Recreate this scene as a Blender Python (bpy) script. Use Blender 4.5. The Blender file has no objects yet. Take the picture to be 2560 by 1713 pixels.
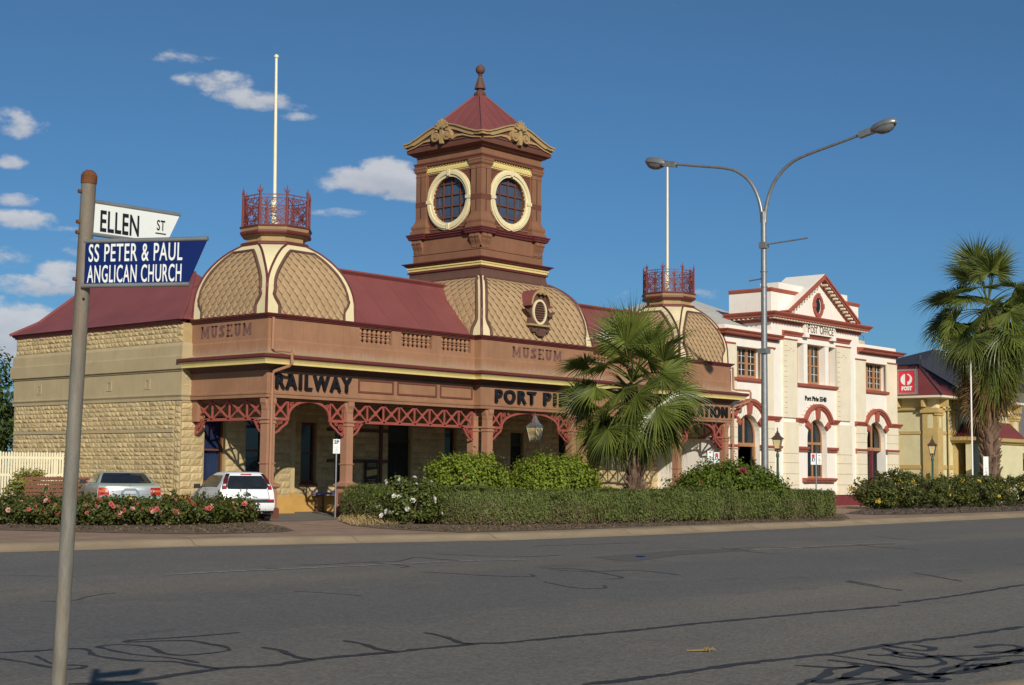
import bpy, bmesh, math, random
import numpy as np
from mathutils import Vector, Matrix, geometry
random.seed(7); rng = np.random.default_rng(7)
SC = bpy.context.scene; COL = SC.collection
R_ = math.radians
# ---------------------------------------------------------------- camera
YAW, PITCH, ROLL, FPX = R_(41.49), R_(5.0), R_(0.568), 3657.8      # focal length in pixels of a 2560 px wide frame
FW = Vector((math.cos(YAW)*math.cos(PITCH), math.sin(YAW)*math.cos(PITCH), math.sin(PITCH)))
RT0 = Vector((math.sin(YAW), -math.cos(YAW), 0)); UP0 = RT0.cross(FW)
RT = RT0*math.cos(ROLL) + UP0*math.sin(ROLL); UP = RT.cross(FW)
CAM = Vector((0, 0, 1.7))
cd = bpy.data.cameras.new('camera'); cam = bpy.data.objects.new('camera', cd); COL.objects.link(cam)
cam.matrix_world = Matrix(((RT.x, UP.x, -FW.x, CAM.x), (RT.y, UP.y, -FW.y, CAM.y), (RT.z, UP.z, -FW.z, CAM.z), (0, 0, 0, 1)))
cd.sensor_width = 36; cd.lens = FPX*36/2560; cd.clip_start = 0.1; cd.clip_end = 4000
SC.camera = cam
def ray(px, py): return FW + RT*((px-1280)/FPX) - UP*((py-856.5)/FPX)
def gp(px, py, z=0.0):                      # surveyed point on the ground
    d = ray(px, py); t = (z-CAM.z)/d.z; return CAM + d*t
# ---------------------------------------------------------------- world, sun, exposure
SUN_AZ, SUN_EL = R_(-123.9), R_(24.5)
SDIR = Vector((math.cos(SUN_AZ)*math.cos(SUN_EL), math.sin(SUN_AZ)*math.cos(SUN_EL), math.sin(SUN_EL)))
W = bpy.data.worlds.new('World'); SC.world = W; W.use_nodes = True
nt = W.node_tree; nt.nodes.clear()
N = lambda t, **k: _n(nt, t, **k)
def _n(tree, t, **k):
    n = tree.nodes.new(t)
    for a, b in k.items(): setattr(n, a, b)
    return n
sky = N('ShaderNodeTexSky', sky_type='NISHITA', sun_disc=False, sun_elevation=SUN_EL, sun_rotation=math.atan2(SDIR.x, SDIR.y),
        altitude=0, air_density=1.0, dust_density=0.35, ozone_density=2.6)
bg = N('ShaderNodeBackground'); bg.inputs['Strength'].default_value = 0.08
wo = N('ShaderNodeOutputWorld')
# clouds of the sky: soft noise clumps at fixed azimuth / elevation
tc = N('ShaderNodeTexCoord'); sep = N('ShaderNodeSeparateXYZ'); nt.links.new(tc.outputs['Generated'], sep.inputs[0])
def wm(op, a, b=None, c=None, clamp=False):
    n = N('ShaderNodeMath', operation=op, use_clamp=clamp)
    for i, v in enumerate((a, b, c)):
        if v is None: continue
        if isinstance(v, (int, float)): n.inputs[i].default_value = v
        else: nt.links.new(v, n.inputs[i])
    return n.outputs[0]
az = wm('ARCTAN2', sep.outputs[1], sep.outputs[0]); el = wm('ARCSINE', sep.outputs[2])
def noise(scale, detail, rough, stretch=1.0):
    c = N('ShaderNodeCombineXYZ'); nt.links.new(az, c.inputs[0]); nt.links.new(wm('MULTIPLY', el, stretch), c.inputs[1])
    n = N('ShaderNodeTexNoise'); n.inputs['Scale'].default_value = scale; n.inputs['Detail'].default_value = detail
    n.inputs['Roughness'].default_value = rough; nt.links.new(c.outputs[0], n.inputs['Vector']); return n.outputs['Fac']
nz = noise(42, 8, 0.62, 1.7); nz2 = noise(11, 4, 0.55, 2.0)
CL = [  # pixel centre, half width, half height, strength
 (470,145,70,18,.55),(420,150,50,12,.4),(545,205,95,26,.8),(600,235,90,22,.7),(665,255,95,22,.75),(740,290,50,12,.45),(585,358,45,15,.45),
 (935,450,115,34,1.35),(965,425,70,30,1.35),(1040,470,90,32,1.3),(860,470,70,16,.6),(850,532,70,13,.5),(45,310,75,32,.65),(115,320,40,14,.35),(30,405,35,16,.75),(40,500,55,15,.8),(60,550,75,22,.8),(150,572,85,11,.5),(185,598,60,10,.4),
 (150,690,60,38,1.05),(85,715,110,26,.95),(200,725,80,24,.9),(40,810,130,46,1.15),(120,850,90,40,1.05),(-60,640,120,30,.9),(20,880,120,36,1.0),(20,760,70,14,.5),(1770,732,40,16,.42),(1540,735,50,15,.36),(-150,800,160,80,1.2),(175,632,50,14,.55),(1690,10,40,10,.28)]
dens = None; shade = None
for (px, py, hw, hh, s) in CL:
    d = ray(px, py).normalized(); a0 = math.atan2(d.y, d.x); e0 = math.asin(d.z)
    da = wm('DIVIDE', wm('SUBTRACT', az, a0), hw/FPX*1.15); de = wm('DIVIDE', wm('SUBTRACT', el, e0), hh/FPX*1.15)
    r2 = wm('ADD', wm('MULTIPLY', da, da), wm('MULTIPLY', de, de))
    m = wm('MULTIPLY', wm('SUBTRACT', 1.0, wm('MULTIPLY', r2, .62), clamp=True), s)
    sh = wm('MULTIPLY', m, de)
    dens = m if dens is None else wm('MAXIMUM', dens, m)
    shade = sh if shade is None else wm('ADD', shade, sh)
nn = wm('ADD', wm('MULTIPLY', wm('SUBTRACT', nz, .5), 2.3), wm('MULTIPLY', wm('SUBTRACT', nz2, .5), 1.0))
cf = wm('MULTIPLY', wm('ADD', wm('MULTIPLY', nn, 1.15), wm('SUBTRACT', wm('MULTIPLY', dens, 1.5), .46)), wm('MINIMUM', wm('MULTIPLY', dens, 4.0), 1.0), clamp=True)
sm = N('ShaderNodeMapRange', interpolation_type='SMOOTHSTEP'); nt.links.new(cf, sm.inputs[0]); sm.inputs[1].default_value = .05; sm.inputs[2].default_value = .95
cover = wm('MULTIPLY', sm.outputs[0], .86)
bright = wm('ADD', .80, wm('ADD', wm('MULTIPLY', shade, .30), wm('MULTIPLY', wm('SUBTRACT', nz, .5), .7)), clamp=True)
ccol = N('ShaderNodeMix', data_type='RGBA'); nt.links.new(bright, ccol.inputs[0])
ccol.inputs[6].default_value = (3.3, 3.8, 4.8, 1); ccol.inputs[7].default_value = (7.6, 7.7, 8.0, 1)
tint = N('ShaderNodeMix', data_type='RGBA', blend_type='MULTIPLY'); tint.inputs[0].default_value = 1; nt.links.new(sky.outputs[0], tint.inputs[6]); 
eg = N('ShaderNodeMapRange'); nt.links.new(el, eg.inputs[0]); eg.inputs[1].default_value = .0; eg.inputs[2].default_value = .33
tg = N('ShaderNodeMix', data_type='RGBA'); nt.links.new(eg.outputs[0], tg.inputs[0]); tg.inputs[6].default_value = (.30, .575, .90, 1); tg.inputs[7].default_value = (.41, .64, .80, 1); nt.links.new(tg.outputs[2], tint.inputs[7])
mx = N('ShaderNodeMix', data_type='RGBA'); nt.links.new(cover, mx.inputs[0]); nt.links.new(tint.outputs[2], mx.inputs[6]); nt.links.new(ccol.outputs[2], mx.inputs[7])
nt.links.new(mx.outputs[2], bg.inputs['Color']); nt.links.new(bg.outputs[0], wo.inputs[0])
sl = bpy.data.lights.new('sun', 'SUN'); sl.energy = 4.2; sl.angle = R_(0.5); sl.color = (1, .92, .79)
so = bpy.data.objects.new('sun', sl); COL.objects.link(so); so.rotation_euler = SDIR.to_track_quat('Z', 'Y').to_euler()
SC.view_settings.view_transform = 'Standard'; SC.view_settings.look = 'None'; SC.view_settings.exposure = 0.0; SC.view_settings.gamma = 1
SC.cycles.max_bounces = 6; SC.cycles.transparent_max_bounces = 12
# ---------------------------------------------------------------- materials
MATS = {}
def mat(name, col, rough=.7, var=.12, scale=3.0, bump=0.0, bscale=60, col2=None, metal=0, spec=.3, streak=0, dirt=None, island=0, emis=0, detail=6, stretch=(1, 1, 1), two=False, trans=0):
    m = bpy.data.materials.new(name); m.use_nodes = True; t = m.node_tree; b = t.nodes['Principled BSDF']; L = t.links.new
    b.inputs['Roughness'].default_value = rough; b.inputs['Metallic'].default_value = metal; b.inputs['Specular IOR Level'].default_value = spec
    c1 = (*[max(0, x*(1-var)) for x in col], 1); c2 = (*[min(1, x*(1+var)) for x in (col2 or col)], 1)
    tcn = _n(t, 'ShaderNodeTexCoord'); mp = _n(t, 'ShaderNodeMapping'); mp.inputs['Scale'].default_value = stretch; L(tcn.outputs['Object'], mp.inputs[0])
    nz = _n(t, 'ShaderNodeTexNoise'); nz.inputs['Scale'].default_value = scale; nz.inputs['Detail'].default_value = detail; nz.inputs['Roughness'].default_value = .65
    L(mp.outputs[0], nz.inputs['Vector'])
    rp = _n(t, 'ShaderNodeMapRange'); rp.inputs[1].default_value = .3; rp.inputs[2].default_value = .7; L(nz.outputs['Fac'], rp.inputs[0])
    mixn = _n(t, 'ShaderNodeMix', data_type='RGBA'); mixn.inputs[6].default_value = c1; mixn.inputs[7].default_value = c2; L(rp.outputs[0], mixn.inputs[0])
    out = mixn.outputs[2]
    if island:
        g = _n(t, 'ShaderNodeNewGeometry'); ad = _n(t, 'ShaderNodeMath', operation='MULTIPLY_ADD', use_clamp=True); L(g.outputs['Random Per Island'], ad.inputs[0])
        ad.inputs[1].default_value = island; ha = _n(t, 'ShaderNodeMath', operation='MULTIPLY'); L(rp.outputs[0], ha.inputs[0]); ha.inputs[1].default_value = 1-island; L(ha.outputs[0], ad.inputs[2]); L(ad.outputs[0], mixn.inputs[0])
    if streak:
        mp2 = _n(t, 'ShaderNodeMapping'); mp2.inputs['Scale'].default_value = (9, 9, .5); L(tcn.outputs['Object'], mp2.inputs[0])
        n2 = _n(t, 'ShaderNodeTexNoise'); n2.inputs['Scale'].default_value = 1.2; n2.inputs['Detail'].default_value = 5; L(mp2.outputs[0], n2.inputs['Vector'])
        r2 = _n(t, 'ShaderNodeMapRange'); r2.inputs[1].default_value = .5; r2.inputs[2].default_value = .8; r2.inputs[4].default_value = streak; L(n2.outputs['Fac'], r2.inputs[0])
        m2 = _n(t, 'ShaderNodeMix', data_type='RGBA'); L(r2.outputs[0], m2.inputs[0]); L(out, m2.inputs[6]); m2.inputs[7].default_value = (*(dirt or [x*.55 for x in col]), 1); out = m2.outputs[2]
    L(out, b.inputs['Base Color'])
    if bump:
        n3 = _n(t, 'ShaderNodeTexNoise'); n3.inputs['Scale'].default_value = bscale; n3.inputs['Detail'].default_value = 4; L(mp.outputs[0], n3.inputs['Vector'])
        bp = _n(t, 'ShaderNodeBump'); bp.inputs['Strength'].default_value = bump; bp.inputs['Distance'].default_value = .02; L(n3.outputs['Fac'], bp.inputs['Height']); L(bp.outputs[0], b.inputs['Normal'])
    if emis: b.inputs['Emission Color'].default_value = (*col, 1); b.inputs['Emission Strength'].default_value = emis
    if trans:                                # leaves let some light through
        tr = _n(t, 'ShaderNodeBsdfTranslucent'); L(out, tr.inputs['Color']); ms = _n(t, 'ShaderNodeMixShader'); ms.inputs[0].default_value = trans
        L(b.outputs[0], ms.inputs[1]); L(tr.outputs[0], ms.inputs[2]); L(ms.outputs[0], t.nodes['Material Output'].inputs[0])
    MATS[name] = m; return m
def glassmat(name, tint, alpha, rough=.03):
    m = bpy.data.materials.new(name); m.use_nodes = True; t = m.node_tree; t.nodes.remove(t.nodes['Principled BSDF']); L = t.links.new
    tr = _n(t, 'ShaderNodeBsdfTransparent'); tr.inputs[0].default_value = (*tint, 1); gl = _n(t, 'ShaderNodeBsdfGlossy'); gl.inputs['Roughness'].default_value = rough
    fr = _n(t, 'ShaderNodeFresnel'); fr.inputs[0].default_value = 1.5; ad = _n(t, 'ShaderNodeMath', operation='ADD'); L(fr.outputs[0], ad.inputs[0]); ad.inputs[1].default_value = alpha
    ms = _n(t, 'ShaderNodeMixShader'); L(ad.outputs[0], ms.inputs[0]); L(tr.outputs[0], ms.inputs[1]); L(gl.outputs[0], ms.inputs[2]); L(ms.outputs[0], t.nodes['Material Output'].inputs[0])
    MATS[name] = m; return m
mat('terracotta', (.325, .168, .094), .75, .15, 1.0, .2, 40, streak=.55, dirt=(.235, .13, .08))
def stain_band(m, z0, z1, col, amt):
    t = m.node_tree; L = t.links.new; b = t.nodes['Principled BSDF']; src = b.inputs['Base Color'].links[0].from_socket
    tc = _n(t, 'ShaderNodeTexCoord'); sp = _n(t, 'ShaderNodeSeparateXYZ'); L(tc.outputs['Object'], sp.inputs[0])
    mp = _n(t, 'ShaderNodeMapping'); mp.inputs['Scale'].default_value = (14, 14, 1.2); L(tc.outputs['Object'], mp.inputs[0])
    nz = _n(t, 'ShaderNodeTexNoise'); nz.inputs['Scale'].default_value = 1.0; nz.inputs['Detail'].default_value = 6; L(mp.outputs[0], nz.inputs['Vector'])
    sh = _n(t, 'ShaderNodeMath', operation='MULTIPLY_ADD'); L(nz.outputs['Fac'], sh.inputs[0]); sh.inputs[1].default_value = -.5; L(sp.outputs[2], sh.inputs[2])
    r1 = _n(t, 'ShaderNodeMapRange'); L(sh.outputs[0], r1.inputs[0]); r1.inputs[1].default_value = z0-.25; r1.inputs[2].default_value = z1-.25; r1.inputs[3].default_value = amt; r1.inputs[4].default_value = 0
    r2 = _n(t, 'ShaderNodeMath', operation='GREATER_THAN'); L(sp.outputs[2], r2.inputs[0]); r2.inputs[1].default_value = 5.15
    ml = _n(t, 'ShaderNodeMath', operation='MULTIPLY', use_clamp=True); L(r1.outputs[0], ml.inputs[0]); L(r2.outputs[0], ml.inputs[1])
    mx = _n(t, 'ShaderNodeMix', data_type='RGBA'); L(ml.outputs[0], mx.inputs[0]); L(src, mx.inputs[6]); mx.inputs[7].default_value = (*col, 1); L(mx.outputs[2], b.inputs['Base Color'])
stain_band(MATS['terracotta'], 5.30, 5.55, (.36, .27, .20), .75)
mat('terracotta_tower', (.245, .115, .064), .75, .15, 1.1, .15, 40, streak=.45, dirt=(.17, .085, .05))
mat('terracotta_column', (.37, .19, .115), .7, .08, 1.5, .05, 40)
mat('panel_red', (.15, .055, .035), .75, .1, 2)
mat('dark_brown', (.125, .062, .045), .75, .1, 2)
mat('maroon', (.135, .032, .032), .5, .15, 4, streak=.2)
mat('roof_red', (.225, .068, .064), .55, .14, .6, .05, 20, streak=.4, dirt=(.175, .075, .068))
mat('fret_red', (.335, .085, .066), .5, .1, 5)
mat('iron_red', (.185, .05, .045), .55, .12, 6)
mat('cream', (.76, .66, .40), .7, .05, 2, streak=.12)
mat('yellow', (.74, .60, .24), .7, .06, 3, streak=.15)
mat('ochre_tile', (.435, .295, .16), .75, .11, 3, .1, 30, island=.5)
mat('ochre', (.40, .27, .125), .7, .1, 3, streak=.2)
mat('stone', (.50, .385, .205), .9, .24, 2.0, .45, 28, island=.6)
mat('stone_band', (.43, .345, .20), .85, .10, 1.0, .15, 60, streak=.35, dirt=(.32, .25, .15))
mat('stone_mortar', (.42, .31, .15), .9, .1, 6)
mat('plinth', (.52, .30, .085), .85, .1, 2)
mat('black_letter', (.012, .013, .017), .4, .2, 8)
mat('museum_letter', (.17, .085, .07), .8, .15, 9)
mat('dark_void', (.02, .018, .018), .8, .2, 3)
mat('tower_glass', (.055, .085, .14), .12, .25, .6, spec=.6)
mat('window_brown', (.15, .055, .03), .5, .1, 5)
mat('curtain', (.15, .18, .42), .9, .25, 14, stretch=(8, 8, .15))
mat('door_green', (.035, .04, .03), .6, .2, 4)
mat('po_cream', (.77, .69, .52), .8, .06, 1.5, .1, 60, streak=.28, dirt=(.58, .48, .32))
mat('po_white', (.85, .80, .71), .8, .04, 1.5, .06, 60, streak=.26, dirt=(.62, .55, .43))
mat('po_red', (.36, .10, .068), .65, .1, 3, streak=.15)
mat('po_timber', (.38, .20, .095), .5, .1, 5)
mat('po_base', (.17, .035, .04), .7, .1, 3)
mat('joint', (.48, .36, .2), .9, .1, 5)
mat('grey_iron', (.50, .49, .46), .6, .08, 2, streak=.25)
mat('white_paint', (.80, .79, .76), .5, .04, 4)
mat('glass_dark', (.018, .021, .026), .08, .3, 2, spec=.5)
mat('steel', (.30, .31, .31), .42, .18, 8, metal=.55, streak=.3, dirt=(.22, .20, .17))
mat('galv', (.20, .19, .16), .6, .22, 9, .15, 60, metal=.15, streak=.75, dirt=(.19, .115, .06), stretch=(3, 3, .6))
mat('rust', (.15, .058, .024), .85, .35, 14, .3, 60)
mat('sign_white', (.74, .77, .74), .45, .03, 5)
mat('sign_blue', (.004, .016, .11), .4, .1, 5)
mat('black', (.015, .015, .017), .5, .2, 6)
mat('dark_plastic', (.035, .035, .042), .5, .15, 6)
mat('tyre', (.02, .02, .02), .85, .2, 8)
mat('post_red', (.62, .03, .055), .35, .05, 4)
mat('lamp_green', (.03, .10, .075), .4, .15, 5)
mat('copper_dark', (.075, .05, .04), .5, .3, 10)
mat('lamp_glass', (.62, .50, .26), .25, .15, 4)
mat('hall_wall', (.66, .60, .36), .9, .1, 1.2, .4, 14)
mat('hall_trim', (.52, .375, .15), .8, .1, 2, streak=.15)
mat('hall_roof', (.19, .045, .045), .6, .12, 1, streak=.2)
mat('slate', (.045, .045, .055), .6, .2, 3)
mat('fence_cream', (.82, .76, .54), .6, .06, 4, streak=.12)
mat('bench_brown', (.17, .06, .035), .6, .2, 8, stretch=(1, 6, 6))
mat('trunk', (.16, .10, .07), .95, .4, 14, .6, 40, island=.6)
mat('trunk_grey', (.11, .085, .06), .95, .3, 10, .5, 30)
mat('twig', (.13, .095, .07), .95, .3, 12)
def leafmat(name, a, b, rough=.5, island=.8, scale=1.5, trans=.3, spec=.3): return mat(name, a, rough, .18, scale, col2=b, island=island, trans=trans, spec=spec)
leafmat('palm_leaf', (.06, .095, .018), (.24, .275, .055), .34, .65, .9, .35, .5)
leafmat('palm_dead', (.20, .12, .05), (.32, .20, .085), .8, .7)
leafmat('hedge_leaf', (.075, .10, .024), (.175, .21, .055), .6, .6, .9)
leafmat('hedge_dry', (.12, .088, .055), (.23, .165, .10), .9, .8)
leafmat('bush_lime', (.095, .145, .014), (.27, .33, .035), .55, .55, 1.2, .35)
leafmat('bush_dark', (.055, .095, .012), (.15, .20, .022), .5, .6, 1.2)
leafmat('rose_leaf', (.038, .055, .014), (.13, .145, .03), .45, .8, 1.5)
leafmat('rose_leaf_yellow', (.045, .07, .014), (.16, .19, .04), .45, .8, 1.5)
leafmat('shrub_olive', (.12, .13, .02), (.30, .27, .05), .6, .8, 1.5)
leafmat('tree_dark', (.03, .05, .012), (.085, .12, .025), .6, .8, .3)
leafmat('dry_grass', (.32, .22, .09), (.50, .37, .17), .9, .8)
mat('petal_pink', (.72, .17, .16), .6, .25, 8, trans=.3)
mat('petal_pale', (.80, .50, .42), .6, .15, 8, trans=.3)
mat('petal_white', (.85, .82, .76), .6, .04, 8, trans=.3)
mat('petal_yellow', (.80, .62, .10), .6, .15, 8, trans=.3)
mat('petal_magenta', (.42, .05, .10), .6, .2, 8, trans=.3)
glassmat('glass', (.45, .5, .52), .05); glassmat('car_glass', (.30, .33, .33), .04)
# ---------------------------------------------------------------- mesh helpers
class MB:
    def __init__(s): s.v = []; s.f = []; s.m = []
    def vert(s, p): s.v.append(tuple(p)); return len(s.v)-1
    def face(s, pts, m=0):
        i0 = len(s.v); s.v.extend(tuple(p) for p in pts); s.f.append(tuple(range(i0, i0+len(pts)))); s.m.append(m)
    def grid(s, rows, m=0, closed=False, flip=False):
        i0 = len(s.v); n = len(rows[0])
        for r in rows: s.v.extend(tuple(p) for p in r)
        for i in range(len(rows)-1):
            for j in range(n if closed else n-1):
                a = i0+i*n+j; b = i0+i*n+(j+1) % n; q = (a, b, b+n, a+n)
                s.f.append(q[::-1] if flip else q); s.m.append(m)
    def box(s, x0, x1, y0, y1, z0, z1, m=0):
        i = len(s.v)
        s.v += [(x0, y0, z0), (x1, y0, z0), (x1, y1, z0), (x0, y1, z0), (x0, y0, z1), (x1, y0, z1), (x1, y1, z1), (x0, y1, z1)]
        for q in ((0, 3, 2, 1), (4, 5, 6, 7), (0, 1, 5, 4), (1, 2, 6, 5), (2, 3, 7, 6), (3, 0, 4, 7)): s.f.append(tuple(i+k for k in q)); s.m.append(m)
    def obox(s, c, ax, h, m=0):              # oriented box: centre, three axes, half sizes
        c = Vector(c); a = [Vector(x)*k for x, k in zip(ax, h)]; i = len(s.v)
        for sz in (-1, 1):
            for sx, sy in ((-1, -1), (1, -1), (1, 1), (-1, 1)): s.v.append(tuple(c+a[0]*sx+a[1]*sy+a[2]*sz))
        for q in ((0, 3, 2, 1), (4, 5, 6, 7), (0, 1, 5, 4), (1, 2, 6, 5), (2, 3, 7, 6), (3, 0, 4, 7)): s.f.append(tuple(i+k for k in q)); s.m.append(m)
    def bar(s, p, q, w, d, up=(0, 0, 1), m=0):   # rectangular bar from p to q
        p = Vector(p); q = Vector(q); t = (q-p); l = t.length
        if l < 1e-6: return
        t /= l; n = t.cross(Vector(up))
        if n.length < 1e-4: n = t.cross(Vector((1, 0, 0)))
        n.normalize(); b = n.cross(t); s.obox((p+q)/2, (t, n, b), (l/2, d/2, w/2), m)
    def tube(s, pts, r, n=8, m=0, cap=True, closed=False):
        pts = [Vector(p) for p in pts]; rr = r if isinstance(r, (list, tuple)) else [r]*len(pts); rows = []; ref = Vector((.13, .31, .94))
        for k, p in enumerate(pts):
            a = pts[k-1] if (k or closed) else p; b = pts[(k+1) % len(pts)] if (k < len(pts)-1 or closed) else p
            t = (b-a).normalized(); u = t.cross(ref)
            if u.length < .05: u = t.cross(Vector((1, 0, 0)))
            u.normalize(); w = t.cross(u)
            rows.append([p+(u*math.cos(2*math.pi*j/n)+w*math.sin(2*math.pi*j/n))*rr[k] for j in range(n)])
        if closed: rows.append(rows[0])
        s.grid(rows, m, True, True)
        if cap and not closed: s.face(rows[0], m); s.face(rows[-1][::-1], m)
    def lathe(s, prof, cx, cy, n=16, phase=0, m=0, ms=None, capt=True, capb=False, ax=None):
        rows = []
        for (r, z) in prof:
            rows.append([(cx+r*math.cos(phase+2*math.pi*j/n), cy+r*math.sin(phase+2*math.pi*j/n), z) for j in range(n)])
        for k in range(len(rows)-1): s.grid(rows[k:k+2], ms[k] if ms else m, True)
        if capt: s.face(rows[-1], ms[-1] if ms else m)
        if capb: s.face(rows[0][::-1], ms[0] if ms else m)
    def sq(s, prof, cx, cy, m=0, capt=True): s.lathe([(a*math.sqrt(2), z) for a, z in prof], cx, cy, 4, math.pi/4, m, None, capt)
    def octo(s, prof, cx, cy, m=0, capt=True): s.lathe([(a/math.cos(math.pi/8), z) for a, z in prof], cx, cy, 8, math.pi/8, m, None, capt)
    def sweep(s, prof, path, m=0, close=False, ends=True):   # profile (outward, z) along a plan path, outward = right-hand side
        n = len(path); nor = []
        P = [Vector(p) for p in path]
        for k in range(n):
            ds = []
            if k > 0 or close: d = (P[k]-P[k-1]).normalized(); ds.append(Vector((d.y, -d.x)))
            if k < n-1 or close: d = (P[(k+1) % n]-P[k]).normalized(); ds.append(Vector((d.y, -d.x)))
            nor.append(ds[0] if len(ds) == 1 else (ds[0]+ds[1])/(1+ds[0].dot(ds[1])))
        rows = [[(P[k].x+nor[k].x*o, P[k].y+nor[k].y*o, z) for o, z in prof] for k in range(n)]
        if close: rows.append(rows[0])
        s.grid(rows, m, False, True)
        if ends and not close: s.face(rows[0], m); s.face(rows[-1][::-1], m)
    def prism(s, poly, fn, d0, d1, m=0, front=True, back=True):  # polygon (u,w) extruded; fn(u,w,d)->xyz
        a = [fn(u, w, d0) for u, w in poly]; b = [fn(u, w, d1) for u, w in poly]; n = len(poly)
        tri = geometry.tessellate_polygon([[Vector((u, w, 0)) for u, w in poly]])
        i = len(s.v); s.v += [tuple(p) for p in a]+[tuple(p) for p in b]
        for t in tri:
            if front: s.f.append((i+t[0], i+t[1], i+t[2])); s.m.append(m)
            if back: s.f.append((i+n+t[2], i+n+t[1], i+n+t[0])); s.m.append(m)
        for k in range(n): s.f.append((i+k, i+(k+1) % n, i+n+(k+1) % n, i+n+k)); s.m.append(m)
    def plate(s, outer, holes, fn, d0, d1, m=0):     # wall with openings, real reveals
        loops = [outer]+holes; flat = [p for l in loops for p in l]
        tri = geometry.tessellate_polygon([[Vector((u, w, 0)) for u, w in l] for l in loops]); i = len(s.v)
        s.v += [tuple(fn(u, w, d0)) for u, w in flat]+[tuple(fn(u, w, d1)) for u, w in flat]; n = len(flat)
        for t in tri: s.f.append((i+t[0], i+t[1], i+t[2])); s.m.append(m); s.f.append((i+n+t[2], i+n+t[1], i+n+t[0])); s.m.append(m)
        o = 0
        for l in loops:
            k = len(l)
            for j in range(k): s.f.append((i+o+j, i+o+(j+1) % k, i+n+o+(j+1) % k, i+n+o+j)); s.m.append(m)
            o += k
    def ribbon(s, pts, fn, w, d0, d1, m=0):          # flat curved strip in a plane, width w, depth d0..d1
        L = []; Rr = []; n = len(pts); ww = w if isinstance(w, list) else [w]*n
        for k in range(n):
            a = pts[max(0, k-1)]; b = pts[min(n-1, k+1)]; dx, dz = b[0]-a[0], b[1]-a[1]; l = math.hypot(dx, dz) or 1
            L.append((pts[k][0]-dz/l*ww[k]/2, pts[k][1]+dx/l*ww[k]/2)); Rr.append((pts[k][0]+dz/l*ww[k]/2, pts[k][1]-dx/l*ww[k]/2))
        rows = [[fn(*L[k], d0), fn(*Rr[k], d0), fn(*Rr[k], d1), fn(*L[k], d1)] for k in range(n)]
        s.grid(rows, m, True); s.face(rows[0], m); s.face(rows[-1][::-1], m)
    def sector(s, fn, cx, cz, r0, r1, a0, a1, d0, d1, n=8, m=0):
        poly = [(cx+r1*math.cos(a0+(a1-a0)*k/n), cz+r1*math.sin(a0+(a1-a0)*k/n)) for k in range(n+1)]
        inn = [(cx+r0*math.cos(a0+(a1-a0)*k/n), cz+r0*math.sin(a0+(a1-a0)*k/n)) for k in range(n+1)]
        rows = [[fn(*poly[k], d0), fn(*inn[k], d0), fn(*inn[k], d1), fn(*poly[k], d1)] for k in range(n+1)]
        s.grid(rows, m, True); s.face(rows[0], m); s.face(rows[-1][::-1], m)
    def ball(s, c, r, m=0, n=10, sz=1.0):
        s.lathe([(max(1e-4, r*math.sin(math.pi*k/n)), c[2]-r*sz*math.cos(math.pi*k/n)) for k in range(n+1)], c[0], c[1], 2*n, 0, m, None, False)
    def build(s, name, mats, parent=None, smooth=False, split=False, fix=True):
        if split:                            # every loose piece becomes an object of its own
            key = {}; par = list(range(len(s.f)))
            def root(i):
                while par[i] != i: par[i] = par[par[i]]; i = par[i]
                return i
            for i, fc in enumerate(s.f):
                for v in fc:
                    k = tuple(round(c, 4) for c in s.v[v]); j = key.setdefault(k, i); par[root(i)] = root(j)
            grp = {}
            for i in range(len(s.f)): grp.setdefault(root(i), []).append(i)
            out = []
            for ids in grp.values():
                q = MB(); mp = {}
                for i in ids:
                    for v in s.f[i]:
                        if v not in mp: mp[v] = len(q.v); q.v.append(s.v[v])
                    q.f.append(tuple(mp[v] for v in s.f[i])); q.m.append(s.m[i])
                out.append(q.build(name, mats, parent, smooth))
            return out[0]
        me = bpy.data.meshes.new(name); me.from_pydata(s.v, [], s.f)
        if isinstance(mats, str): mats = [mats]
        for k in mats: me.materials.append(MATS[k])
        me.polygons.foreach_set('material_index', s.m)
        if fix:
            bm = bmesh.new(); bm.from_mesh(me); bmesh.ops.remove_doubles(bm, verts=bm.verts, dist=1e-5); bmesh.ops.recalc_face_normals(bm, faces=bm.faces); bm.to_mesh(me); bm.free()
        if smooth:
            me.polygons.foreach_set('use_smooth', [True]*len(me.polygons)); me.set_sharp_from_angle(angle=R_(38))
        return link(name, me, parent)
def link(name, me, parent=None):
    o = bpy.data.objects.new(name, me); COL.objects.link(o)
    if parent is not None:
        o.parent = parent
        if parent.get('abs'): o.matrix_parent_inverse = Matrix.Translation(-parent.location)
    return o
def tag(o, label=None, cat=None, group=None, kind=None):
    if label: o['label'] = label
    if cat: o['category'] = cat
    if group: o['group'] = group
    if kind: o['kind'] = kind
    return o
def thing(name, label, cat, loc=(0, 0, 0), rz=0, group=None, absolute=False):
    o = bpy.data.objects.new(name, None); o.empty_display_size = .2; COL.objects.link(o); o.location = loc; o.rotation_euler = (0, 0, rz)
    if absolute: o['abs'] = 1
    return tag(o, label, cat, group)
def copy_tree(o, parent=None):
    c = o.copy(); COL.objects.link(c)
    if parent is not None: c.parent = parent
    for ch in list(o.children): copy_tree(ch, c)
    return c
def text_mesh(body, size, depth=0.0, bold=0.0, xs=1.0, align='LEFT', spacing=1.0):
    cu = bpy.data.curves.new('t', 'FONT'); cu.body = body; cu.size = size; cu.extrude = depth/2; cu.offset = bold; cu.align_x = align; cu.space_character = spacing; cu.resolution_u = 4
    o = bpy.data.objects.new('t', cu); COL.objects.link(o); dg = bpy.context.evaluated_depsgraph_get(); me = bpy.data.meshes.new_from_object(o.evaluated_get(dg))
    bpy.data.objects.remove(o); bpy.data.curves.remove(cu)
    for v in me.vertices: v.co.x *= xs
    return me
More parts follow.
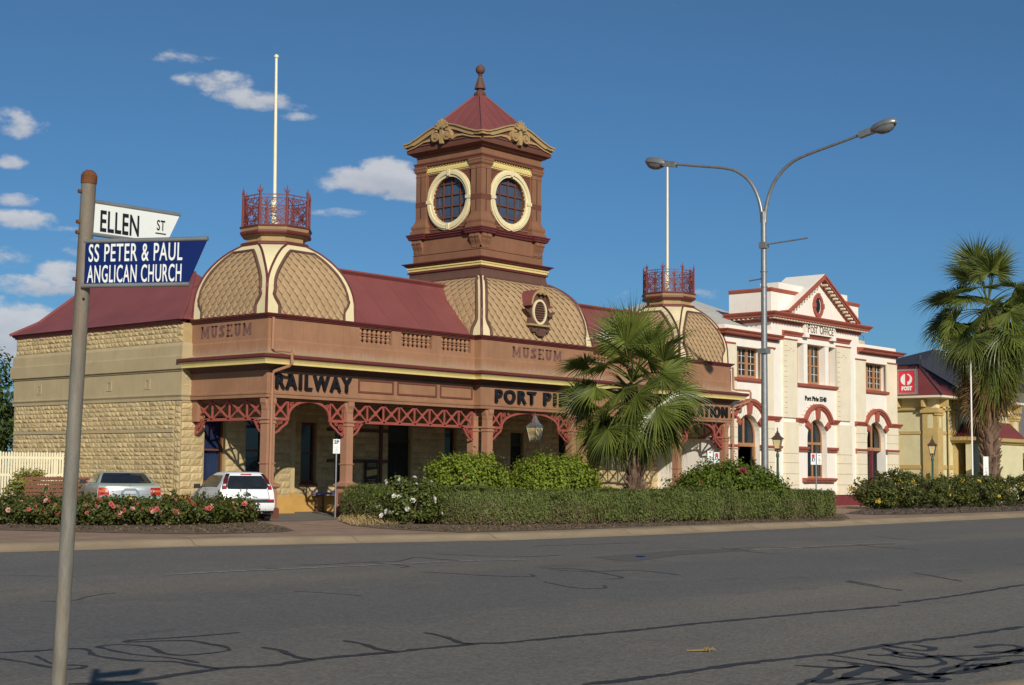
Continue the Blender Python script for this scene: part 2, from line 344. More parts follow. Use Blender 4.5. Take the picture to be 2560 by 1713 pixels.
def text(name, body, size, o, ux, uz, matn, parent, depth=.01, bold=0.0, xs=1.0, align='LEFT', spacing=1.0, width=None):
    me = text_mesh(body, size, depth, bold, xs, align, spacing); me.materials.clear(); me.materials.append(MATS[matn])
    X = Vector(ux).normalized(); Z = Vector(uz).normalized(); Nn = X.cross(Z)
    if width:
        xsv = [v.co.x for v in me.vertices]; k = width/(max(xsv)-min(xsv)); x0 = min(xsv)
        for v in me.vertices: v.co.x = (v.co.x-x0)*k
    me.transform(Matrix(((X.x, Z.x, Nn.x, o[0]), (X.y, Z.y, Nn.y, o[1]), (X.z, Z.z, Nn.z, o[2]), (0, 0, 0, 1))))
    return link(name, me, parent)
FX = lambda y: (lambda u, w, d: (u, y+d, w))      # plane facing the street at Y=y, depth d inwards
FYm = lambda x: (lambda u, w, d: (x+d, u, w))     # plane facing -X at X=x, u along Y
def rect(x0, x1, z0, z1): return [(x0, z0), (x1, z0), (x1, z1), (x0, z1)]
def archpoly(x0, x1, z0, zs, n=14):
    c = (x0+x1)/2; r = (x1-x0)/2
    return [(x0, z0), (x1, z0)]+[(c+r*math.cos(math.pi*k/n), zs+r*math.sin(math.pi*k/n)) for k in range(n+1)]
def spiral(cx, cz, r, turns=1.6, a0=0, sgn=1, n=22):
    return [(cx+r*(1-k/n*.85)*math.cos(a0+sgn*turns*2*math.pi*k/n), cz+r*(1-k/n*.85)*math.sin(a0+sgn*turns*2*math.pi*k/n)) for k in range(n+1)]
def stones(mb, u0, u1, z0, z1, fn, ch=.145, skip=None, m=0, base=.012, seed=1, lw=(.16, .46)):
    """rock-faced coursed stone: every block its own little bulging face"""
    r = random.Random(seed); nrow = max(1, round((z1-z0)/ch)); z = z0
    hs = [r.uniform(.82, 1.18) for _ in range(nrow)]; k = (z1-z0)/sum(hs)
    for h in hs:
        h *= k; u = u0
        while u < u1-1e-4:
            w = r.uniform(*lw)
            if u+w > u1-.14: w = u1-u
            g = .006; a, b, c, d = u+g, u+w-g, z+g, z+h-g; hit = False
            if skip:
                for (s0, s1, t0, t1) in skip:
                    if a < s1 and b > s0 and c < t1 and d > t0:
                        hit = True
                        if a < s0-.05 and b > s0: b = s0; hit = False
                        elif b > s1+.05 and a < s1: a = s1; hit = False
            if not hit:
                nu = max(2, int((b-a)/.075)); nz = 3; bul = r.uniform(.008, .036); rows = []
                for i in range(nz+1):
                    row = []
                    for j in range(nu+1):
                        e = 0 if i in (0, nz) or j in (0, nu) else 1
                        row.append(fn(a+(b-a)*j/nu, c+(d-c)*i/nz, -(base+e*(bul+r.uniform(-.012, .016)))))
                    rows.append(row)
                mb.grid(rows, m)
                for (i0, i1) in ((rows[0], -1), (rows[-1], 1)):
                    mb.face([i0[0], i0[-1], fn(b, c if i1 < 0 else d, 0), fn(a, c if i1 < 0 else d, 0)], m)
                mb.face([rows[0][0], rows[-1][0], fn(a, d, 0), fn(a, c, 0)], m); mb.face([rows[0][-1], rows[-1][-1], fn(b, d, 0), fn(b, c, 0)], m)
            u += w
        z += h
# fast leaf clouds -------------------------------------------------------------
def leaf_mesh(name, P, Nrm, size, asp, matn, parent=None, jitter=.9, up=0.0, fold=.25, sizes=None):
    """P (n,3) leaf centres, Nrm (n,3) preferred normals; each leaf a folded diamond of two quads' worth of faces"""
    n = len(P); nr = Nrm + rng.normal(0, jitter, (n, 3)); nr /= np.linalg.norm(nr, axis=1)[:, None]+1e-9
    t = rng.normal(0, 1, (n, 3)); t[:, 2] += up; t -= nr*(t*nr).sum(1)[:, None]; t /= np.linalg.norm(t, axis=1)[:, None]+1e-9
    b = np.cross(nr, t); s = (sizes if sizes is not None else size*rng.uniform(.65, 1.35, n))[:, None]
    v = np.stack([P-t*s*.5, P+b*s*asp*.5+nr*s*fold*asp*.5, P+t*s*.5, P-b*s*asp*.5+nr*s*fold*asp*.5], 1).reshape(-1, 3)
    q = np.arange(n)[:, None]*4; f = np.concatenate([q+[0, 1, 2], q+[0, 2, 3]], 1).reshape(-1, 3)
    me = bpy.data.meshes.new(name); me.vertices.add(4*n); me.vertices.foreach_set('co', v.astype(np.float32).ravel())
    me.loops.add(6*n); me.loops.foreach_set('vertex_index', f.astype(np.int32).ravel()); me.polygons.add(2*n)
    me.polygons.foreach_set('loop_start', np.arange(0, 6*n, 3, dtype=np.int32)); me.polygons.foreach_set('loop_total', np.full(2*n, 3, dtype=np.int32))
    me.update(calc_edges=True); me.validate(); me.materials.append(MATS[matn])
    return link(name, me, parent)
# ---------------------------------------------------------------- ground, road, kerb
def sheet(name, poly, z, matn, label=None, th=None):
    mb = MB(); tri = geometry.tessellate_polygon([[Vector((x, y, 0)) for x, y in poly]])
    for t in tri: mb.face([(poly[k][0], poly[k][1], z) for k in t])
    o = mb.build(name, matn); return tag(o, kind='structure')
def asphalt():
    m = bpy.data.materials.new('asphalt'); m.use_nodes = True; t = m.node_tree; b = t.nodes['Principled BSDF']; L = t.links.new
    tc = _n(t, 'ShaderNodeTexCoord')
    def nz(scale, det, st=(1, 1, 1), rough=.6):
        mp = _n(t, 'ShaderNodeMapping'); mp.inputs['Scale'].default_value = st; L(tc.outputs['Object'], mp.inputs[0])
        n = _n(t, 'ShaderNodeTexNoise'); n.inputs['Scale'].default_value = scale; n.inputs['Detail'].default_value = det; n.inputs['Roughness'].default_value = rough; L(mp.outputs[0], n.inputs['Vector']); return n.outputs['Fac']
    def mrange(x, a, b_, c, d):
        r = _n(t, 'ShaderNodeMapRange'); L(x, r.inputs[0])
        for i, v in enumerate((a, b_, c, d)): r.inputs[i+1].default_value = v
        return r.outputs[0]
    def mix(f, a, b_):
        n = _n(t, 'ShaderNodeMix', data_type='RGBA'); L(f, n.inputs[0])
        for i, v in ((6, a), (7, b_)):
            if isinstance(v, tuple): n.inputs[i].default_value = (*v, 1)
            else: L(v, n.inputs[i])
        return n.outputs[2]
    big = mrange(nz(.22, 5, (.35, 1.3, 1)), .35, .65, 0, 1)
    col = mix(big, (.165, .150, .122), (.215, .192, .152))
    # tyre-polished bluish lanes run along the street, dusty parking strip on the near side
    sp = _n(t, 'ShaderNodeSeparateXYZ'); L(tc.outputs['Object'], sp.inputs[0])
    wob = _n(t, 'ShaderNodeMath', operation='MULTIPLY_ADD'); L(nz(.5, 3, (.3, 1, 1)), wob.inputs[0]); wob.inputs[1].default_value = 2.2; L(sp.outputs[1], wob.inputs[2])
    lane1 = mrange(wob.outputs[0], 11.6, 13.2, 0, 1); lane2 = mrange(wob.outputs[0], 17.0, 18.2, 1, 0)
    ml = _n(t, 'ShaderNodeMath', operation='MULTIPLY'); L(lane1, ml.inputs[0]); L(lane2, ml.inputs[1])
    mf = _n(t, 'ShaderNodeMath', operation='MULTIPLY'); L(ml.outputs[0], mf.inputs[0]); mf.inputs[1].default_value = .75
    col = mix(mf.outputs[0], col, (.132, .128, .121))
    lane3 = mrange(wob.outputs[0], 19.2, 20.4, 0, .55)
    col = mix(lane3, col, (.152, .148, .140))
    mott = mrange(nz(.09, 4, (.5, 1.4, 1)), .4, .62, 0, .35); col = mix(mott, col, (.125, .122, .115))
    dust = mrange(nz(.8, 6, (.6, 1, 1), .7), .56, .72, 0, .5); col = mix(dust, col, (.24, .20, .15))
    stain = mrange(nz(1.1, 5, (.25, 1, 1), .7),   .60, .72, 0, .55); col = mix(stain, col, (.06, .058, .055))
    vo = _n(t, 'ShaderNodeTexVoronoi'); vo.inputs['Scale'].default_value = 26; L(tc.outputs['Object'], vo.inputs['Vector'])
    agg = mrange(vo.outputs['Color'], 0, 1, .74, 1.26)
    mu = _n(t, 'ShaderNodeMix', data_type='RGBA', blend_type='MULTIPLY'); mu.inputs[0].default_value = 1; L(col, mu.inputs[6]); L(agg, mu.inputs[7])
    gr = mrange(nz(120, 3), .3, .7, .82, 1.18); mu2 = _n(t, 'ShaderNodeMix', data_type='RGBA', blend_type='MULTIPLY'); mu2.inputs[0].default_value = 1; L(mu.outputs[2], mu2.inputs[6]); L(gr, mu2.inputs[7])
    L(mu2.outputs[2], b.inputs['Base Color']); b.inputs['Roughness'].default_value = .82; b.inputs['Specular IOR Level'].default_value = .35
    bp = _n(t, 'ShaderNodeBump'); bp.inputs['Strength'].default_value = .6; bp.inputs['Distance'].default_value = .012; L(vo.outputs['Distance'], bp.inputs['Height']); L(bp.outputs[0], b.inputs['Normal'])
    MATS['asphalt'] = m
asphalt()
mat('terrain', (.16, .13, .09), .95, .2, .4)
mat('concrete_kerb', (.33, .25, .155), .85, .16, 1.2, .25, 30, col2=(.36, .275, .175), stretch=(.5, 1, 1), streak=.2, dirt=(.2, .15, .1))
mat('paver_red', (.33, .21, .14), .85, .2, 1.2, .3, 18, col2=(.36, .245, .17))
mat('forecourt', (.19, .175, .145), .9, .15, 1.5, .2, 30)
mat('mulch', (.15, .105, .065), .98, .45, 16, .9, 30, col2=(.20, .145, .10))
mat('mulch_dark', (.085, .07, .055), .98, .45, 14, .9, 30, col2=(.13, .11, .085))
mat('tar', (.042, .041, .040), .6, .2, 4)
mat('tar_worn', (.075, .073, .070), .7, .2, 4)
mat('lane_paint', (.34, .33, .31), .7, .35, 9)
mat('patch', (.125, .120, .108), .85, .15, 3, .2, 60)
sheet('terrain', [(-400, -300), (900, -300), (900, 900), (-400, 900)], -.05, 'terrain')
far = [(-300, 31), (-40, 29.5), (5, 27.45), (15.0, 26.6), (19.4, 26.0), (23.2, 24.95), (26.9, 23.8), (32, 23.5), (38.3, 23.5), (58.75, 24.05), (100, 24.9), (300, 27)]
near = [(300, -3), (40, 2.6), (13.2, 4.45), (11.4, 4.80), (10.5, 4.99), (8.0, 5.6), (5.2, 6.7), (3.0, 8.4), (1.0, 11.2), (-.6, 15), (-1.5, 24), (-2.0, 28)]
sheet('road', far+[(300, -3)]+near[1:]+[(-300, 28)], 0.0, 'asphalt')
def offs(path, d):
    out = []
    for k in range(len(path)):
        a = Vector(path[max(0, k-1)]); b = Vector(path[min(len(path)-1, k+1)]); t = (b-a).normalized(); out.append((path[k][0]-t.y*d, path[k][1]+t.x*d))
    return out
def dense(path, step):
    out = []
    for a, b in zip(path, path[1:]):
        n = max(1, int(math.hypot(b[0]-a[0], b[1]-a[1])/step)); out += [(a[0]+(b[0]-a[0])*k/n, a[1]+(b[1]-a[1])*k/n) for k in range(n)]
    return out+[path[-1]]
def kerb(name, path, prof):
    p2 = dense(path, 1.4); rows = []
    L_ = [offs(p2, o) for o, z in prof]
    mb = MB()
    for k in range(len(p2)):
        rows.append([(L_[i][k][0], L_[i][k][1], prof[i][1]+random.uniform(-.004, .004)*(0 < i)) for i in range(len(prof))])
    mb.grid(rows); o = mb.build(name, 'concrete_kerb', smooth=True); tag(o, kind='structure'); return o
kerb('kerb', far[1:-1], [(-.02, .004), (.45, .022), (.62, .10), (.75, .135), (1.25, .148), (1.3, .13)])
kerb('near_kerb', near[1:], [(0, .004), (.12, .11), (.2, .135), (.5, .142), (.55, .12)])
nin = offs(near[1:], .5)
sheet('near_footpath', nin+[(-60, 28), (-60, -60), (40, -60), (60, -20)], .132, 'concrete_kerb')
fin = offs(far, 1.27)
sheet('pavement', fin+[(300, 400), (-300, 400)], .132, 'paver_red')
sheet('forecourt', [(10, 36), (27.5, 33.6), (31.0, 34.3), (32.2, 35.3), (60, 35.4), (60, 60), (10, 60)], .138, 'forecourt')
# joints in the kerb concrete
mb = MB()
kp = dense(far[2:-2], 3.1)
for k in range(0, len(kp)-1):
    a = Vector(kp[k]); b = Vector(kp[k+1]); t = (b-a).normalized(); nrm = Vector((-t.y, t.x)); 
    for (o0, z0), (o1, z1) in zip([(.0, .010), (.45, .027), (.62, .105), (.75, .141)], [(.45, .027), (.62, .105), (.75, .141), (1.25, .153)]):
        j = random.uniform(-.02, .02)
        p0 = a+nrm*o0; p1 = a+nrm*o1; mb.face([(p0.x-t.x*.006, p0.y-t.y*.006, z0), (p0.x+t.x*.006, p0.y+t.y*.006, z0), (p1.x+t.x*.006, p1.y+t.y*.006, z1), (p1.x-t.x*.006, p1.y-t.y*.006, z1)])
tag(mb.build('kerb_joints', 'mulch_dark', fix=False), kind='structure')
def stripe(name, lines, z, matn, seed=3):
    r = random.Random(seed); mb = MB()
    for w, px in lines:
        P = [gp(*p) for p in px]; P = [Vector((p.x, p.y)) for p in P]; Q = []
        for k in range(len(P)-1):                  # Catmull-Rom through the surveyed points
            p0, p1, p2, p3 = P[max(0, k-1)], P[k], P[k+1], P[min(len(P)-1, k+2)]; n = max(2, int((p2-p1).length/.10)); n = min(n, 60)
            for i in range(n):
                t = i/n; Q.append(.5*((2*p1)+(p2-p0)*t+(2*p0-5*p1+4*p2-p3)*t*t+(3*p1-p0-3*p2+p3)*t**3))
        Q.append(P[-1]); rows = []
        for k, q in enumerate(Q):
            t = (Q[min(len(Q)-1, k+1)]-Q[max(0, k-1)]); t = t.normalized() if t.length > 1e-6 else Vector((1, 0)); nn = Vector((-t.y, t.x)); ww = w*1.12*r.uniform(.55, 1.5)*(.5 if k in (0, len(Q)-1) else 1)/2; off = r.uniform(-.2, .2)*w
            a = q+nn*(off+ww); b = q+nn*(off-ww); rows.append([(a.x, a.y, z), (b.x, b.y, z)])
        mb.grid(rows)
    return tag(mb.build(name, matn, fix=False), kind='structure')
stripe('crack_sealant', [
 (.085, [(170,1711),(330,1704),(545,1673),(665,1666),(780,1650),(990,1630),(1180,1611),(1280,1606),(1440,1590),(1600,1575),(1735,1560),(1900,1545),(2060,1530),(2250,1514)]),
 (.085, [(2250,1508),(2400,1488),(2560,1462)]),
 (.09, [(1460,1713),(1640,1691),(1840,1662),(1990,1645),(2100,1632),(2230,1612),(2400,1590),(2560,1567)]),
 (.06, [(655,1619),(700,1626),(730,1640),(780,1650)]), (.06, [(858,1602),(905,1610),(945,1623),(985,1629)]), (.06, [(1060,1582),(1110,1592),(1150,1607),(1185,1611)]),
 (.05, [(0,1632),(90,1628),(130,1625),(205,1622),(225,1630),(240,1640),(330,1652),(430,1655),(490,1664),(545,1673)]),
 (.05, [(0,1647),(60,1656),(130,1670),(180,1674),(212,1668),(200,1664),(160,1664)]), (.045, [(90,1640),(110,1650),(130,1660)]),
 (.045, [(240,1617),(300,1612),(370,1617),(410,1634),(455,1639),(520,1634),(572,1626),(560,1617),(520,1610),(470,1602),(400,1603),(320,1606),(330,1601),(450,1594),(600,1582)]), (.045, [(240,1617),(330,1636),(430,1646),(500,1658)]),
 (.055, [(2070,1638),(2160,1650),(2230,1662),(2290,1668),(2340,1664),(2360,1655),(2320,1640),(2280,1632),(2240,1632),(2260,1640),(2330,1644),(2420,1640),(2500,1634),(2560,1622)]),
 (.055, [(1985,1664),(2050,1668),(2120,1670),(2145,1664),(2120,1660)]), (.06, [(2070,1650),(2150,1660),(2240,1672),(2300,1682),(2330,1690),(2440,1672),(2560,1655)]),
 (.07, [(2000,1713),(2060,1690),(2075,1676),(2110,1670),(2180,1665)]), (.07, [(2280,1612),(2330,1620),(2315,1628),(2200,1612)]), (.10, [(2200,1713),(2270,1690),(2350,1686),(2420,1682),(2480,1660)]), (.06, [(2120,1713),(2200,1705),(2290,1700)]),
 (.10, [(2100,1700),(2160,1676),(2220,1668),(2300,1690),(2380,1700)]), (.08, [(2230,1640),(2290,1648),(2350,1640),(2420,1652),(2500,1646)]), (.12, [(2040,1708),(2120,1698),(2200,1700),(2290,1706),(2360,1700)]), (.09, [(2440,1620),(2500,1612),(2555,1618),(2520,1632),(2460,1630)]), (.08, [(2330,1700),(2360,1676),(2420,1664),(2470,1668),(2530,1656)]), (.05, [(2390,1670),(2430,1650),(2480,1644),(2530,1640),(2560,1640)]), (.05, [(2410,1676),(2440,1662),(2500,1660),(2560,1650)]), (.07, [(2540,1636),(2555,1626)]), (.06, [(2210,1620),(2240,1634),(2200,1640),(2170,1636)])], .004, 'tar')
stripe('faint_cracks', [
 (.05, [(920,1404),(990,1404),(1040,1394),(1090,1398),(1150,1402)]), (.04, [(660,1420),(695,1422)]), (.05, [(740,1413),(830,1411),(900,1406),(960,1410),(1020,1416),(1000,1420)]), (.045, [(1050,1430),(1130,1434),(1230,1440),(1330,1442),(1325,1436)]),
 (.05, [(1345,1420),(1450,1424),(1540,1440),(1555,1446),(1510,1449)]), (.05, [(1360,1455),(1440,1470),(1510,1471),(1510,1464)]), (.045, [(1370,1424),(1470,1430),(1585,1426),(1700,1438)]), (.05, [(1090,1385),(1200,1390),(1320,1392),(1400,1388)]),
 (.05, [(1700,1370),(1800,1374),(1900,1368),(2000,1370),(2100,1366),(2240,1360)]), (.045, [(1800,1370),(1900,1382),(1990,1386)]), (.045, [(2190,1341),(2270,1350),(2350,1352)]), (.045, [(2140,1362),(2200,1368),(2300,1374)]), (.05, [(1330,1366),(1480,1361),(1600,1357)]),
 (.05, [(2115,1454),(2180,1466),(2255,1477)]), (.05, [(2120,1452),(2200,1466)]), (.05, [(2285,1432),(2340,1442),(2405,1454)]), (.03, [(100,1504),(180,1502),(230,1490),(290,1483)]), (.03, [(735,1479),(800,1482),(905,1490)]), (.03, [(2380,1394),(2470,1398)]), (.025, [(0,1440),(80,1440),(190,1442)])], .004, 'tar_worn')
stripe('lane_line', [(.09, [(411,1438), (560,1430), (700,1424), (860,1417), (1010,1410), (1150,1404), (1311,1400)]), (.08, [(1870,1377), (1960,1372), (2060,1366), (2180,1360), (2350,1351)])], .008, 'lane_paint')
sheet('asphalt_patch', [tuple(gp(*p)[:2]) for p in ((1480,1393),(1700,1376),(1880,1372),(1890,1376),(1700,1388),(1590,1404),(1540,1402))], .0035, 'patch')
# ---------------------------------------------------------------- railway station
YC, YF = 35.94, 35.62                    # verandah front plane, projecting centre
ST = thing('railway_station', 'brown and cream station museum with ornate domes and a clock tower behind the hedge', 'station building', (42, 40, .14), absolute=True)
FP = [(29.11, 39.88), (29.11, YC), (38.6, YC), (38.6, YF), (45.1, YF), (45.1, YC), (55.4, YC), (55.4, 42)]
def bands(name, prof, path, m, parent=ST, smooth=False): mb = MB(); mb.sweep(prof, path); return mb.build(name, m, parent, smooth)
# -- stone side wall and its bands
LW = [(33, 50.3), (28.76, 50.3), (28.76, 39.88), (29.12, 39.88)]
mb = MB(); mb.sweep([(0, .14), (0, 6.45), (-.3, 6.45), (-.3, .14)], LW)
wall = mb.build('side_wall', 'stone_mortar', ST)
mb = MB(); f = FYm(28.76)
for a, b, c, d in ((40.22, 50.28, .75, 2.84), (40.22, 50.28, 2.96, 3.9), (40.22, 50.28, 5.82, 6.43)): stones(mb, a, b, c, d, f, seed=int(b*10+c))
stones(mb, 39.88, 40.2, .75, 3.9, f, lw=(.14, .33), seed=5, ch=.22); stones(mb, 39.88, 40.2, 5.82, 6.43, f, lw=(.14, .33), seed=6, ch=.2)
mb.build('rock_face', 'stone', wall, fix=False)
bands('string_course', [(0, 2.84), (.05, 2.85), (.05, 2.95), (0, 2.96)], [(28.76, 50.25), (28.76, 40.25)], 'stone_band')
bands('side_frieze', [(0, 3.9), (.05, 3.9), (.055, 4.0), (.10, 4.06), (.10, 4.09), (.035, 4.12), (.035, 4.84), (.075, 4.86), (.075, 4.90), (.14, 4.925), (.15, 5.34), (.12, 5.37), (.085, 5.37), (.085, 5.69), (.01, 5.81)], LW, 'stone_band')
bands('side_plinth', [(0, .13), (.09, .13), (.09, .68), (.01, .75)], LW, 'plinth')
GUT = [(-.02, 6.40), (.05, 6.41), (.06, 6.46), (.10, 6.475), (.13, 6.515), (.15, 6.55), (.05, 6.57), (-.2, 6.57)]
bands('side_gutter', GUT, [(33, 50.3), (28.76, 50.3), (28.76, 39.9)], 'maroon')
for k, (y, z) in enumerate(((48.55, 4.47), (44.02, 4.47), (41.75, 4.47))):
    mb = MB(); f = FYm(28.725)
    mb.plate(rect(y-.15, y+.15, z-.17, z+.17), [rect(y-.10, y+.10, z-.12, z+.12)], f, -.02, .02)
    for i in range(5): mb.obox((28.725, y, z-.09+i*.045), ((1, 0, 0), (0, 1, 0), (0, 0, 1)), (.008, .10, .012))
    mb.build('wall_vent', 'stone_band', wall)
# -- front walls inside the verandah
def front_wall(x0, x1, yw, holes, seed, zt=4.8):
    mb = MB(); mb.plate(rect(x0, x1, .1, zt), [rect(*h) for h in holes], FX(yw), 0, .35); w = mb.build('verandah_wall', 'stone_mortar', ST)
    mb = MB(); stones(mb, x0, x1, .78, zt, FX(yw), skip=[(h[0]-.04, h[1]+.04, h[2]-.08, h[3]+.06) for h in holes], seed=seed, ch=.24, lw=(.3, .62)); mb.build('rock_face', 'stone', w, fix=False)
    mb = MB(); segs = [max(x0, 29.16)]
    for h in sorted(holes):
        if h[2] < .5: segs += [h[0], h[1]]
    segs.append(x1)
    for a, b in zip(segs[::2], segs[1::2]): mb.box(a, b, yw-.09, yw+.01, .12, .72)
    mb.build('wall_plinth', 'plinth', w); return w
def window(x0, x1, yw, z0, z1, parent, cur=True, bars=True):
    mb = MB(); y = yw+.14; t = .07
    mb.plate(rect(x0, x1, z0, z1), [rect(x0+t, x1-t, z0+.12, (z0+z1)/2-.02), rect(x0+t, x1-t, (z0+z1)/2+.04, z1-t)], FX(y), 0, .08)
    mb.box(x0-.06, x1+.06, yw-.06, y, z0-.10, z0+.003)
    w = mb.build('window', 'window_brown', parent)
    mb = MB(); mb.face([(x0+t, y+.03, z0+.1), (x1-t, y+.03, z0+.1), (x1-t, y+.03, z1-t), (x0+t, y+.03, z1-t)]); mb.build('pane', 'glass' if cur else 'glass_dark', w)
    if cur:
        mb = MB(); n = 44; rows = []
        for z in (z0+.06, z1-.04): rows.append([(x0+.04+(x1-x0-.08)*k/n, y+.17+.03*math.sin(k*1.15+.6*math.sin(k*.4)), z) for k in range(n+1)])
        mb.grid(rows); mb.build('curtain', 'curtain', w, smooth=True)
    return w
wl = front_wall(28.78, 33.45, 39.88, [(29.72, 30.58, 1.15, 3.42), (31.45, 32.25, 1.15, 3.42)], 11)
window(29.72, 30.58, 39.88, 1.15, 3.42, wl); window(31.45, 32.25, 39.88, 1.15, 3.42, wl)
mb = MB(); mb.box(33.3, 33.65, 39.9, 41.2, .1, 4.8); mb.build('wall_return', 'stone', ST)
mb = MB(); mb.box(33.42, 33.58, 39.78, 40.1, .12, .85); mb.build('buttress_foot', 'plinth', ST)
wr = front_wall(33.45, 51.0, 41.15, [(34.98, 35.7, 1.15, 3.38), (36.62, 37.12, 1.15, 3.3), (39.35, 40.6, .12, 3.42), (42.5, 43.15, 1.15, 3.38), (46.5, 47.3, .12, 3.3), (49.7, 50.3, 1.15, 3.3)], 12)
for a, b in ((34.98, 35.7), (36.62, 37.12), (42.5, 43.15), (49.7, 50.3)): window(a, b, 41.15, 1.15, 3.35, wr, cur=False)
for a, b in ((39.35, 40.6), (46.5, 47.3)):
    mb = MB(); mb.box(a, b, 41.32, 41.4, .12, 3.42)
    n = int((b-a)/.09)
    for k in range(n+1): x = a+.05+(b-a-.1)*k/n; mb.box(x-.012, x+.012, 41.27, 41.3, .16, 2.75)
    mb.box(a, b, 41.26, 41.34, 2.75, 2.85); mb.build('door', 'door_green', ST)
wr2 = front_wall(51.0, 55.4, 39.88, [(52.2, 53.0, .12, 3.3)], 13)
mb = MB(); mb.box(52.2, 53.0, 40.05, 40.1, .12, 3.3); mb.build('door', 'door_green', ST)
# timber screen rails near the entrance
mb = MB()
for z in (3.16, 2.0): mb.box(36.2, 39.3, 41.05, 41.13, z-.06, z+.06)
for x in (37.35, 38.9): mb.box(x-.06, x+.06, 41.03, 41.12, .2, 4.6)
mb.build('entrance_screen', 'dark_brown', ST)
mb = MB(); mb.face([(29.2, YC+.3, 4.79), (55.3, YC+.3, 4.79), (55.3, 41.3, 4.79), (29.2, 41.3, 4.79)]); mb.box(29.15, 55.35, YC+.25, 41.2, 4.80, 4.88); mb.build('verandah_ceiling', 'terracotta', ST)
mb = MB(); mb.box(29.2, 55.3, 41.5, 50.2, .1, 6.5); mb.box(51.2, 55.4, 39.95, 50, .1, 6.4); mb.build('inner_wall', 'stone_band', ST)
# -- frieze, cornice, parapet
mb = MB(); mb.sweep([(0, 3.90), (0, 4.80), (-.22, 4.80), (-.22, 3.90)], FP); mb.build('frieze', 'terracotta', ST)
bands('frieze_moulding', [(.002, 3.905), (.04, 3.91), (.045, 4.0), (.07, 4.02), (.075, 4.07), (.03, 4.10), (.002, 4.10)], FP, 'terracotta')
bands('cornice_soffit', [(.0, 4.76), (.05, 4.78), (.06, 4.83), (.12, 4.86), (.14, 4.89), (.43, 4.935), (.43, 4.965), (.0, 5.0)], FP, 'dark_brown')
bands('cornice_fascia', [(.41, 4.925), (.455, 4.93), (.465, 4.99), (.50, 5.05), (.55, 5.10), (.40, 5.085)], FP, 'yellow')
bands('cornice_gutter', [(.44, 5.10), (.565, 5.102), (.60, 5.135), (.605, 5.19), (.59, 5.225), (.55, 5.235), (.50, 5.215)], FP, 'maroon', smooth=True)
bands('cornice_flashing', [(.55, 5.20), (.02, 5.34), (.01, 5.36), (.0, 5.2)], FP, 'stone_mortar')
def parapet(paths, zl, zh, m): mb = MB(); [mb.sweep([(0, zl), (0, zh), (-.24, zh), (-.24, zl)], p) for p in paths]; return mb
mb = parapet([FP], 5.18, 5.90, 0); mb.sweep([(0, 5.30), (.03, 5.31), (.03, 5.70), (.0, 5.76)], FP)
for p in ([(29.11, 39.88), (29.11, YC), (32.98, YC)], [(34.47, YC), (34.9, YC)], [(36.42, YC), (36.87, YC)], [(38.4, YC), (38.6, YC), (38.6, YF), (45.1, YF), (45.1, YC), (45.3, YC)], [(46.8, YC), (47.2, YC)], [(48.7, YC), (49.1, YC)], [(50.6, YC), (55.4, YC), (55.4, 42)]):
    mb.sweep([(0, 5.90), (0, 6.44), (-.24, 6.44), (-.24, 5.90)], p)
for a, b in ((32.98, 34.47), (34.9, 36.42), (36.87, 38.4), (45.3, 46.8), (47.2, 48.7), (49.1, 50.6)): mb.box(a, b, YC, YC+.24, 6.385, 6.44)
par = mb.build('parapet', 'terracotta', ST)
for a, b in ((32.98, 34.47), (34.9, 36.42), (36.87, 38.4), (45.3, 46.8), (47.2, 48.7), (49.1, 50.6)):
    mb = MB(); n = 7
    for k in range(n):
        x = a+(b-a)*(k+.5)/n
        mb.lathe([(.085, 5.90), (.085, 5.93), (.045, 5.95), (.07, 6.0), (.085, 6.05), (.05, 6.12), (.08, 6.135), (.08, 6.165), (.05, 6.18), (.085, 6.24), (.07, 6.30), (.045, 6.35), (.085, 6.365), (.085, 6.385)], x, YC+.11, 10)
    mb.box(a, b, YC+.05, YC+.17, 6.135, 6.16)
    mb.build('balustrade', 'terracotta', ST, smooth=True)
mb = MB(); mb.box(32.9, 38.5, YC+.35, YC+.4, 5.3, 6.5); mb.box(45.2, 51, YC+.35, YC+.4, 5.3, 6.5); mb.build('parapet_backing', 'dark_brown', ST, split=True)
bands('parapet_gutter', [(0, 6.41), (.05, 6.42), (.055, 6.455), (.10, 6.47), (.11, 6.50), (.145, 6.515), (.15, 6.55), (.05, 6.565), (-.2, 6.565)], FP, 'maroon')
# raised panels of the middle-bay frieze
for x0 in (32.95, 45.25):
    for a, b in ((0.0, 1.62), (1.8, 3.72), (3.88, 5.55)):
        mb = MB(); mb.plate(rect(x0+a, x0+b, 4.22, 4.68), [rect(x0+a+.06, x0+b-.06, 4.28, 4.62)], FX(YC), -.028, .01); mb.build('frieze_panel', 'panel_red', ST)
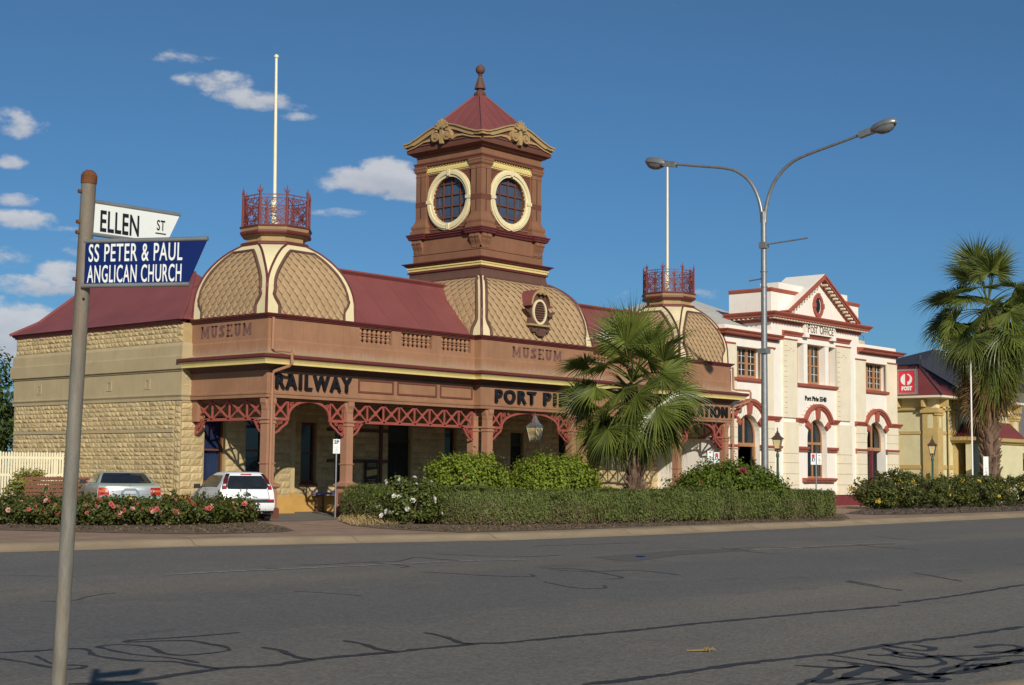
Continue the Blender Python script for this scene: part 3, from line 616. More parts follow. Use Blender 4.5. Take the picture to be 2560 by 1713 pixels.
# -- lettering
for body, x0, x1, y, z in (('RAILWAY', 29.42, 32.6, YC, 4.21), ('PORT', 39.34, 41.58, YF, 4.17), ('PIRIE', 42.05, 44.4, YF, 4.17), ('STATION', 51.9, 55.05, YC, 4.13)):
    text('raised_letters', body, .66, (x0, y-.055, z), (1, 0, 0), (0, 0, 1), 'black_letter', ST, depth=.10, bold=.014, width=x1-x0, spacing=1.30)
def slab_letters(parent, fn, u0, u1, z0, h):
    """MUSEUM in slab-serif strokes"""
    mb = MB(); W_ = (u1-u0); wd = dict(M=1.25, U=1.0, S=.8, E=.9); tot = sum(wd[c] for c in 'MUSEUM')+.22*5; k = W_/tot; u = u0
    st = .27*k*1.1; th = .12*h
    def bx(a, b, c, d): mb.prism(rect(a, b, c, d), fn, -.006, .004)
    for c in 'MUSEUM':
        w = wd[c]*k
        if c == 'M':
            bx(u+.05*w, u+.05*w+st*.8, z0+th, z0+h-th); bx(u+.95*w-st*.8, u+.95*w, z0+th, z0+h-th)
            for q in (0, w-.34*w): bx(u+q, u+q+.34*w, z0, z0+th)
            for q in (0, w-.26*w): bx(u+q, u+q+.26*w, z0+h-th, z0+h)
            mb.prism([(u+.05*w, z0+h), (u+.05*w+st, z0+h), (u+.5*w+st*.4, z0+.15*h), (u+.5*w-st*.4, z0+.15*h)], fn, -.006, .004); mb.prism([(u+.95*w-st, z0+h), (u+.95*w, z0+h), (u+.5*w+st*.4, z0+.15*h), (u+.5*w-st*.4, z0+.15*h)], fn, -.0065, .004)
        elif c == 'U':
            bx(u+.1*w, u+.1*w+st, z0+.3*h, z0+h); bx(u+.9*w-st, u+.9*w, z0+.3*h, z0+h); bx(u, u+.1*w+st+.1*w, z0+h-th, z0+h); bx(u+.9*w-st-.1*w, u+w, z0+h-th, z0+h)
            pts = [(u+.5*w+(.4*w-st/2)*math.cos(math.pi*(1+t/10)), z0+.30*h+(.30*h-st/2)*math.sin(math.pi*(1+t/10))) for t in range(11)]; mb.ribbon(pts, fn, st, -.006, .004)
        elif c == 'S':
            pts = [(u+.5*w+(.5*w-st/2)*math.cos(t), z0+.73*h+(.27*h-st/2)*math.sin(t)) for t in [R_(20+k2*25) for k2 in range(11)]]
            pts += [(u+.5*w+(.5*w-st/2)*math.cos(t), z0+.26*h+(.26*h-st/2)*math.sin(t)) for t in [R_(75-k2*25) for k2 in range(11)]]
            mb.ribbon(pts, fn, st, -.006, .004); bx(u, u+st*.5, z0, z0+.28*h); bx(u+w-st*.5, u+w, z0+.74*h, z0+h)
        else:
            bx(u+.12*w, u+.12*w+st, z0, z0+h); bx(u, u+w, z0, z0+th*1.1); bx(u, u+w*.95, z0+h-th*1.1, z0+h); bx(u+.12*w, u+.65*w, z0+.46*h, z0+.54*h); bx(u+w-st*.45, u+w, z0, z0+.3*h); bx(u+w*.95-st*.45, u+w*.95, z0+.74*h, z0+h); bx(u+.65*w, u+.65*w+st*.35, z0+.36*h, z0+.64*h)
        u += w+.22*k
    return mb.build('painted_letters', 'museum_letter', parent)
slab_letters(ST, lambda u, w, d: (29.11+d, -u, w), -39.4, -36.76, 5.90, .40)
slab_letters(ST, FX(YF), 40.29, 43.15, 5.87, .40)
# -- columns
def column(x, y, w=.29, base=True):
    mb = MB(); h = w/2; cx, cy = x+h, y+h
    sq = lambda p: mb.sq(p, cx, cy)
    sq([(h, .9), (h, 3.1)]); sq([(h+.005, 1.83), (h+.03, 1.84), (h+.03, 1.87), (h+.005, 1.88)])
    sq([(h, 3.08), (h+.03, 3.10), (h+.03, 3.14), (h+.015, 3.15), (h+.015, 3.19), (h+.055, 3.22), (h+.055, 3.26), (h+.02, 3.28), (h-.01, 3.29), (h-.01, 3.93)])
    for sx, sy in ((1, 0), (-1, 0), (0, -1), (0, 1)):          # scrolled corbels below the beam
        f = lambda u, z, d, sx=sx, sy=sy: (cx+sx*(h-.01+u)+(-sy)*d, cy+sy*(h-.01+u)+sx*d, z)
        mb.prism([(-.01, 3.5), (.015, 3.55), (.03, 3.66), (.075, 3.76), (.08, 3.90), (-.01, 3.90)], f, -h*.8, h*.8)
    c = mb.build('column', 'terracotta_column', ST)
    if base:
        mb = MB(); mb.sq([(h+.085, .45), (h+.085, .98), (h+.06, 1.0), (h+.06, 1.06), (h+.10, 1.08), (h+.15, 1.13), (h+.15, 1.20), (h+.03, 1.26), (h, 1.3)], cx, cy); mb.build('column_base', 'terracotta_column', c)
        mb = MB(); mb.sq([(h+.13, .13), (h+.13, .44), (h+.085, .48)], cx, cy); mb.build('column_plinth', 'panel_red', c)
        mb = MB()
        for sx, sy in ((-1, 0), (0, -1)):
            f = lambda u, z, d, sx=sx, sy=sy: (cx+sx*(h+.085-d)-sy*u, cy+sy*(h+.085-d)+sx*u, z); mb.prism(rect(-.11, .11, .55, .92), f, -.004, .01)
        mb.build('base_panel', 'panel_red', c)
    return c
column(29.17, YC+.02, .32); column(32.5, YC+.02); column(38.72, YC+.14); column(39.0, YF+.01); column(43.8, YF+.01); column(44.88, YC+.02); column(51.35, YC+.02); column(54.98, YC+.02)
mb = MB(); mb.box(29.17, 29.46, 39.6, 39.88, 3.2, 3.9); mb.build('corbel_block', 'terracotta', ST)
# -- valances
def valance(fn, u0, u1, n, arch=None, name='valance', lo=True, hi=True):
    mb = MB(); t = (-.025, .025); zb, zt = 3.25, 3.86
    def seg(a, b, w=.05): mb.ribbon([a, b], fn, w, *t)
    def xbox(a, b, k):
        for i in range(k):
            p = a+(b-a)*i/k; q = a+(b-a)*(i+1)/k
            seg((p, zb), (q, zt), .055); mb.ribbon([(p, zt), (q, zb)], fn, .055, -.022, .022)
            c = ((p+q)/2, (zb+zt)/2); mb.prism([(c[0]-.07, c[1]), (c[0], c[1]-.09), (c[0]+.07, c[1]), (c[0], c[1]+.09)], fn, -.032, .032); seg((p, zb), (p, zt), .05)
        seg((b, zb), (b, zt), .05)
    def bracket(u, s):                     # curved bracket with scrollwork under the rail
        pts = [(u, 2.78), (u+s*.10, 2.80), (u+s*.22, 2.86), (u+s*.32, 2.96), (u+s*.40, 3.08), (u+s*.50, 3.2), (u+s*.64, 3.25)]
        mb.ribbon(pts, fn, .06, *t); mb.ribbon(spiral(u+s*.14, 3.08, .11, 1.5, 0, s), fn, .03, -.015, .015); mb.ribbon(spiral(u+s*.30, 3.17, .06, 1.2, 2, -s), fn, .025, -.015, .015); mb.ribbon([(u+s*.02, 2.80), (u+s*.08, 2.95), (u+s*.20, 3.0), (u+s*.34, 3.12)], fn, .025, -.015, .015)
        seg((u+s*.02, 2.78), (u+s*.02, zb), .05)
    if arch is None:
        xbox(u0, u1, n); seg((u0, zb), (u1, zb), .09); seg((u0, zt), (u1, zt), .06)
        if lo: bracket(u0, 1)
        if hi: bracket(u1, -1)
    else:
        w = arch
        for u, s in ((u0, 1), (u1, -1)):
            a, b = (u, u+s*w) if s > 0 else (u+s*w, u); xbox(a, b, 1); seg((a, zb), (b, zb), .09); seg((a, zt), (b, zt), .06)
            mb.ribbon([(u, 2.78), (u+s*.10, 2.80), (u+s*.24, 2.87), (u+s*.36, 2.98), (u+s*w*.92, 3.12), (u+s*w, 3.25)], fn, .065, *t); seg((u+s*.02, 2.78), (u+s*.02, zb), .05)
            mb.ribbon(spiral(u+s*.15, 3.07, .12, 1.6, 0, s), fn, .03, -.015, .015); mb.ribbon(spiral(u+s*.33, 3.15, .07, 1.2, 2, -s), fn, .025, -.015, .015)
            c = u+s*(w+.17); mb.ribbon(spiral(c, 3.70, .10, 1.5, 1, s), fn, .028, -.015, .015); mb.ribbon(spiral(c+s*.20, 3.77, .065, 1.4, 1, -s), fn, .025, -.015, .015); seg((u+s*w, zb), (u+s*w, zt), .05)
        c = (u0+u1)/2; r = (u1-u0)/2-w
        mb.ribbon([(c-r*math.cos(math.pi*k/24), 3.22+.63*math.sin(math.pi*k/24)**.8) for k in range(25)], fn, .075, -.03, .03)
    mb.build(name, 'fret_red', ST)
vf = FX(YC+.16)
valance(vf, 29.49, 32.5, 0, .62); valance(vf, 32.79, 38.72, 8); valance(FX(YF+.16), 39.29, 43.8, 0, .62); valance(vf, 44.1, 44.9, 1, lo=False, hi=False); valance(vf, 45.17, 51.35, 8); valance(vf, 51.64, 54.98, 0, .62)
valance(lambda u, w, d: (29.33+d, u, w), 36.28, 39.86, 4); valance(lambda u, w, d: (55.15+d, u, w), 36.28, 39.86, 4)
# -- roofs
def roof_quad(mb, a, b, c, d, n=26): # ribbed sheet between eave a-b and ridge d-c
    a, b, c, d = map(Vector, (a, b, c, d)); mb.face([a, b, c, d])
mb = MB(); e0, e1, f0, f1, ze = 28.56, 33.45, 39.75, 50.5, 6.55
ring = [[(e0, f0), (e1, f0), (e1, f1), (e0, f1)], [(e0+.75, f0+.75), (e1-.75, f0+.75), (e1-.75, f1-.75), (e0+.75, f1-.75)]]; zz = [6.55, 7.0]
lo = [(x, y, 6.56) for x, y in ring[0]]; md = [(x, y, 7.05) for x, y in ring[1]]; r0 = (31, 42.4, 8.55); r1 = (31, 49.15, 8.55)
for k in range(4): mb.face([lo[k], lo[(k+1) % 4], md[(k+1) % 4], md[k]])
mb.face([md[0], md[1], r0]); mb.face([md[1], md[2], r1, r0]); mb.face([md[2], md[3], r1]); mb.face([md[3], md[0], r0, r1])
for x0, x1 in ((31.5, 40.6), (43.2, 53)):
    mb.face([(x0, 36.1, 6.54), (x1, 36.1, 6.54), (x1, 38.3, 8.63), (x0, 38.3, 8.63)]); mb.face([(x0, 38.3, 8.63), (x1, 38.3, 8.63), (x1, 44, 6.6), (x0, 44, 6.6)])
rf = mb.build('roof', 'roof_red', ST)
mb = MB()
for x0, x1 in ((31.5, 40.6), (43.2, 53)): mb.tube([(x0, 38.3, 8.65), (x1, 38.3, 8.65)], .06, 8); mb.bar((x0, 38.16, 8.53), (x1, 38.16, 8.53), .25, .02, (0, .7, -.7)); 
for a, b in ((r0, r1), (r1, md[3]), (md[3], lo[3]), (r1, md[2]), (r0, md[0]), (md[0], lo[0])): mb.tube([Vector(a)+Vector((0, 0, .02)), Vector(b)+Vector((0, 0, .02))], .05, 6)
mb.build('ridge_capping', 'roof_red', rf, smooth=True)
mb = MB(); r2 = random.Random(4)
for x0, x1 in ((32.9, 39.6), (44.2, 51.4)):                    # sheet laps
    for k in range(5): x = x0+(x1-x0)*(k+.5)/5+r2.uniform(-.2, .2); mb.bar((x, 36.12, 6.565), (x, 38.25, 8.59), .015, .012, (0, -.7, .7))
for k in range(6): y = 41.5+k*1.35; mb.bar((29.35, y, 7.08), (30.95, y, 8.5), .012, .012, (-.7, 0, .7))
mb.build('sheet_lap', 'roof_red', rf)
# -- domes
DP_ = [(6.50, 1.87, 1.87), (7.13, 1.85, 1.85), (7.45, 1.81, 1.81), (7.68, 1.755, 1.75), (7.9, 1.70, 1.65), (8.08, 1.65, 1.54), (8.30, 1.56, 1.36), (8.51, 1.45, 1.16), (8.70, 1.32, .93), (8.84, 1.20, .72), (8.98, 1.05, .43)]
MP_ = [(6.50, 3.22, 3.22), (6.8, 3.17, 3.17), (7.22, 3.08, 3.08), (7.55, 3.03, 3.03), (7.78, 2.97, 2.97), (8.05, 2.88, 2.88), (8.3, 2.75, 2.75), (8.52, 2.58, 2.58), (8.71, 2.39, 2.39), (8.86, 2.18, 2.18), (8.98, 1.95, 1.95)]
def interp(tab, z, k):
    for a, b in zip(tab, tab[1:]):
        if z <= b[0]: t = (z-a[0])/(b[0]-a[0]); return a[k]+(b[k]-a[k])*t
    return tab[-1][k]
def curved_roof(cx, cy, tab, edge, ztop, zbot, tw, th, sides, octagon, yscale=1.0):
    zs = [tab[0][0]+(tab[-1][0]-tab[0][0])*k/30 for k in range(31)]
    body = MB()
    def P(side, u, z, off=0.0):
        p = interp(tab, z, 1)+off; x, y = u, -p
        for _ in range(side): x, y = -y, x
        return (cx+x, cy+y*yscale, z+off*.35)
    for s in range(4):
        body.grid([[P(s, -interp(tab, z, 2), z), P(s, interp(tab, z, 2), z)] for z in zs])
        if octagon: body.grid([[P(s, interp(tab, z, 2), z), P((s+1) % 4, -interp(tab, z, 2), z)] for z in zs])
    dome = body.build('dome' if octagon else 'mansard', 'cream', ST)
    for s in sides:
        mb = MB(); zz = [zbot+(ztop-zbot)*k/24 for k in range(25)]
        mb.grid([[P(s, -edge(z), z, .02), P(s, edge(z), z, .02)] for z in zz]); zc = []
        # overlapping diamond tiles, lower points lifted
        acc = 0; pts = [(zbot, 0)]
        for a, b in zip(zs, zs[1:]): pass
        arc = [0]; zf = [zbot+(ztop-zbot)*k/200 for k in range(201)]
        for a, b in zip(zf, zf[1:]): arc.append(arc[-1]+math.hypot(b-a, interp(tab, b, 1)-interp(tab, a, 1)))
        def z_at(q): return zf[int(min(200, max(0, np.searchsorted(arc, q))))]
        j = 0; q = -th*.2
        while q < arc[-1]+th*.3:
            W = 4; k = -int(W/tw)-1
            while k*tw < W:
                u = (k+(.5 if j % 2 else 0))*tw; zc_ = z_at(q); e = edge(min(ztop, max(zbot, zc_)))
                if abs(u) < e+tw*.5:
                    cl = lambda uu, qq: max(-edge(z_at(qq)), min(edge(z_at(qq)), uu))
                    qa, qb = min(arc[-1], max(0, q+th)), max(0, q-th); qm = min(arc[-1], max(0, q))
                    A = P(s, cl(u, qa), z_at(qa), .022); B = P(s, cl(u, qb), z_at(qb), .078); Lp = P(s, cl(u-tw/2, qm), z_at(qm), .032); Rp = P(s, cl(u+tw/2, qm), z_at(qm), .032)
                    if (Vector(Lp)-Vector(Rp)).length > .04: mb.face([A, Lp, B, Rp])
                k += 1
            q += th; j += 1
        mb.build('tile_panel', 'ochre_tile', dome, fix=False)
        mb = MB(); out = [P(s, -edge(z), z, .035) for z in zz]+[P(s, edge(z), z, .035) for z in zz[::-1]]; mb.tube(out, .055, 6)
        mb.build('panel_moulding', 'dark_brown', dome, smooth=True)
    mb = MB()
    for s in range(4):
        for sg in (1, -1): mb.tube([P(s, sg*interp(tab, z, 2), z, .015) for z in zs], .035, 6)
    mb.build('hip_roll', 'maroon', dome, smooth=True)
    return dome
def dedge(z):
    if z < 6.86: return 1.36
    if z < 7.12: return 1.36+(z-6.86)/.26*.20
    if z < 7.25: return 1.56+(z-7.12)/.13*.04
    b = interp(DP_, z, 2); return max(.26, min(1.58, b-.29-.10*max(0, z-7.7)))
def ears(f, z1): return lambda z: f(z)*(1.0 if z < z1 else 1.12 if z < z1+.05 else .8)
def medge(z):
    if z < 6.82: return 2.72
    if z < 7.1: return 2.72+(z-6.82)/.28*.14
    return min(2.86, interp(MP_, z, 2)-.22+.05*(z > 8.78))
for xc in (30.98, 53.5):
    dm = curved_roof(xc, 37.96, DP_, dedge, 8.72, 6.56, .32, .21, (0, 3), True, 1.02)
    mb = MB(); mb.octo([(1.04, 8.90), (1.07, 8.93), (1.07, 8.97), (1.11, 9.0), (1.11, 9.06), (1.03, 9.10)], xc, 37.96)
    mb.octo([(1.06, 9.33), (1.12, 9.35), (1.14, 9.40), (1.13, 9.455), (1.09, 9.47)], xc, 37.96); mb.octo([(1.10, 9.57), (1.155, 9.575), (1.16, 9.615), (1.12, 9.63)], xc, 37.96); lr = mb.build('lantern_ring', 'maroon', ST)
    mb = MB(); mb.octo([(.925, 9.05), (.925, 9.27), (.96, 9.29), (1.06, 9.335)], xc, 37.96); mb.octo([(1.09, 9.46), (1.13, 9.57)], xc, 37.96); mb.build('lantern_drum', 'ochre', ST)
    # wrought-iron cresting
    mb = MB(); R8 = 1.06/math.cos(math.pi/8); V8 = [(xc+R8*math.cos(math.pi/8+k*math.pi/4), 37.96+R8*math.sin(math.pi/8+k*math.pi/4)) for k in range(8)]
    for k in range(8):
        x, y = V8[k]; mb.tube([(x, y, 9.6), (x, y, 10.74)], [.045, .04], 6); mb.tube([(x, y, 10.7), (x, y, 10.80), (x, y, 10.97)], [.05, .03, .004], 6)
        t = Vector((x-xc, y-37.96, 0)).normalized(); t = Vector((-t.y, t.x, 0))
        for sg in (-1, 1): mb.tube([Vector((x, y, 10.74)), Vector((x, y, 10.73))+t*.06*sg, Vector((x, y, 10.78))+t*.085*sg, Vector((x, y, 10.85))+t*.10*sg], [.022, .022, .018, .004], 5)
    mb.build('cresting_post', 'iron_red', ST, smooth=True)
    for k in range(8):
        a = Vector((*V8[k], 0)); b = Vector((*V8[(k+1) % 8], 0)); t = (b-a); L = t.length; t /= L; nn = Vector((t.y, -t.x, 0)); mb = MB()
        fn = lambda u, w, d: tuple(a+t*u+nn*d+Vector((0, 0, w)))
        for z, w in ((10.64, .03), (10.53, .022), (9.79, .022), (9.64, .03)): mb.ribbon([(0, z), (L, z)], fn, w, -.012, .012)
        for q in (.33, .67): mb.ribbon([(L*q, 10.53), (L*q, 10.64)], fn, .02, -.01, .01)
        for q in (0.0, 1.0): mb.ribbon([(L*(q*.86+.07), 9.64), (L*(q*.86+.07), 10.53)], fn, .025, -.01, .01)
        cx_, cz_ = L/2, 10.14
        for sx, sz in ((-1, -1), (-1, 1)): mb.ribbon([(cx_+sx*L*.45, cz_+sz*.37), (cx_-sx*L*.45, cz_-sz*.37)], fn, .026, -.01, .01)
        def ringp(ux, uz, r, w=.020): mb.ribbon([(ux+r*math.cos(2*math.pi*i/14), uz+r*math.sin(2*math.pi*i/14)) for i in range(15)], fn, w, -.009, .009)
        ringp(cx_, cz_, .13); ringp(cx_, cz_, .055, .03)
        for i in range(8): an = i*math.pi/4+.39; mb.ribbon([(cx_+.06*math.cos(an), cz_+.06*math.sin(an)), (cx_+.22*math.cos(an), cz_+.22*math.sin(an))], fn, .018, -.008, .008)
        for sx in (-1, 1):
            ringp(cx_+sx*.19, 10.43, .085); ringp(cx_+sx*.19, 9.86, .085); ringp(cx_+sx*.29, 10.24, .06); ringp(cx_+sx*.29, 10.03, .06); ringp(cx_+sx*.2, 9.715, .06)
        mb.ribbon(spiral(cx_, 10.44, .08), fn, .018, -.008, .008); ringp(cx_, 9.715, .06)
        mb.build('cresting_panel', 'iron_red', ST)
# -- central mansard, dormer, tower
TX, TY = 41.85, 38.84
curved_roof(TX, TY, MP_, medge, 8.88, 6.56, .36, .235, (0, 3), False)
DX, DY = 41.78, 35.60
dz = lambda z: 1.7+.99*(z-1.7)
mb = MB(); f = FX(DY)
prof = [(-.62, 7.16), (.62, 7.16), (.50, 7.45), (.50, 7.92)]+[(.50*math.cos(math.pi*k/12), 7.92+.50*math.sin(math.pi*k/12)) for k in range(1, 12)]+[(-.50, 7.92), (-.50, 7.45)]
mb.prism(prof, f, 0, .9); dor = mb.build('dormer_vent', 'dark_brown', ST)
mb = MB(); mb.sector(f, DX-DX, 7.92, .50, .60, 0, math.pi, -.12, .95, 14); 
for sg in (-1, 1): mb.prism(rect(sg*.66 if sg < 0 else .48, -.48 if sg < 0 else .66, 7.86, 7.93), f, -.12, .9)
o = mb.build('dormer_hood', 'roof_red', dor)
mb = MB(); mb.sector(f, 0, 7.92, .50, .585, 0, math.pi, -.135, -.05, 14); mb.prism(rect(-.66, .66, 7.12, 7.19), f, -.10, .5)
mb.prism([(-.13, 8.36), (.13, 8.36), (.10, 8.5), (.03, 8.62), (0, 8.66), (-.03, 8.62), (-.10, 8.5)], f, -.17, -.02); mb.ribbon(spiral(-.12, 8.36, .08), f, .03, -.18, -.1); mb.ribbon(spiral(.12, 8.36, .08, 1.6, math.pi, -1), f, .03, -.18, -.1)
ot = mb.build('dormer_trim', 'ochre', dor)
mb = MB()
for k in range(24): pass
el_ = lambda a, r: (.36*r*math.cos(a), 7.66+.44*r*math.sin(a))
mb.ribbon([el_(2*math.pi*k/28, 1) for k in range(29)], f, .075, -.06, .02); orim = mb.build('louvre_rim', 'cream', dor, smooth=True)
mb = MB()
for k in range(9):
    z = 7.30+k*.09; w = .34*math.sqrt(max(.02, 1-((z-7.66)/.42)**2)); mb.obox((0, DY-.0, z), ((1, 0, 0), (0, .7, .7), (0, -.7, .7)), (w, .05, .012))
ol = mb.build('louvre', 'dark_brown', dor)
mb = MB(); mb.ribbon([(-.48, 7.03), (-.42, 6.92), (-.30, 6.95), (-.18, 6.84), (0, 6.80), (.18, 6.84), (.30, 6.95), (.42, 6.92), (.48, 7.03)], f, [.05, .10, .09, .13, .16, .13, .09, .10, .05], -.10, .1)
mb.prism([(-.16, 6.74), (.16, 6.74), (.14, 7.02), (-.14, 7.02)], f, -.14, .1)
ow = mb.build('carved_swag', 'dark_brown', dor)
mb = MB()
for sg in (-1, 1): mb.ribbon([(sg*.52, 7.5), (sg*.62, 7.62), (sg*.74, 7.66), (sg*.84, 7.72)], f, [.10, .12, .08, .02], -.08, .15)
oe = mb.build('carved_wing', 'dark_brown', dor)
for o in (dor, o, ot, orim, ol, ow, oe): o.data.transform(Matrix.Translation((DX, 0, 0)))
def ringobj(name, prof, m, fine=None): mb = MB(); mb.sq(prof, TX, TY); return mb.build(name, m, TW)
mb = MB(); mb.sq([(1.74, 9.6), (1.74, 13.95)], TX, TY); 
TW = None
# hollow shaft with four round openings
shaft = MB(); circ = lambda r, n=32: [(r*math.cos(2*math.pi*k/n), 12.10+r*math.sin(2*math.pi*k/n)) for k in range(n)]
def face_fn(s, a): 
    def f(u, w, d):
        x, y = u, -(a-d)
        for _ in range(s): x, y = -y, x
        return (TX+x, TY+y, w)
    return f
for s in range(4): shaft.plate(rect(-1.62, 1.62, 10.8, 13.6), [circ(.90)], face_fn(s, 1.64), 0, .22)
TW = shaft.build('tower', 'panel_red', ST)
ringobj('tower_cove', [(1.97, 8.90), (1.99, 8.93), (1.96, 8.98), (1.925, 9.08), (1.90, 9.18), (1.90, 9.30)], 'dark_brown')
ringobj('tower_cornice', [(1.90, 9.29), (1.955, 9.30), (1.96, 9.36), (1.90, 9.385)], 'maroon')
ringobj('tower_cornice', [(1.90, 9.52), (1.96, 9.545), (1.985, 9.57), (2.03, 9.59), (2.05, 9.63), (2.125, 9.66), (2.13, 9.69), (1.82, 9.73)], 'maroon')
mb = MB(); mb.sq([(1.89, 9.38), (1.93, 9.39), (1.935, 9.50), (1.96, 9.53)], TX, TY)
for s in range(4):
    f = face_fn(s, 1.965)
    for k in range(46): u = -1.93+k*.0858; mb.prism(rect(u, u+.05, 9.48, 9.53), f, -.012, .05)
mb.build('dentil_band', 'yellow', TW)
ringobj('tower_pedestal', [(1.80, 9.70), (1.80, 10.0), (1.785, 10.02), (1.82, 10.03), (1.82, 10.06), (1.76, 10.08), (1.76, 10.66)], 'terracotta_tower')
mb = MB()
for s in range(4):
    f = face_fn(s, 1.76)
    for sg in (-1, 1):
        for u0 in (1.30, 1.57): 
            a, b = sorted((sg*u0, sg*(u0+.22))); 
            for k in range(8):
                z0 = 10.09+k*.069; o0 = .03+.10*math.sin(max(0, k-1)/7*math.pi*.8)**2+.05*(k > 5); z1 = z0+.069; o1 = .03+.10*math.sin(max(0, k)/7*math.pi*.8)**2+.05*(k > 4)
                mb.grid([[f(a, z0, -o0), f(b, z0, -o0)], [f(a, z1, -o1), f(b, z1, -o1)]]); mb.face([f(a, z0, .02), f(a, z0, -o0), f(a, z1, -o1), f(a, z1, .02)]); mb.face([f(b, z0, .02), f(b, z0, -o0), f(b, z1, -o1), f(b, z1, .02)])
mb.build('corner_bracket', 'terracotta_tower', TW, split=True)
mb = MB(); mb.sq([(1.74, 10.62), (1.83, 10.64), (1.85, 10.70), (1.90, 10.73), (1.90, 10.78), (1.94, 10.80), (1.94, 10.835), (1.72, 10.88)], TX, TY)
for sx in (-1, 1):
    for sy in (-1, 1): mb.sq([(.38, 10.63), (.42, 10.65), (.43, 10.71), (.46, 10.74), (.46, 10.785), (.49, 10.805), (.49, 10.845), (.36, 10.88)], TX+sx*1.53, TY+sy*1.53)
mb.build('tower_moulding', 'maroon', TW)
for sx in (-1, 1):
    for sy in (-1, 1):
        mb = MB(); c = (TX+sx*1.48, TY+sy*1.48)
        mb.sq([(.42, 10.86), (.42, 10.98), (.37, 11.0), (.37, 11.04), (.385, 11.07), (.40, 11.14), (.385, 11.21), (.34, 11.24), (.30, 11.34), (.27, 11.45), (.27, 13.30)], *c)
        mb.sq([(.27, 13.13), (.285, 13.14), (.285, 13.18), (.27, 13.19)], *c); mb.sq([(.27, 13.28), (.30, 13.31), (.33, 13.36), (.335, 13.43), (.355, 13.46), (.355, 13.52), (.27, 13.54)], *c)
        p = mb.build('corner_pilaster', 'terracotta_tower', TW)
        mb = MB(); mb.sq([(.275, 11.94), (.278, 11.95), (.278, 12.14), (.275, 12.15)], *c); mb.build('pilaster_band', 'panel_red', p)
        mb = MB()
        for s in range(4):
            for du in (0,):
                x, y = 0.0, -.272
                for _ in range(s): x, y = -y, x
                ex, ey = (.016, .004) if s % 2 == 0 else (.004, .016); mb.box(c[0]+x-ex, c[0]+x+ex, c[1]+y-ey, c[1]+y+ey, 11.5, 13.22)
        mb.build('pilaster_groove', 'dark_void', p)
for s in range(4):
    f = face_fn(s, 1.64)
    mb = MB(); 
    for r0, r1, d in ((.90, 1.02, -.06), (1.0, 1.13, -.11), (1.10, 1.19, -.07)): mb.sector(f, 0, 12.10, r0, r1, 0, 2*math.pi, d, .05, 40)
    for a in range(4): an = a*math.pi/2; mb.sector(f, 0, 12.10, .93, 1.17, an-.06, an+.06, -.135, 0, 2)
    wn = mb.build('round_window', 'cream', TW, smooth=False)
    mb = MB()
    for u in (-.45, 0, .45): h = math.sqrt(.81-u*u); mb.prism(rect(u-.025, u+.025, 12.10-h, 12.10+h), f, .10, .15)
    for z in (-.66, -.22, .22, .66): h = math.sqrt(.81-z*z); mb.prism(rect(-h, h, 12.10+z-.025, 12.10+z+.025), f, .105, .145)
    mb.build('glazing_bars', 'window_brown', wn)
    mb = MB(); mb.face([f(u, w, .16) for u, w in circ(.91)]); mb.build('pane', 'tower_glass', wn)
    mb = MB(); mb.prism(rect(-1.2, 1.2, 13.22, 13.50), f, -.05, .02)
    for k in range(16): u = -1.16+k*.155; mb.prism([(u-.06, 13.27), (u+.06, 13.27), (u+.075, 13.38), (u, 13.46), (u-.075, 13.38)], f, -.09, 0)
    for k in range(17): u = -1.2+k*.15; mb.prism(rect(u-.03, u+.03, 13.47, 13.52), f, -.10, 0)
    mb.build('carved_frieze', 'yellow', TW)
    mb = MB()                                                 # spandrel mouldings round the window
    for sx in (-1, 1):
        for sz in (-1, 1): mb.ribbon([(sx*1.18, 12.1+sz*.25), (sx*1.18, 12.1+sz*1.08), (sx*.35, 12.1+sz*1.08)], f, .05, -.03, .02)
    mb.build('spandrel_moulding', 'terracotta_tower', TW)
ringobj('tower_architrave', [(1.70, 13.52), (1.80, 13.53), (1.80, 13.60), (1.83, 13.64), (1.83, 13.68), (1.74, 13.70)], 'panel_red')
ringobj('tower_frieze', [(1.74, 13.68), (1.74, 13.93), (1.78, 13.95), (1.84, 13.99)], 'terracotta_tower')
ringobj('tower_eaves', [(1.74, 13.94), (1.84, 13.97), (1.90, 14.02), (1.98, 14.06), (2.02, 14.08), (2.03, 14.20), (1.7, 14.24)], 'panel_red')
mb = MB(); mb.lathe([(2.06*math.sqrt(2), 14.30), (.20*math.sqrt(2), 16.42), (.17*math.sqrt(2), 16.6)], TX, TY, 4, math.pi/4); trf = mb.build('tower_roof', 'roof_red', TW)
mb = MB()
for sx in (-1, 1):
    for sy in (-1, 1): mb.tube([(TX+sx*2.06, TY+sy*2.06, 14.32), (TX+sx*.18, TY+sy*.18, 16.48)], .04, 6)
for s in range(4):
    for u in (-1.35, -.75, -.25, .25, .75, 1.35):
        def g(u_, t): 
            x, y = u_, -(2.06-1.86*t); 
            for _ in range(s): x, y = -y, x
            return (TX+x, TY+y, 14.30+2.12*t+.012)
        tm = 1-abs(u)/2.06-.03; mb.bar(g(u, .02), g(u, tm), .03, .03)
mb.build('roof_seam', 'roof_red', trf)
def wavez(u): a = abs(u)/2.1; return 14.38+.50*(.5+.5*math.cos(math.pi*min(1, max(0, (a-.10))/.9)))*(1-.25*a)
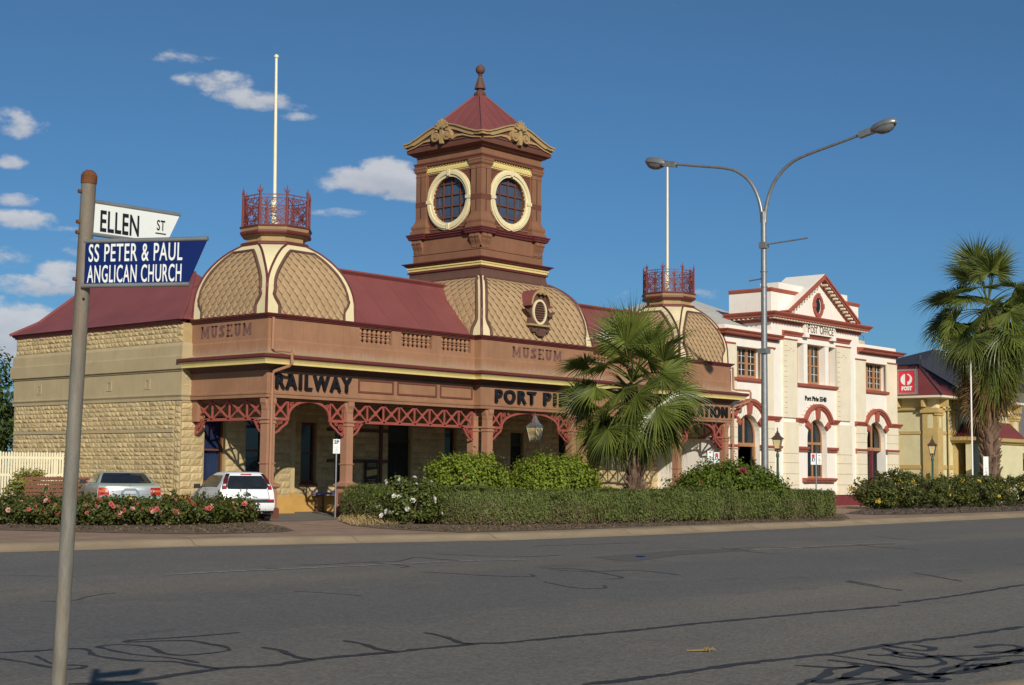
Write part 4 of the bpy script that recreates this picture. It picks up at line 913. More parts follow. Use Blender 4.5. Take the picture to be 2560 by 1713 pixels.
for s in range(4):
    f = face_fn(s, 2.04); us = [-2.12+4.24*k/40 for k in range(41)]; mb = MB()
    mb.ribbon([(u, wavez(u)) for u in us], f, [.10+.10*(abs(u) < 1.6) for u in us], -.06, .10)
    mb.ribbon([(u, wavez(u)+.07+.02*(abs(u) < 1.6)) for u in us], f, .05, -.12, .10)
    for sg in (-1, 1):
        mb.ribbon(spiral(sg*.30, 14.52, .22, 1.8, math.pi/2+.3*sg, -sg), f, .07, -.16, .06); mb.sector(f, sg*.30, 14.52, .001, .06, 0, 2*math.pi, -.18, .0, 10)
        mb.ribbon([(sg*.46, 14.40), (sg*.7, 14.46), (sg*1.05, 14.44), (sg*1.5, 14.30), (sg*1.95, 14.22)], f, [.16, .10, .06, .05, .04], -.04, .04)
    for k in range(7):
        an = math.pi/2+(k-3)*.42; r = .40-.025*abs(k-3); p0 = (.0+.02*math.cos(an), 14.78); mb.ribbon([(p0[0], p0[1]), (.22*math.cos(an), 14.78+.22*math.sin(an)), (r*math.cos(an)*1.05, 14.78+r*math.sin(an))], f, [.03, .085, .05], -.17, -.06)
    mb.prism([(-.07, 14.22), (.07, 14.22), (.12, 14.45), (.05, 14.85), (-.05, 14.85), (-.12, 14.45)], f, -.15, 0)
    mb.build('scroll_pediment', 'ochre', TW)
    mb = MB(); mb.prism([(u, wavez(u)-.03) for u in us]+[(1.9, 14.2), (-1.9, 14.2)], f, .02, .12); mb.build('pediment_back', 'dark_brown', TW)
    mb = MB(); mb.grid([[f(u, wavez(u)+.06, -.05), f(u*.8, wavez(u)+.09, .72)] for u in us]); mb.build('pediment_cover', 'roof_red', TW)
mb = MB(); mb.lathe([(.20, 16.50), (.24, 16.56), (.245, 16.62), (.17, 16.67), (.13, 16.72), (.15, 16.76), (.235, 16.79), (.24, 16.83), (.09, 17.28), (.06, 17.33), (.09, 17.36), (.09, 17.39), (.04, 17.41)], TX, TY, 8, math.pi/8)
mb.ball((TX, TY, 17.58), .19); mb.tube([(TX, TY, 17.75), (TX, TY, 17.83)], .012, 5); mb.build('finial', 'dark_brown', TW, smooth=True)
# -- downpipes
def pipe(pts): mb = MB(); mb.tube(pts, .05, 8); mb.build('downpipe', 'terracotta_column', ST, smooth=True)
pipe([(29.24, YC-.09, 6.42), (29.24, YC-.09, 5.42), (29.26, YC-.18, 5.38), (29.5, YC-.66, 5.33), (29.53, YC-.68, 5.28), (29.53, YC-.68, 4.95), (29.5, YC-.6, 4.88), (29.28, YC-.12, 4.72), (29.27, YC-.08, 4.62), (29.25, YC-.08, .16)])
pipe([(55.5, YC-.07, 6.4), (55.52, YC-.08, 5.42), (55.6, YC-.2, 5.38), (56.02, YC-.63, 5.35), (56.04, YC-.65, 5.28), (56.04, YC-.65, 4.95), (56.0, YC-.6, 4.88), (55.55, YC-.1, 4.65), (55.5, YC-.07, 4.55), (55.5, YC-.07, .16)])
# things on and in the station
for k, (xc, lab, xt) in enumerate(((30.98, 'tall cream flagpole standing on the corner dome beside the side wall', -.09), (53.5, 'cream flagpole standing on the far dome behind the palm', .0))):
    t = thing('flagpole', lab, 'flagpole', (xc-.08 if k == 0 else xc-.1, 37.96, 9.6), 0, 'flagpoles on the station domes')
    mb = MB(); mb.tube([(0, 0, 0), (xt*.5, 0, 3), (xt, 0, 5.85)], [.062, .056, .045], 10); mb.build('pole', 'fence_cream', t, smooth=True)
    mb = MB(); mb.lathe([(.02, 5.84), (.075, 5.86), (.085, 5.91), (.05, 5.96), (.01, 5.98)], xt, 0, 12); mb.build('cap', 'fence_cream', t, smooth=True)
    mb = MB(); mb.box(-.09, .09, -.09, .09, -.02, .30); mb.box(-.13, -.07, -.03, .03, .2, 1.0); mb.build('base_block', 'fence_cream', t)
t = thing('hanging_lantern', 'grey hanging lantern with tapering glass under the middle verandah arch', 'lantern', (41.56, YF-.05, 2.84)); t.scale = (.92, .92, .95)
mb = MB(); rr = lambda p: mb.lathe(p, 0, 0, 6, 0)
mb.lathe([(.20, 0), (.21, .02), (.33, .50), (.30, .52)], 0, 0, 4, math.pi/4); mb.build('glass', 'lamp_glass', t)
mb = MB()
for k in range(4):
    a = math.pi/4+k*math.pi/2; mb.tube([(.205*math.cos(a), .205*math.sin(a), -.05), (.335*math.cos(a), .335*math.sin(a), .52)], .014, 5)
mb.lathe([(.36, .50), (.37, .53), (.16, .70), (.15, .76), (.10, .80), (.10, .86), (.05, .92), (.02, 1.0)], 0, 0, 4, math.pi/4); mb.build('roof', 'steel', t)
mb = MB()
for sg in (-1, 1): mb.tube([(sg*.18, 0, .58), (sg*.17, 0, .75), (sg*.08, 0, .9), (sg*.10, 0, 1.02), (sg*.19, 0, 1.03), (sg*.19, 0, .95), (sg*.14, 0, .95)], .015, 5)
mb.tube([(0, 0, .95), (0, 0, 1.08)], .015, 5); mb.build('hanger', 'fret_red', t)
def bench(x, lab):
    t = thing('bench', lab, 'bench', (x, 40.6, .14), 0, 'benches under the verandah')
    mb = MB(); mb.box(-.7, .7, -.22, .22, .62, .70); mb.build('seat', 'curtain', t)
    mb = MB()
    for sx in (-.55, .55): mb = MB(); mb.plate(rect(-.2, .2, 0, .62), [rect(-.14, .14, .17, .56), rect(-.14, .14, .02, .12)], lambda u, w, q, sx=sx: (sx+q, u, w), -.03, .03); mb.build('leg_frame', 'dark_brown', t)
bench(36.0, 'blue topped bench in verandah shade left of the entrance column'); bench(37.9, 'blue topped bench in verandah shade below the notice board')
t = thing('notice_board', 'dark notice board with a yellow band leaning beside the barred door', 'notice board', (38.35, 41.0, 1.05))
mb = MB(); mb.box(-.32, .32, -.03, .03, 0, .95); mb.build('panel', 'door_green', t)
mb = MB(); mb.prism([(-.27, .36), (.27, .44), (.27, .66), (-.27, .60)], FX(-.031), -.004, .004); mb.build('yellow_band', 'hall_trim', t)
mb = MB(); 
for k, (z, w) in enumerate(((.86, .40), (.81, .46), (.76, .44), (.25, .40), (.19, .3), (.13, .42))): mb.box(-w/2, w/2, -.036, -.03, z-.008, z+.008)
mb.build('printed_lines', 'joint', t)
# ---------------------------------------------------------------- post office
YP = 36.17
PO = thing('post_office', 'cream two storey post office with red trim and a gabled centre bay', 'post office', (63.4, 40, .14), absolute=True)
fp = FX(YP); CXP = 63.43
XL, XR = 55.3, 71.78
wing_w = [(56.04, 58.46), (68.41, 70.74)]; AR = [(57.25, .97, .16), (63.43, .93, 1.46), (69.5, 1.0, .16)]; ZS = 3.40
mb = MB()
holes = [rect(a, b, 6.02, 7.44) for a, b in wing_w]+[rect(61.56, 65.32, 6.02, 7.97)]+[archpoly(c-r, c+r, z0, ZS) for c, r, z0 in AR]
mb.plate(rect(XL, XR, .13, 8.36), holes, fp, 0, .5)
mb.box(XL, XL+.3, YP+.5, 46, .13, 8.36); mb.box(XR-.3, XR, YP+.5, 39, .13, 8.36); mb.box(XR-.3, XR, 41.5, 46, .13, 8.36); mb.box(XR-.3, XR, 39, 41.5, 4.2, 8.36)
pw = mb.build('front_wall', 'po_white', PO)
mb = MB(); mb.box(59.25, 67.7, YP, 38.5, 8.36, 10.30); mb.build('attic_block', 'po_white', PO)
mb = MB(); mb.sweep([(0, 10.22), (.03, 10.24), (.05, 10.30), (.07, 10.34), (.07, 10.41), (-.3, 10.43)], [(59.25, 38.5), (59.25, YP), (67.7, YP), (67.7, 38.5)]); mb.build('attic_capping', 'po_red', PO)
mb = MB(); mb.box(59.95, 66.6, YP+.02, 37.2, 10.43, 10.73); mb.build('attic_block', 'po_white', PO)
# floors and dark inside
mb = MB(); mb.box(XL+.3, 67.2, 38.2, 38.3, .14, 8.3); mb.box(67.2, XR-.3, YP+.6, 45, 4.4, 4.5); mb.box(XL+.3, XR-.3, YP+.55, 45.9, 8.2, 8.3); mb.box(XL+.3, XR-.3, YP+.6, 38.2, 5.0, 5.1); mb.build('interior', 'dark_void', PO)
# rusticated ground floor blocks (pilaster strips) with joints
mb = MB()
for a, b in ((55.3, 56.2), (58.3, 59.35), (67.3, 68.32), (70.62, 71.78)):
    mb.box(a, b, YP-.10, YP+.01, .66, 4.12); mb.box(a, b, YP-.06, YP+.01, 4.36, 7.5)
for a, b in ((60.24, 61.42), (65.32, 66.64)):
    mb.box(a, b, YP-.16, YP+.01, .66, 4.12); mb.box(a, b, YP-.10, YP+.01, 4.34, 8.04)
mb.build('pilaster', 'po_cream', PO, split=True)
mb = MB()
for a, b in ((55.3, 56.2), (58.3, 59.35), (67.3, 68.32), (70.62, 71.78)):
    for z in (1.15, 1.68, 2.2, 3.3, 3.75): mb.box(a-.002, b+.002, YP-.106, YP, z-.012, z+.012)
for a, b in ((60.24, 61.42), (65.32, 66.64)):
    for z in (1.15, 1.68, 2.2, 2.64): mb.box(a-.002, b+.002, YP-.166, YP, z-.014, z+.014)
    for z in [4.55+.245*k for k in range(14)]:
        mb.box(a+.001, a+.27, YP-.106, YP, z-.012, z+.012); 
        if a > 64: pass
    for k in range(3): u = a+.62+.2*(k-1); z = 7.52 if k != 1 else 7.62; mb.box(u-.06, u+.06, YP-.11, YP, z-.015, z+.015)
mb.build('masonry_joint', 'joint', PO)
mb = MB(); mb.sweep([(.12, .12), (.12, .60), (.02, .67), (.02, .12)], [(XL, 40), (XL, YP), (68.35, YP)]); mb.sweep([(.12, .12), (.12, .60), (.02, .67), (.02, .12)], [(70.6, YP), (XR, YP), (XR, 39)]); mb.build('base_course', 'po_base', PO)
mb = MB()
SG = [(0, 2.74), (.10, 2.75), (.10, 2.79), (.0, 2.80)]; S2 = [(0, 2.84), (.12, 2.85), (.15, 2.90), (.16, 2.97), (.0, 2.99)]
for a, b in ((55.3, 56.3), (58.2, 60.0), (61.45, 62.48), (64.38, 65.3), (67.25, 68.5), (70.5, 71.8)):
    for s_ in (SG, S2): mb.sweep(s_, [(a, YP), (b, YP)])
mb.build('sill_string', 'po_red', PO, split=True)
mb = MB(); mb.box(58.0, 60.2, YP-.012, YP, 0.67, 2.6)
# arches
for c, r, z0 in AR:
    mb = MB(); Ro = 1.50 if r < .95 else 1.58; cz = 5.08-Ro; R0 = r+.02; f = FX(YP)
    a0 = math.asin((4.25-cz)/Ro)
    mb.sector(f, c, cz, Ro-.13, Ro, a0, math.pi-a0, -.20, .02, 20); mb.sector(f, c, cz, Ro-.20, Ro-.12, a0, math.pi-a0, -.14, .02, 20)
    x1 = c-Ro*math.cos(a0); x2 = c+Ro*math.cos(a0)
    lim = {57.25: (55.35, 59.9), 63.43: (61.42, 65.45), 69.5: (67.2, 72.15)}[c]
    for a, b in ((lim[0], x1+.06), (x2-.06, lim[1])):
        for s_ in ([(0, 4.12), (.08, 4.13), (.08, 4.18), (0, 4.19)], [(0, 4.19), (.12, 4.20), (.15, 4.26), (.20, 4.29), (.20, 4.34), (0, 4.36)]): mb.sweep(s_, [(a, YP), (b, YP)])
    for an, hw in ((math.pi/2, .16), (R_(33), .15), (R_(147), .15)):       # red voussoirs
        q = lambda r_, t: (c+r_*math.cos(t), ZS+r_*math.sin(t)); ro = Ro-.20+abs(math.sin(an))*(cz-ZS)+.03
        if an != math.pi/2: ro = 1.32
        mb.prism([q(r, an-hw*.8), q(ro, an-hw*.75), q(ro, an+hw*.75), q(r, an+hw*.8)], f, -.13, .02)
    mb.build('arch_moulding', 'po_red', PO)
    mb = MB()
    for k in range(-8, 9):
        an = math.pi/2+k*R_(8.2); 
        if abs(an-math.pi/2) < .18 or abs(an-R_(33)) < .16 or abs(an-R_(147)) < .16 or an < R_(33) or an > R_(147): continue
        mb.ribbon([(c+(r+.01)*math.cos(an), ZS+(r+.01)*math.sin(an)), (c+(Ro-.2)*math.cos(an), ZS+(Ro-.2)*math.sin(an)+.02)], f, .018, -.010, .01)
    mb.build('voussoir_joint', 'joint', PO)
    mb = MB()
    for k in range(7): an = R_(100+k*10.5); mb.ribbon([(c+(Ro+.03)*math.cos(an), cz+(Ro+.03)*math.sin(an)), (c+(Ro+.22)*math.cos(an)-.12, cz+(Ro+.02)*math.sin(an)+.02)], f, .05, -.03, .01)
    mb.build('step_voussoir', 'po_cream', PO)
    # timber joinery
    mb = MB(); t = .10; yj = YP+.26; zf = 2.95 if z0 < 1 else 3.1
    out = archpoly(c-r, c+r, z0 if z0 > 1 else 2.9, ZS); 
    hs = []
    n = 10
    ri = r-t
    hs.append([(c-ri, zf+.12), (c-.05, zf+.12), (c-.05, ZS+math.sqrt(ri*ri-.0025))]+[(c+ri*math.cos(a), ZS+ri*math.sin(a)) for a in [math.pi/2+.05+(math.pi/2-.05)*k/n for k in range(1, n+1)]])
    hs.append([(c+.05, zf+.12), (c+ri, zf+.12)]+[(c+ri*math.cos(a), ZS+ri*math.sin(a)) for a in [(math.pi/2-.06)*k/n for k in range(0, n+1)]])
    if z0 > 1: hs += [rect(c-ri, c-.05, z0+.1, zf), rect(c+.05, c+ri, z0+.1, zf)]
    mb.plate(out, hs, FX(yj), 0, .10); w = mb.build('arched_window' if z0 > 1 else 'fanlight', 'po_timber', PO)
    mb = MB(); mb.prism(out, FX(yj+.05), 0, .008); mb.build('pane', 'glass_dark' if c < 68 else 'glass', w)
    if z0 > 1:
        mb = MB(); mb.sweep([(0, 1.28), (.22, 1.30), (.24, 1.36), (.30, 1.40), (.30, 1.47), (0, 1.49)], [(c-1.45, YP), (c+1.45, YP)]); mb.build('sill', 'po_red', PO)
        mb = MB(); mb.prism(rect(c-.75, c+.75, .75, 1.2), fp, -.02, .01); mb.build('apron_panel', 'po_white', PO)
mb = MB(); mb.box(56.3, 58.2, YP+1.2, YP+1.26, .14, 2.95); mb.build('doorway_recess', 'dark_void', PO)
mb = MB()
for x in (56.33, 58.1): mb.box(x-.05, x+.05, YP+.2, YP+.32, .14, 2.9)
mb.build('door_frame', 'po_timber', PO)
# open porch behind the right arch
mb = MB(); mb.box(69.45, 69.6, YP+.25, YP+.4, .14, 2.95); 
mb.build('porch_post', 'po_base', PO)
mb = MB(); mb.box(68.5, 70.5, YP+.20, YP+.24, 1.02, 1.08); mb.box(68.5, 70.5, YP+.20, YP+.24, .25, .29); mb.box(68.5, 70.5, YP+.20, YP+.24, 1.48, 1.52)
for k in range(18): x = 68.55+k*.11; mb.box(x-.012, x+.012, YP+.21, YP+.23, .25, 1.05)
mb.build('porch_railing', 'black', PO)
# upper windows
def sash(x0, x1, z0, z1, y, n, parent):
    mb = MB(); w = (x1-x0)/n; hs = []; t = .105; zm = z0+(z1-z0)*.47
    for k in range(n): hs += [rect(x0+w*k+t, x0+w*(k+1)-t, z0+.10, zm-.03), rect(x0+w*k+t, x0+w*(k+1)-t, zm+.04, z1-.07)]
    mb.plate(rect(x0, x1, z0, z1), hs, FX(y), 0, .09); o = mb.build('sash_window', 'po_timber', parent)
    mb = MB(); mb.face([(x0, y+.05, z0), (x1, y+.05, z0), (x1, y+.05, z1), (x0, y+.05, z1)]); mb.build('pane', 'glass_dark', o)
    mb = MB()
    for h in hs:
        (a, c0), (b, _), (_, c1), _ = h; m = (a+b)/2; q = (c0+c1)/2
        mb.box(m-.010, m+.010, y+.03, y+.048, c0, c1); mb.box(a, b, y+.031, y+.047, q-.009, q+.009)
    mb.build('muntin', 'po_white', o)
    mb = MB(); r = random.Random(int(x0*10))
    for h in hs:
        if r.random() < .55: (a, c0), (b, _), (_, c1), _ = h; mb.box(a+(b-a)*r.uniform(0, .5), b, y+.053, y+.056, c0, c0+(c1-c0)*r.uniform(.5, 1))
    if mb.v: mb.build('blind', 'po_cream', o)
    for k in range(n):
        pass
    return o
for a, b in wing_w:
    sash(a+.02, b-.02, 6.08, 7.44, YP+.34, 3, PO)
    mb = MB(); mb.sweep([(0, 5.84), (.08, 5.85), (.12, 5.90), (.13, 6.0), (0, 6.04)], [(a-.05, YP), (b+.05, YP)]); mb.build('window_sill', 'po_red', PO)
for a, b in ((61.56, 62.24), (62.60, 64.30), (64.66, 65.32)): sash(a+.01, b-.01, 6.08, 7.97, YP+.36, 1 if b-a < 1 else 2, PO)
for a, b in ((62.24, 62.60), (64.30, 64.66)):
    mb = MB(); mb.box(a, b, YP+.02, YP+.4, 6.03, 7.97); mb.box(a+.08, b-.08, YP+.012, YP+.03, 7.78, 7.82); mb.build('window_column', 'po_white', PO)
mb = MB(); mb.sweep([(0, 5.84), (.08, 5.85), (.13, 5.90), (.14, 6.0), (0, 6.04)], [(61.5, YP), (65.36, YP)]); mb.build('window_sill', 'po_red', PO)
# strings, band, cornices
mb = MB()
for a, b in ((55.3, 56.1), (58.4, 59.5), (67.3, 68.35), (70.75, 71.8)): mb.sweep([(0, 7.48), (.09, 7.50), (.10, 7.56), (0, 7.59)], [(a, YP), (b, YP)])
for a, b in ((60.2, 61.45), (65.3, 66.68)): mb.sweep([(0, 8.02), (.13, 8.03), (.14, 8.09), (0, 8.11)], [(a, YP), (b, YP)])
mb.sweep([(0, 8.24), (.06, 8.25), (.07, 8.32), (.11, 8.35), (.16, 8.42), (.16, 8.46), (0, 8.48)], [(60.2, YP), (61.4, YP-.0)]); mb.sweep([(0, 8.24), (.05, 8.25), (.06, 8.32), (.10, 8.35), (.14, 8.42), (.14, 8.455), (0, 8.475)], [(61.4, YP), (65.3, YP)]); mb.sweep([(0, 8.24), (.06, 8.25), (.07, 8.32), (.11, 8.35), (.16, 8.42), (.16, 8.46), (0, 8.48)], [(65.3, YP), (66.7, YP)])
mb.build('string_band', 'po_red', PO, split=True)
WC = [(0, 7.84), (.08, 7.85), (.10, 7.92), (.30, 7.95), (.32, 8.02), (.40, 8.07), (.44, 8.13), (0, 8.17)]
mb = MB(); mb.sweep(WC, [(55.3, 40), (55.3, YP), (59.75, YP)]); mb.sweep(WC, [(67.5, YP), (XR, YP), (XR, 40)]); mb.build('wing_cornice', 'po_red', PO, split=True)
EN = [(0, 8.78), (.08, 8.79), (.10, 8.86), (.12, 8.88)]; E2 = [(.12, 8.97), (.42, 8.99), (.43, 9.06), (.50, 9.12), (.56, 9.19), (.56, 9.24), (0, 9.28)]; pth = [(59.25, 38.5), (59.25, YP), (67.7, YP), (67.7, 38.5)]
mb = MB(); mb.sweep(EN, pth); mb.sweep(E2, pth); mb.sweep([(0, 8.88), (.11, 8.88), (.11, 8.98), (0, 8.98)], pth); mb.build('entablature', 'po_red', PO)
mb = MB()
for k in range(36): x = 58.9+k*.255; mb.box(x, x+.09, YP-.40, YP-.10, 8.915, 8.96)
for k in range(9): y = 36.4+k*.255; mb.box(58.86, 59.14, y, y+.09, 8.915, 8.96)
mb.build('dentils', 'po_cream', PO)
# pediment
gx0, gx1, ga = 60.0, 66.9, 11.30; gc = (gx0+gx1)/2
mb = MB(); mb.prism([(gx0+.2, 9.28), (gx1-.2, 9.28), (gc, ga-.28)], fp, -.08, 1.7); mb.build('gable_wall', 'po_white', PO)
mb = MB(); 
for sg in (-1, 1):
    a = (gc+sg*(gx1-gx0)/2, 9.26); b = (gc, ga)
    L = math.hypot(a[0]-b[0], a[1]-b[1]); 
    for (o0, o1, d0) in ((0, .10, -.56), (-.10, 0, -.50), (-.24, -.10, -.18)):
        n_ = (-(b[1]-a[1])/L*-sg, (b[0]-a[0])/L*-sg); 
        if n_[1] < 0: n_ = (-n_[0], -n_[1])
        P4 = [(a[0]+n_[0]*o0, a[1]+n_[1]*o0), (a[0]+n_[0]*o1, a[1]+n_[1]*o1), (b[0], b[1]+o1/abs(n_[1])), (b[0], b[1]+o0/abs(n_[1]))]
        mb.prism(P4, fp, d0, -.02)
mb.build('raking_cornice', 'po_red', PO)
mb = MB()
for sg in (-1, 1):
    a = (gc+sg*(gx1-gx0)/2, 9.34); b = (gc, ga+.09); a = (a[0], a[1]+.06); b = (b[0], b[1]+.06); mb.prism([a, b, (b[0], b[1]-.12), (a[0], a[1]-.12)], fp, -.46, 1.7)
mb.build('gable_roof', 'po_white', PO)
mb = MB()
for sg in (-1, 1):
    for k in range(13):
        t = (k+.8)/14; u = gc+sg*(gx1-gx0)/2*(1-t); z = 9.26+(ga-9.26)*t-.20; mb.obox((u, YP-.33, z), (Vector((1, 0, -sg*.58)).normalized(), (0, 1, 0), Vector((sg*.58, 0, 1)).normalized()), (.05, .14, .04))
mb.build('gable_dentils', 'po_cream', PO)
mb = MB(); oc = 63.43
mb.ribbon([(oc+.40*math.cos(t), 9.90+.50*math.sin(t)) for t in [2*math.pi*k/28 for k in range(29)]], fp, .17, -.16, 0)
for dx, dzz, w, h in ((-.40, 0, .10, .12), (.40, 0, .10, .12), (0, .50, .10, .12), (0, -.50, .13, .13)): mb.prism(rect(oc+dx-w, oc+dx+w, 9.9+dzz-h, 9.9+dzz+h), fp, -.20, 0)
mb.prism([(oc-.13, 9.38), (oc+.13, 9.38), (oc, 9.24)], fp, -.19, 0); oq = mb.build('oculus', 'po_red', PO)
mb = MB(); mb.prism([(oc+.24*math.cos(t), 9.90+.36*math.sin(t)) for t in [2*math.pi*k/20 for k in range(20)]], fp, -.10, 0); mb.build('pane', 'glass_dark', oq)
# lettering
mb = MB(); mb.prism(rect(62.02, 64.96, 8.43, 8.90), fp, -.22, .0); mb.prism(rect(62.0, 62.38, 8.26, 8.44), fp, -.23, 0); mb.prism(rect(64.6, 64.98, 8.26, 8.44), fp, -.23, 0); np_ = mb.build('name_plate', 'po_white', PO)
for body, x0, w, s in (("P", 62.24, .22, .52), ("OST", 62.50, .66, .40), ("O", 63.38, .32, .52), ("FFICE", 63.74, .98, .40)):
    text('letters', body, s*1.12, (x0, YP-.226, 8.50), (1, 0, 0), (0, 0, 1), 'window_brown', np_, depth=.012, bold=.004, width=w)
for x in (62.14, 64.84): mb = MB(); mb.box(x-.02, x+.02, YP-.235, YP-.22, 8.72, 8.80); mb.build('letters', 'window_brown', np_)
text('letters', 'Port Pirie 5540', .32, (62.28, YP-.02, 5.22), (1, 0, 0), (0, 0, 1), 'black_letter', PO, depth=.02, bold=.008, width=2.05)
for x in (59.75, 59.6):
    pass
# iron roof
mb = MB(); R4 = [(48.0, 37.0, 8.36), (59.3, 37.0, 8.36), (59.3, 46, 8.36), (48.0, 46, 8.36)]; a, b = (58.2, 41.3, 10.25), (60.5, 41.3, 10.25)
P0 = [(54.0, 37.0, 8.40), (64.0, 37.0, 8.40), (64.0, 46, 8.40), (54.0, 46, 8.40)]
mb.face([P0[0], P0[1], b, a]); mb.face([P0[1], P0[2], b]); mb.face([P0[2], P0[3], a, b]); mb.face([P0[3], P0[0], a]); prf = mb.build('iron_roof', 'grey_iron', PO)
mb = MB()
for k in range(36): x = 54.1+k*.14; t = min(1, (x-54.0)/4.2); mb.bar((x, 37.0, 8.415), (x, 37+4.3*t, 8.415+1.85*t), .02, .02, (0, -.5, .9))
mb.build('corrugation', 'grey_iron', prf)
mb = MB(); mb.sweep([(0, 8.28), (.12, 8.28), (.14, 8.44), (0, 8.44)], [(54.0, 37.0), (59.2, 37.0)]); mb.build('eaves_gutter', 'po_red', PO)
mb = MB(); mb.box(54.2, 59.2, 37.25, 37.5, 7.9, 8.3); mb.build('rear_wall', 'po_white', PO)
RB_ = thing('rear_building', 'small cream block with a railed flat roof peeping out behind the post office', 'building', (79, 44, .13), absolute=True)
mb = MB(); mb.box(78.6, 80.5, 42.6, 45, .1, 9.75); mb.build('wall', 'hall_wall', RB_); mb = MB(); mb.box(76.3, 78.6, 42.5, 43.5, 9.2, 9.65); mb.build('fascia', 'po_red', RB_)
mb = MB()
for x in (77.0, 78.0, 79.2, 80.4): mb.box(x-.015, x+.015, 42.6, 42.63, 9.7, 10.05)
mb.box(77.0, 80.4, 42.6, 42.63, 10.02, 10.05); mb.build('roof_railing', 'steel', RB_)
# post sign
PS = thing('post_sign', 'red projecting post sign with a white horn emblem on the post office corner', 'sign', (71.9, 35.6, 5.97))
mb = MB(); mb.box(-.09, .09, -.52, .46, 0, 1.24); mb.build('box', 'post_red', PS)
mb = MB(); mb.plate(rect(-.56, .50, -.05, 1.28), [rect(-.48, .44, .04, 1.20)], lambda u, w, d: (d, u, w), -.11, .11); mb.build('frame', 'steel', PS)
f = lambda u, w, d: (-.09+d, -u, w)       # face towards -X: u runs towards the street
mb = MB(); cx, cz, r = .03, .74, .30
mb.prism([(cx-.05+r*math.cos(t), cz+r*math.sin(t)) for t in [math.pi/2+.17+(math.pi-.34)*k/14 for k in range(15)]], f, -.012, .002)     # left half disc
pts = [(cx+.03, cz+r)]+[(cx+r*math.cos(math.pi/2-math.pi*k/16), cz+r*math.sin(math.pi/2-math.pi*k/16)) for k in range(1, 16)]+[(cx+.03, cz-r), (cx+.03, cz-.12)]+[(cx+.03+.15*math.cos(-math.pi/2+math.pi*k/10), cz+.06+.18*math.sin(-math.pi/2+math.pi*k/10)) for k in range(11)]
mb.prism(pts, f, -.012, .002); mb.build('emblem', 'sign_white', PS)
text('letters', 'POST', .26, (-.104, .27, .18), (0, -1, 0), (0, 0, 1), 'sign_white', PS, depth=.01, bold=.022, width=.60)
mb = MB(); mb.box(-.05, .05, .46, .56, .25, .33); mb.box(-.05, .05, .46, .56, .85, .93); mb.build('bracket', 'po_red', PS)
# ---------------------------------------------------------------- old hall to the right
XH, YH = 77.2, 36.5
HA = thing('old_hall', 'pale stone hall with maroon hipped roof and an arched doorway beyond the post office', 'hall', (85, 42, .14), absolute=True)
mb = MB(); mb.plate(rect(XH, 88.3, .13, 6.0), [archpoly(80.75, 82.35, .16, 2.7)], FX(YH), 0, .4); mb.box(XH, XH+.4, YH+.4, 52, .13, 6.0); mb.box(87.9, 88.3, YH+.4, 52, .13, 6.0); hw = mb.build('wall', 'hall_wall', HA)
mb = MB()
for z0, z1, o in ((5.30, 5.45, .14), (3.95, 4.15, .05), (2.0, 2.25, .05), (.12, .7, .08)): mb.sweep([(0, z0), (o, z0+.02), (o+.02*(o > .1), z1-.02), (0, z1)], [(XH, 52), (XH, YH), (88.3, YH)])
hb = mb.build('string_course', 'hall_trim', HA)
def hpil(x0, x1, d=.16):
    mb = MB(); mb.box(x0, x1, YH-d, YH+.01, .13, 5.28); mb.box(x0-.06, x1+.06, YH-d-.06, YH, 5.02, 5.12); mb.box(x0-.10, x1+.10, YH-d-.1, YH, 5.16, 5.32)
    for z in (1.0, 1.5, 2.0, 2.5, 3.0): mb.box(x0-.004, x1+.004, YH-d-.006, YH, z-.012, z+.012)
    p = mb.build('pilaster', 'hall_trim', HA); mb = MB(); mb.prism(archpoly(x0+.2, x1-.2, 4.35, 4.8, 8), FX(YH-d), -.006, .01); mb.prism(rect(x0+.2, x1-.2, 4.3, 4.36), FX(YH-d), -.006, .01); mb.build('panel', 'hall_wall', p)
hpil(XH-.16, XH+.5); hpil(79.25, 79.85); hpil(87.3, 88.3)
mb = MB(); mb.box(XH-.157, XH+.01, YH+.012, YH+.75, .13, 5.15); mb.box(XH-.255, XH, YH+.012, YH+.85, 5.165, 5.315); p = mb.build('pilaster', 'hall_trim', HA); mb = MB(); mb.prism(archpoly(YH+.12, YH+.45, 4.3, 4.9, 8), FYm(XH-.157), -.006, .01); mb.build('panel', 'hall_wall', p)
mb = MB()
for k in range(9): y = YH+.6+k*1.55; mb.prism([(y-.06, 5.5), (y+.06, 5.5), (y+.06, 5.95), (y-.06, 5.95)], FYm(XH-.5), 0, .5); 
for k in range(7): x = XH+.5+k*1.7; mb.prism(rect(x-.06, x+.06, 5.5, 5.95), FX(YH-.5), 0, .5)
mb.build('eaves_bracket', 'hall_trim', HA, split=True)
mb = MB(); mb.sweep([(.0, 5.95), (.62, 5.97), (.66, 6.0), (.66, 6.12), (0, 6.15)], [(XH, 52), (XH, YH), (88.3, YH)]); mb.build('eaves_gutter', 'po_cream', HA)
mb = MB(); e = .68; xr = 80.55; q = [(XH-e, YH-e, 6.14), (xr, YH-e, 6.14), (xr, 52, 6.14), (XH-e, 52, 6.14)]; r0, r1 = (78.53, YH+1.7, 8.0), (78.53, 52, 8.0)
mb.face([q[0], q[1], r0]); mb.face([q[1], q[2], r1, r0]); mb.face([q[3], q[0], r0, r1]); hr = mb.build('roof', 'hall_roof', HA)
mb = MB(); mb.tube([q[0], r0, r1], .06, 6); mb.tube([q[1], r0], .06, 6); mb.build('ridge_capping', 'slate', hr)
mb = MB(); mb.box(xr, 88.3, YH+.1, 51, 6.0, 6.5); mb.build('parapet', 'po_cream', HA)
mb = MB(); mb.prism([(79.1, 3.85), (86.6, 3.85), (84.2, 4.75), (80.6, 4.75)], FX(YH-1.3), .0, 1.2); mb.build('porch_roof', 'hall_roof', HA)
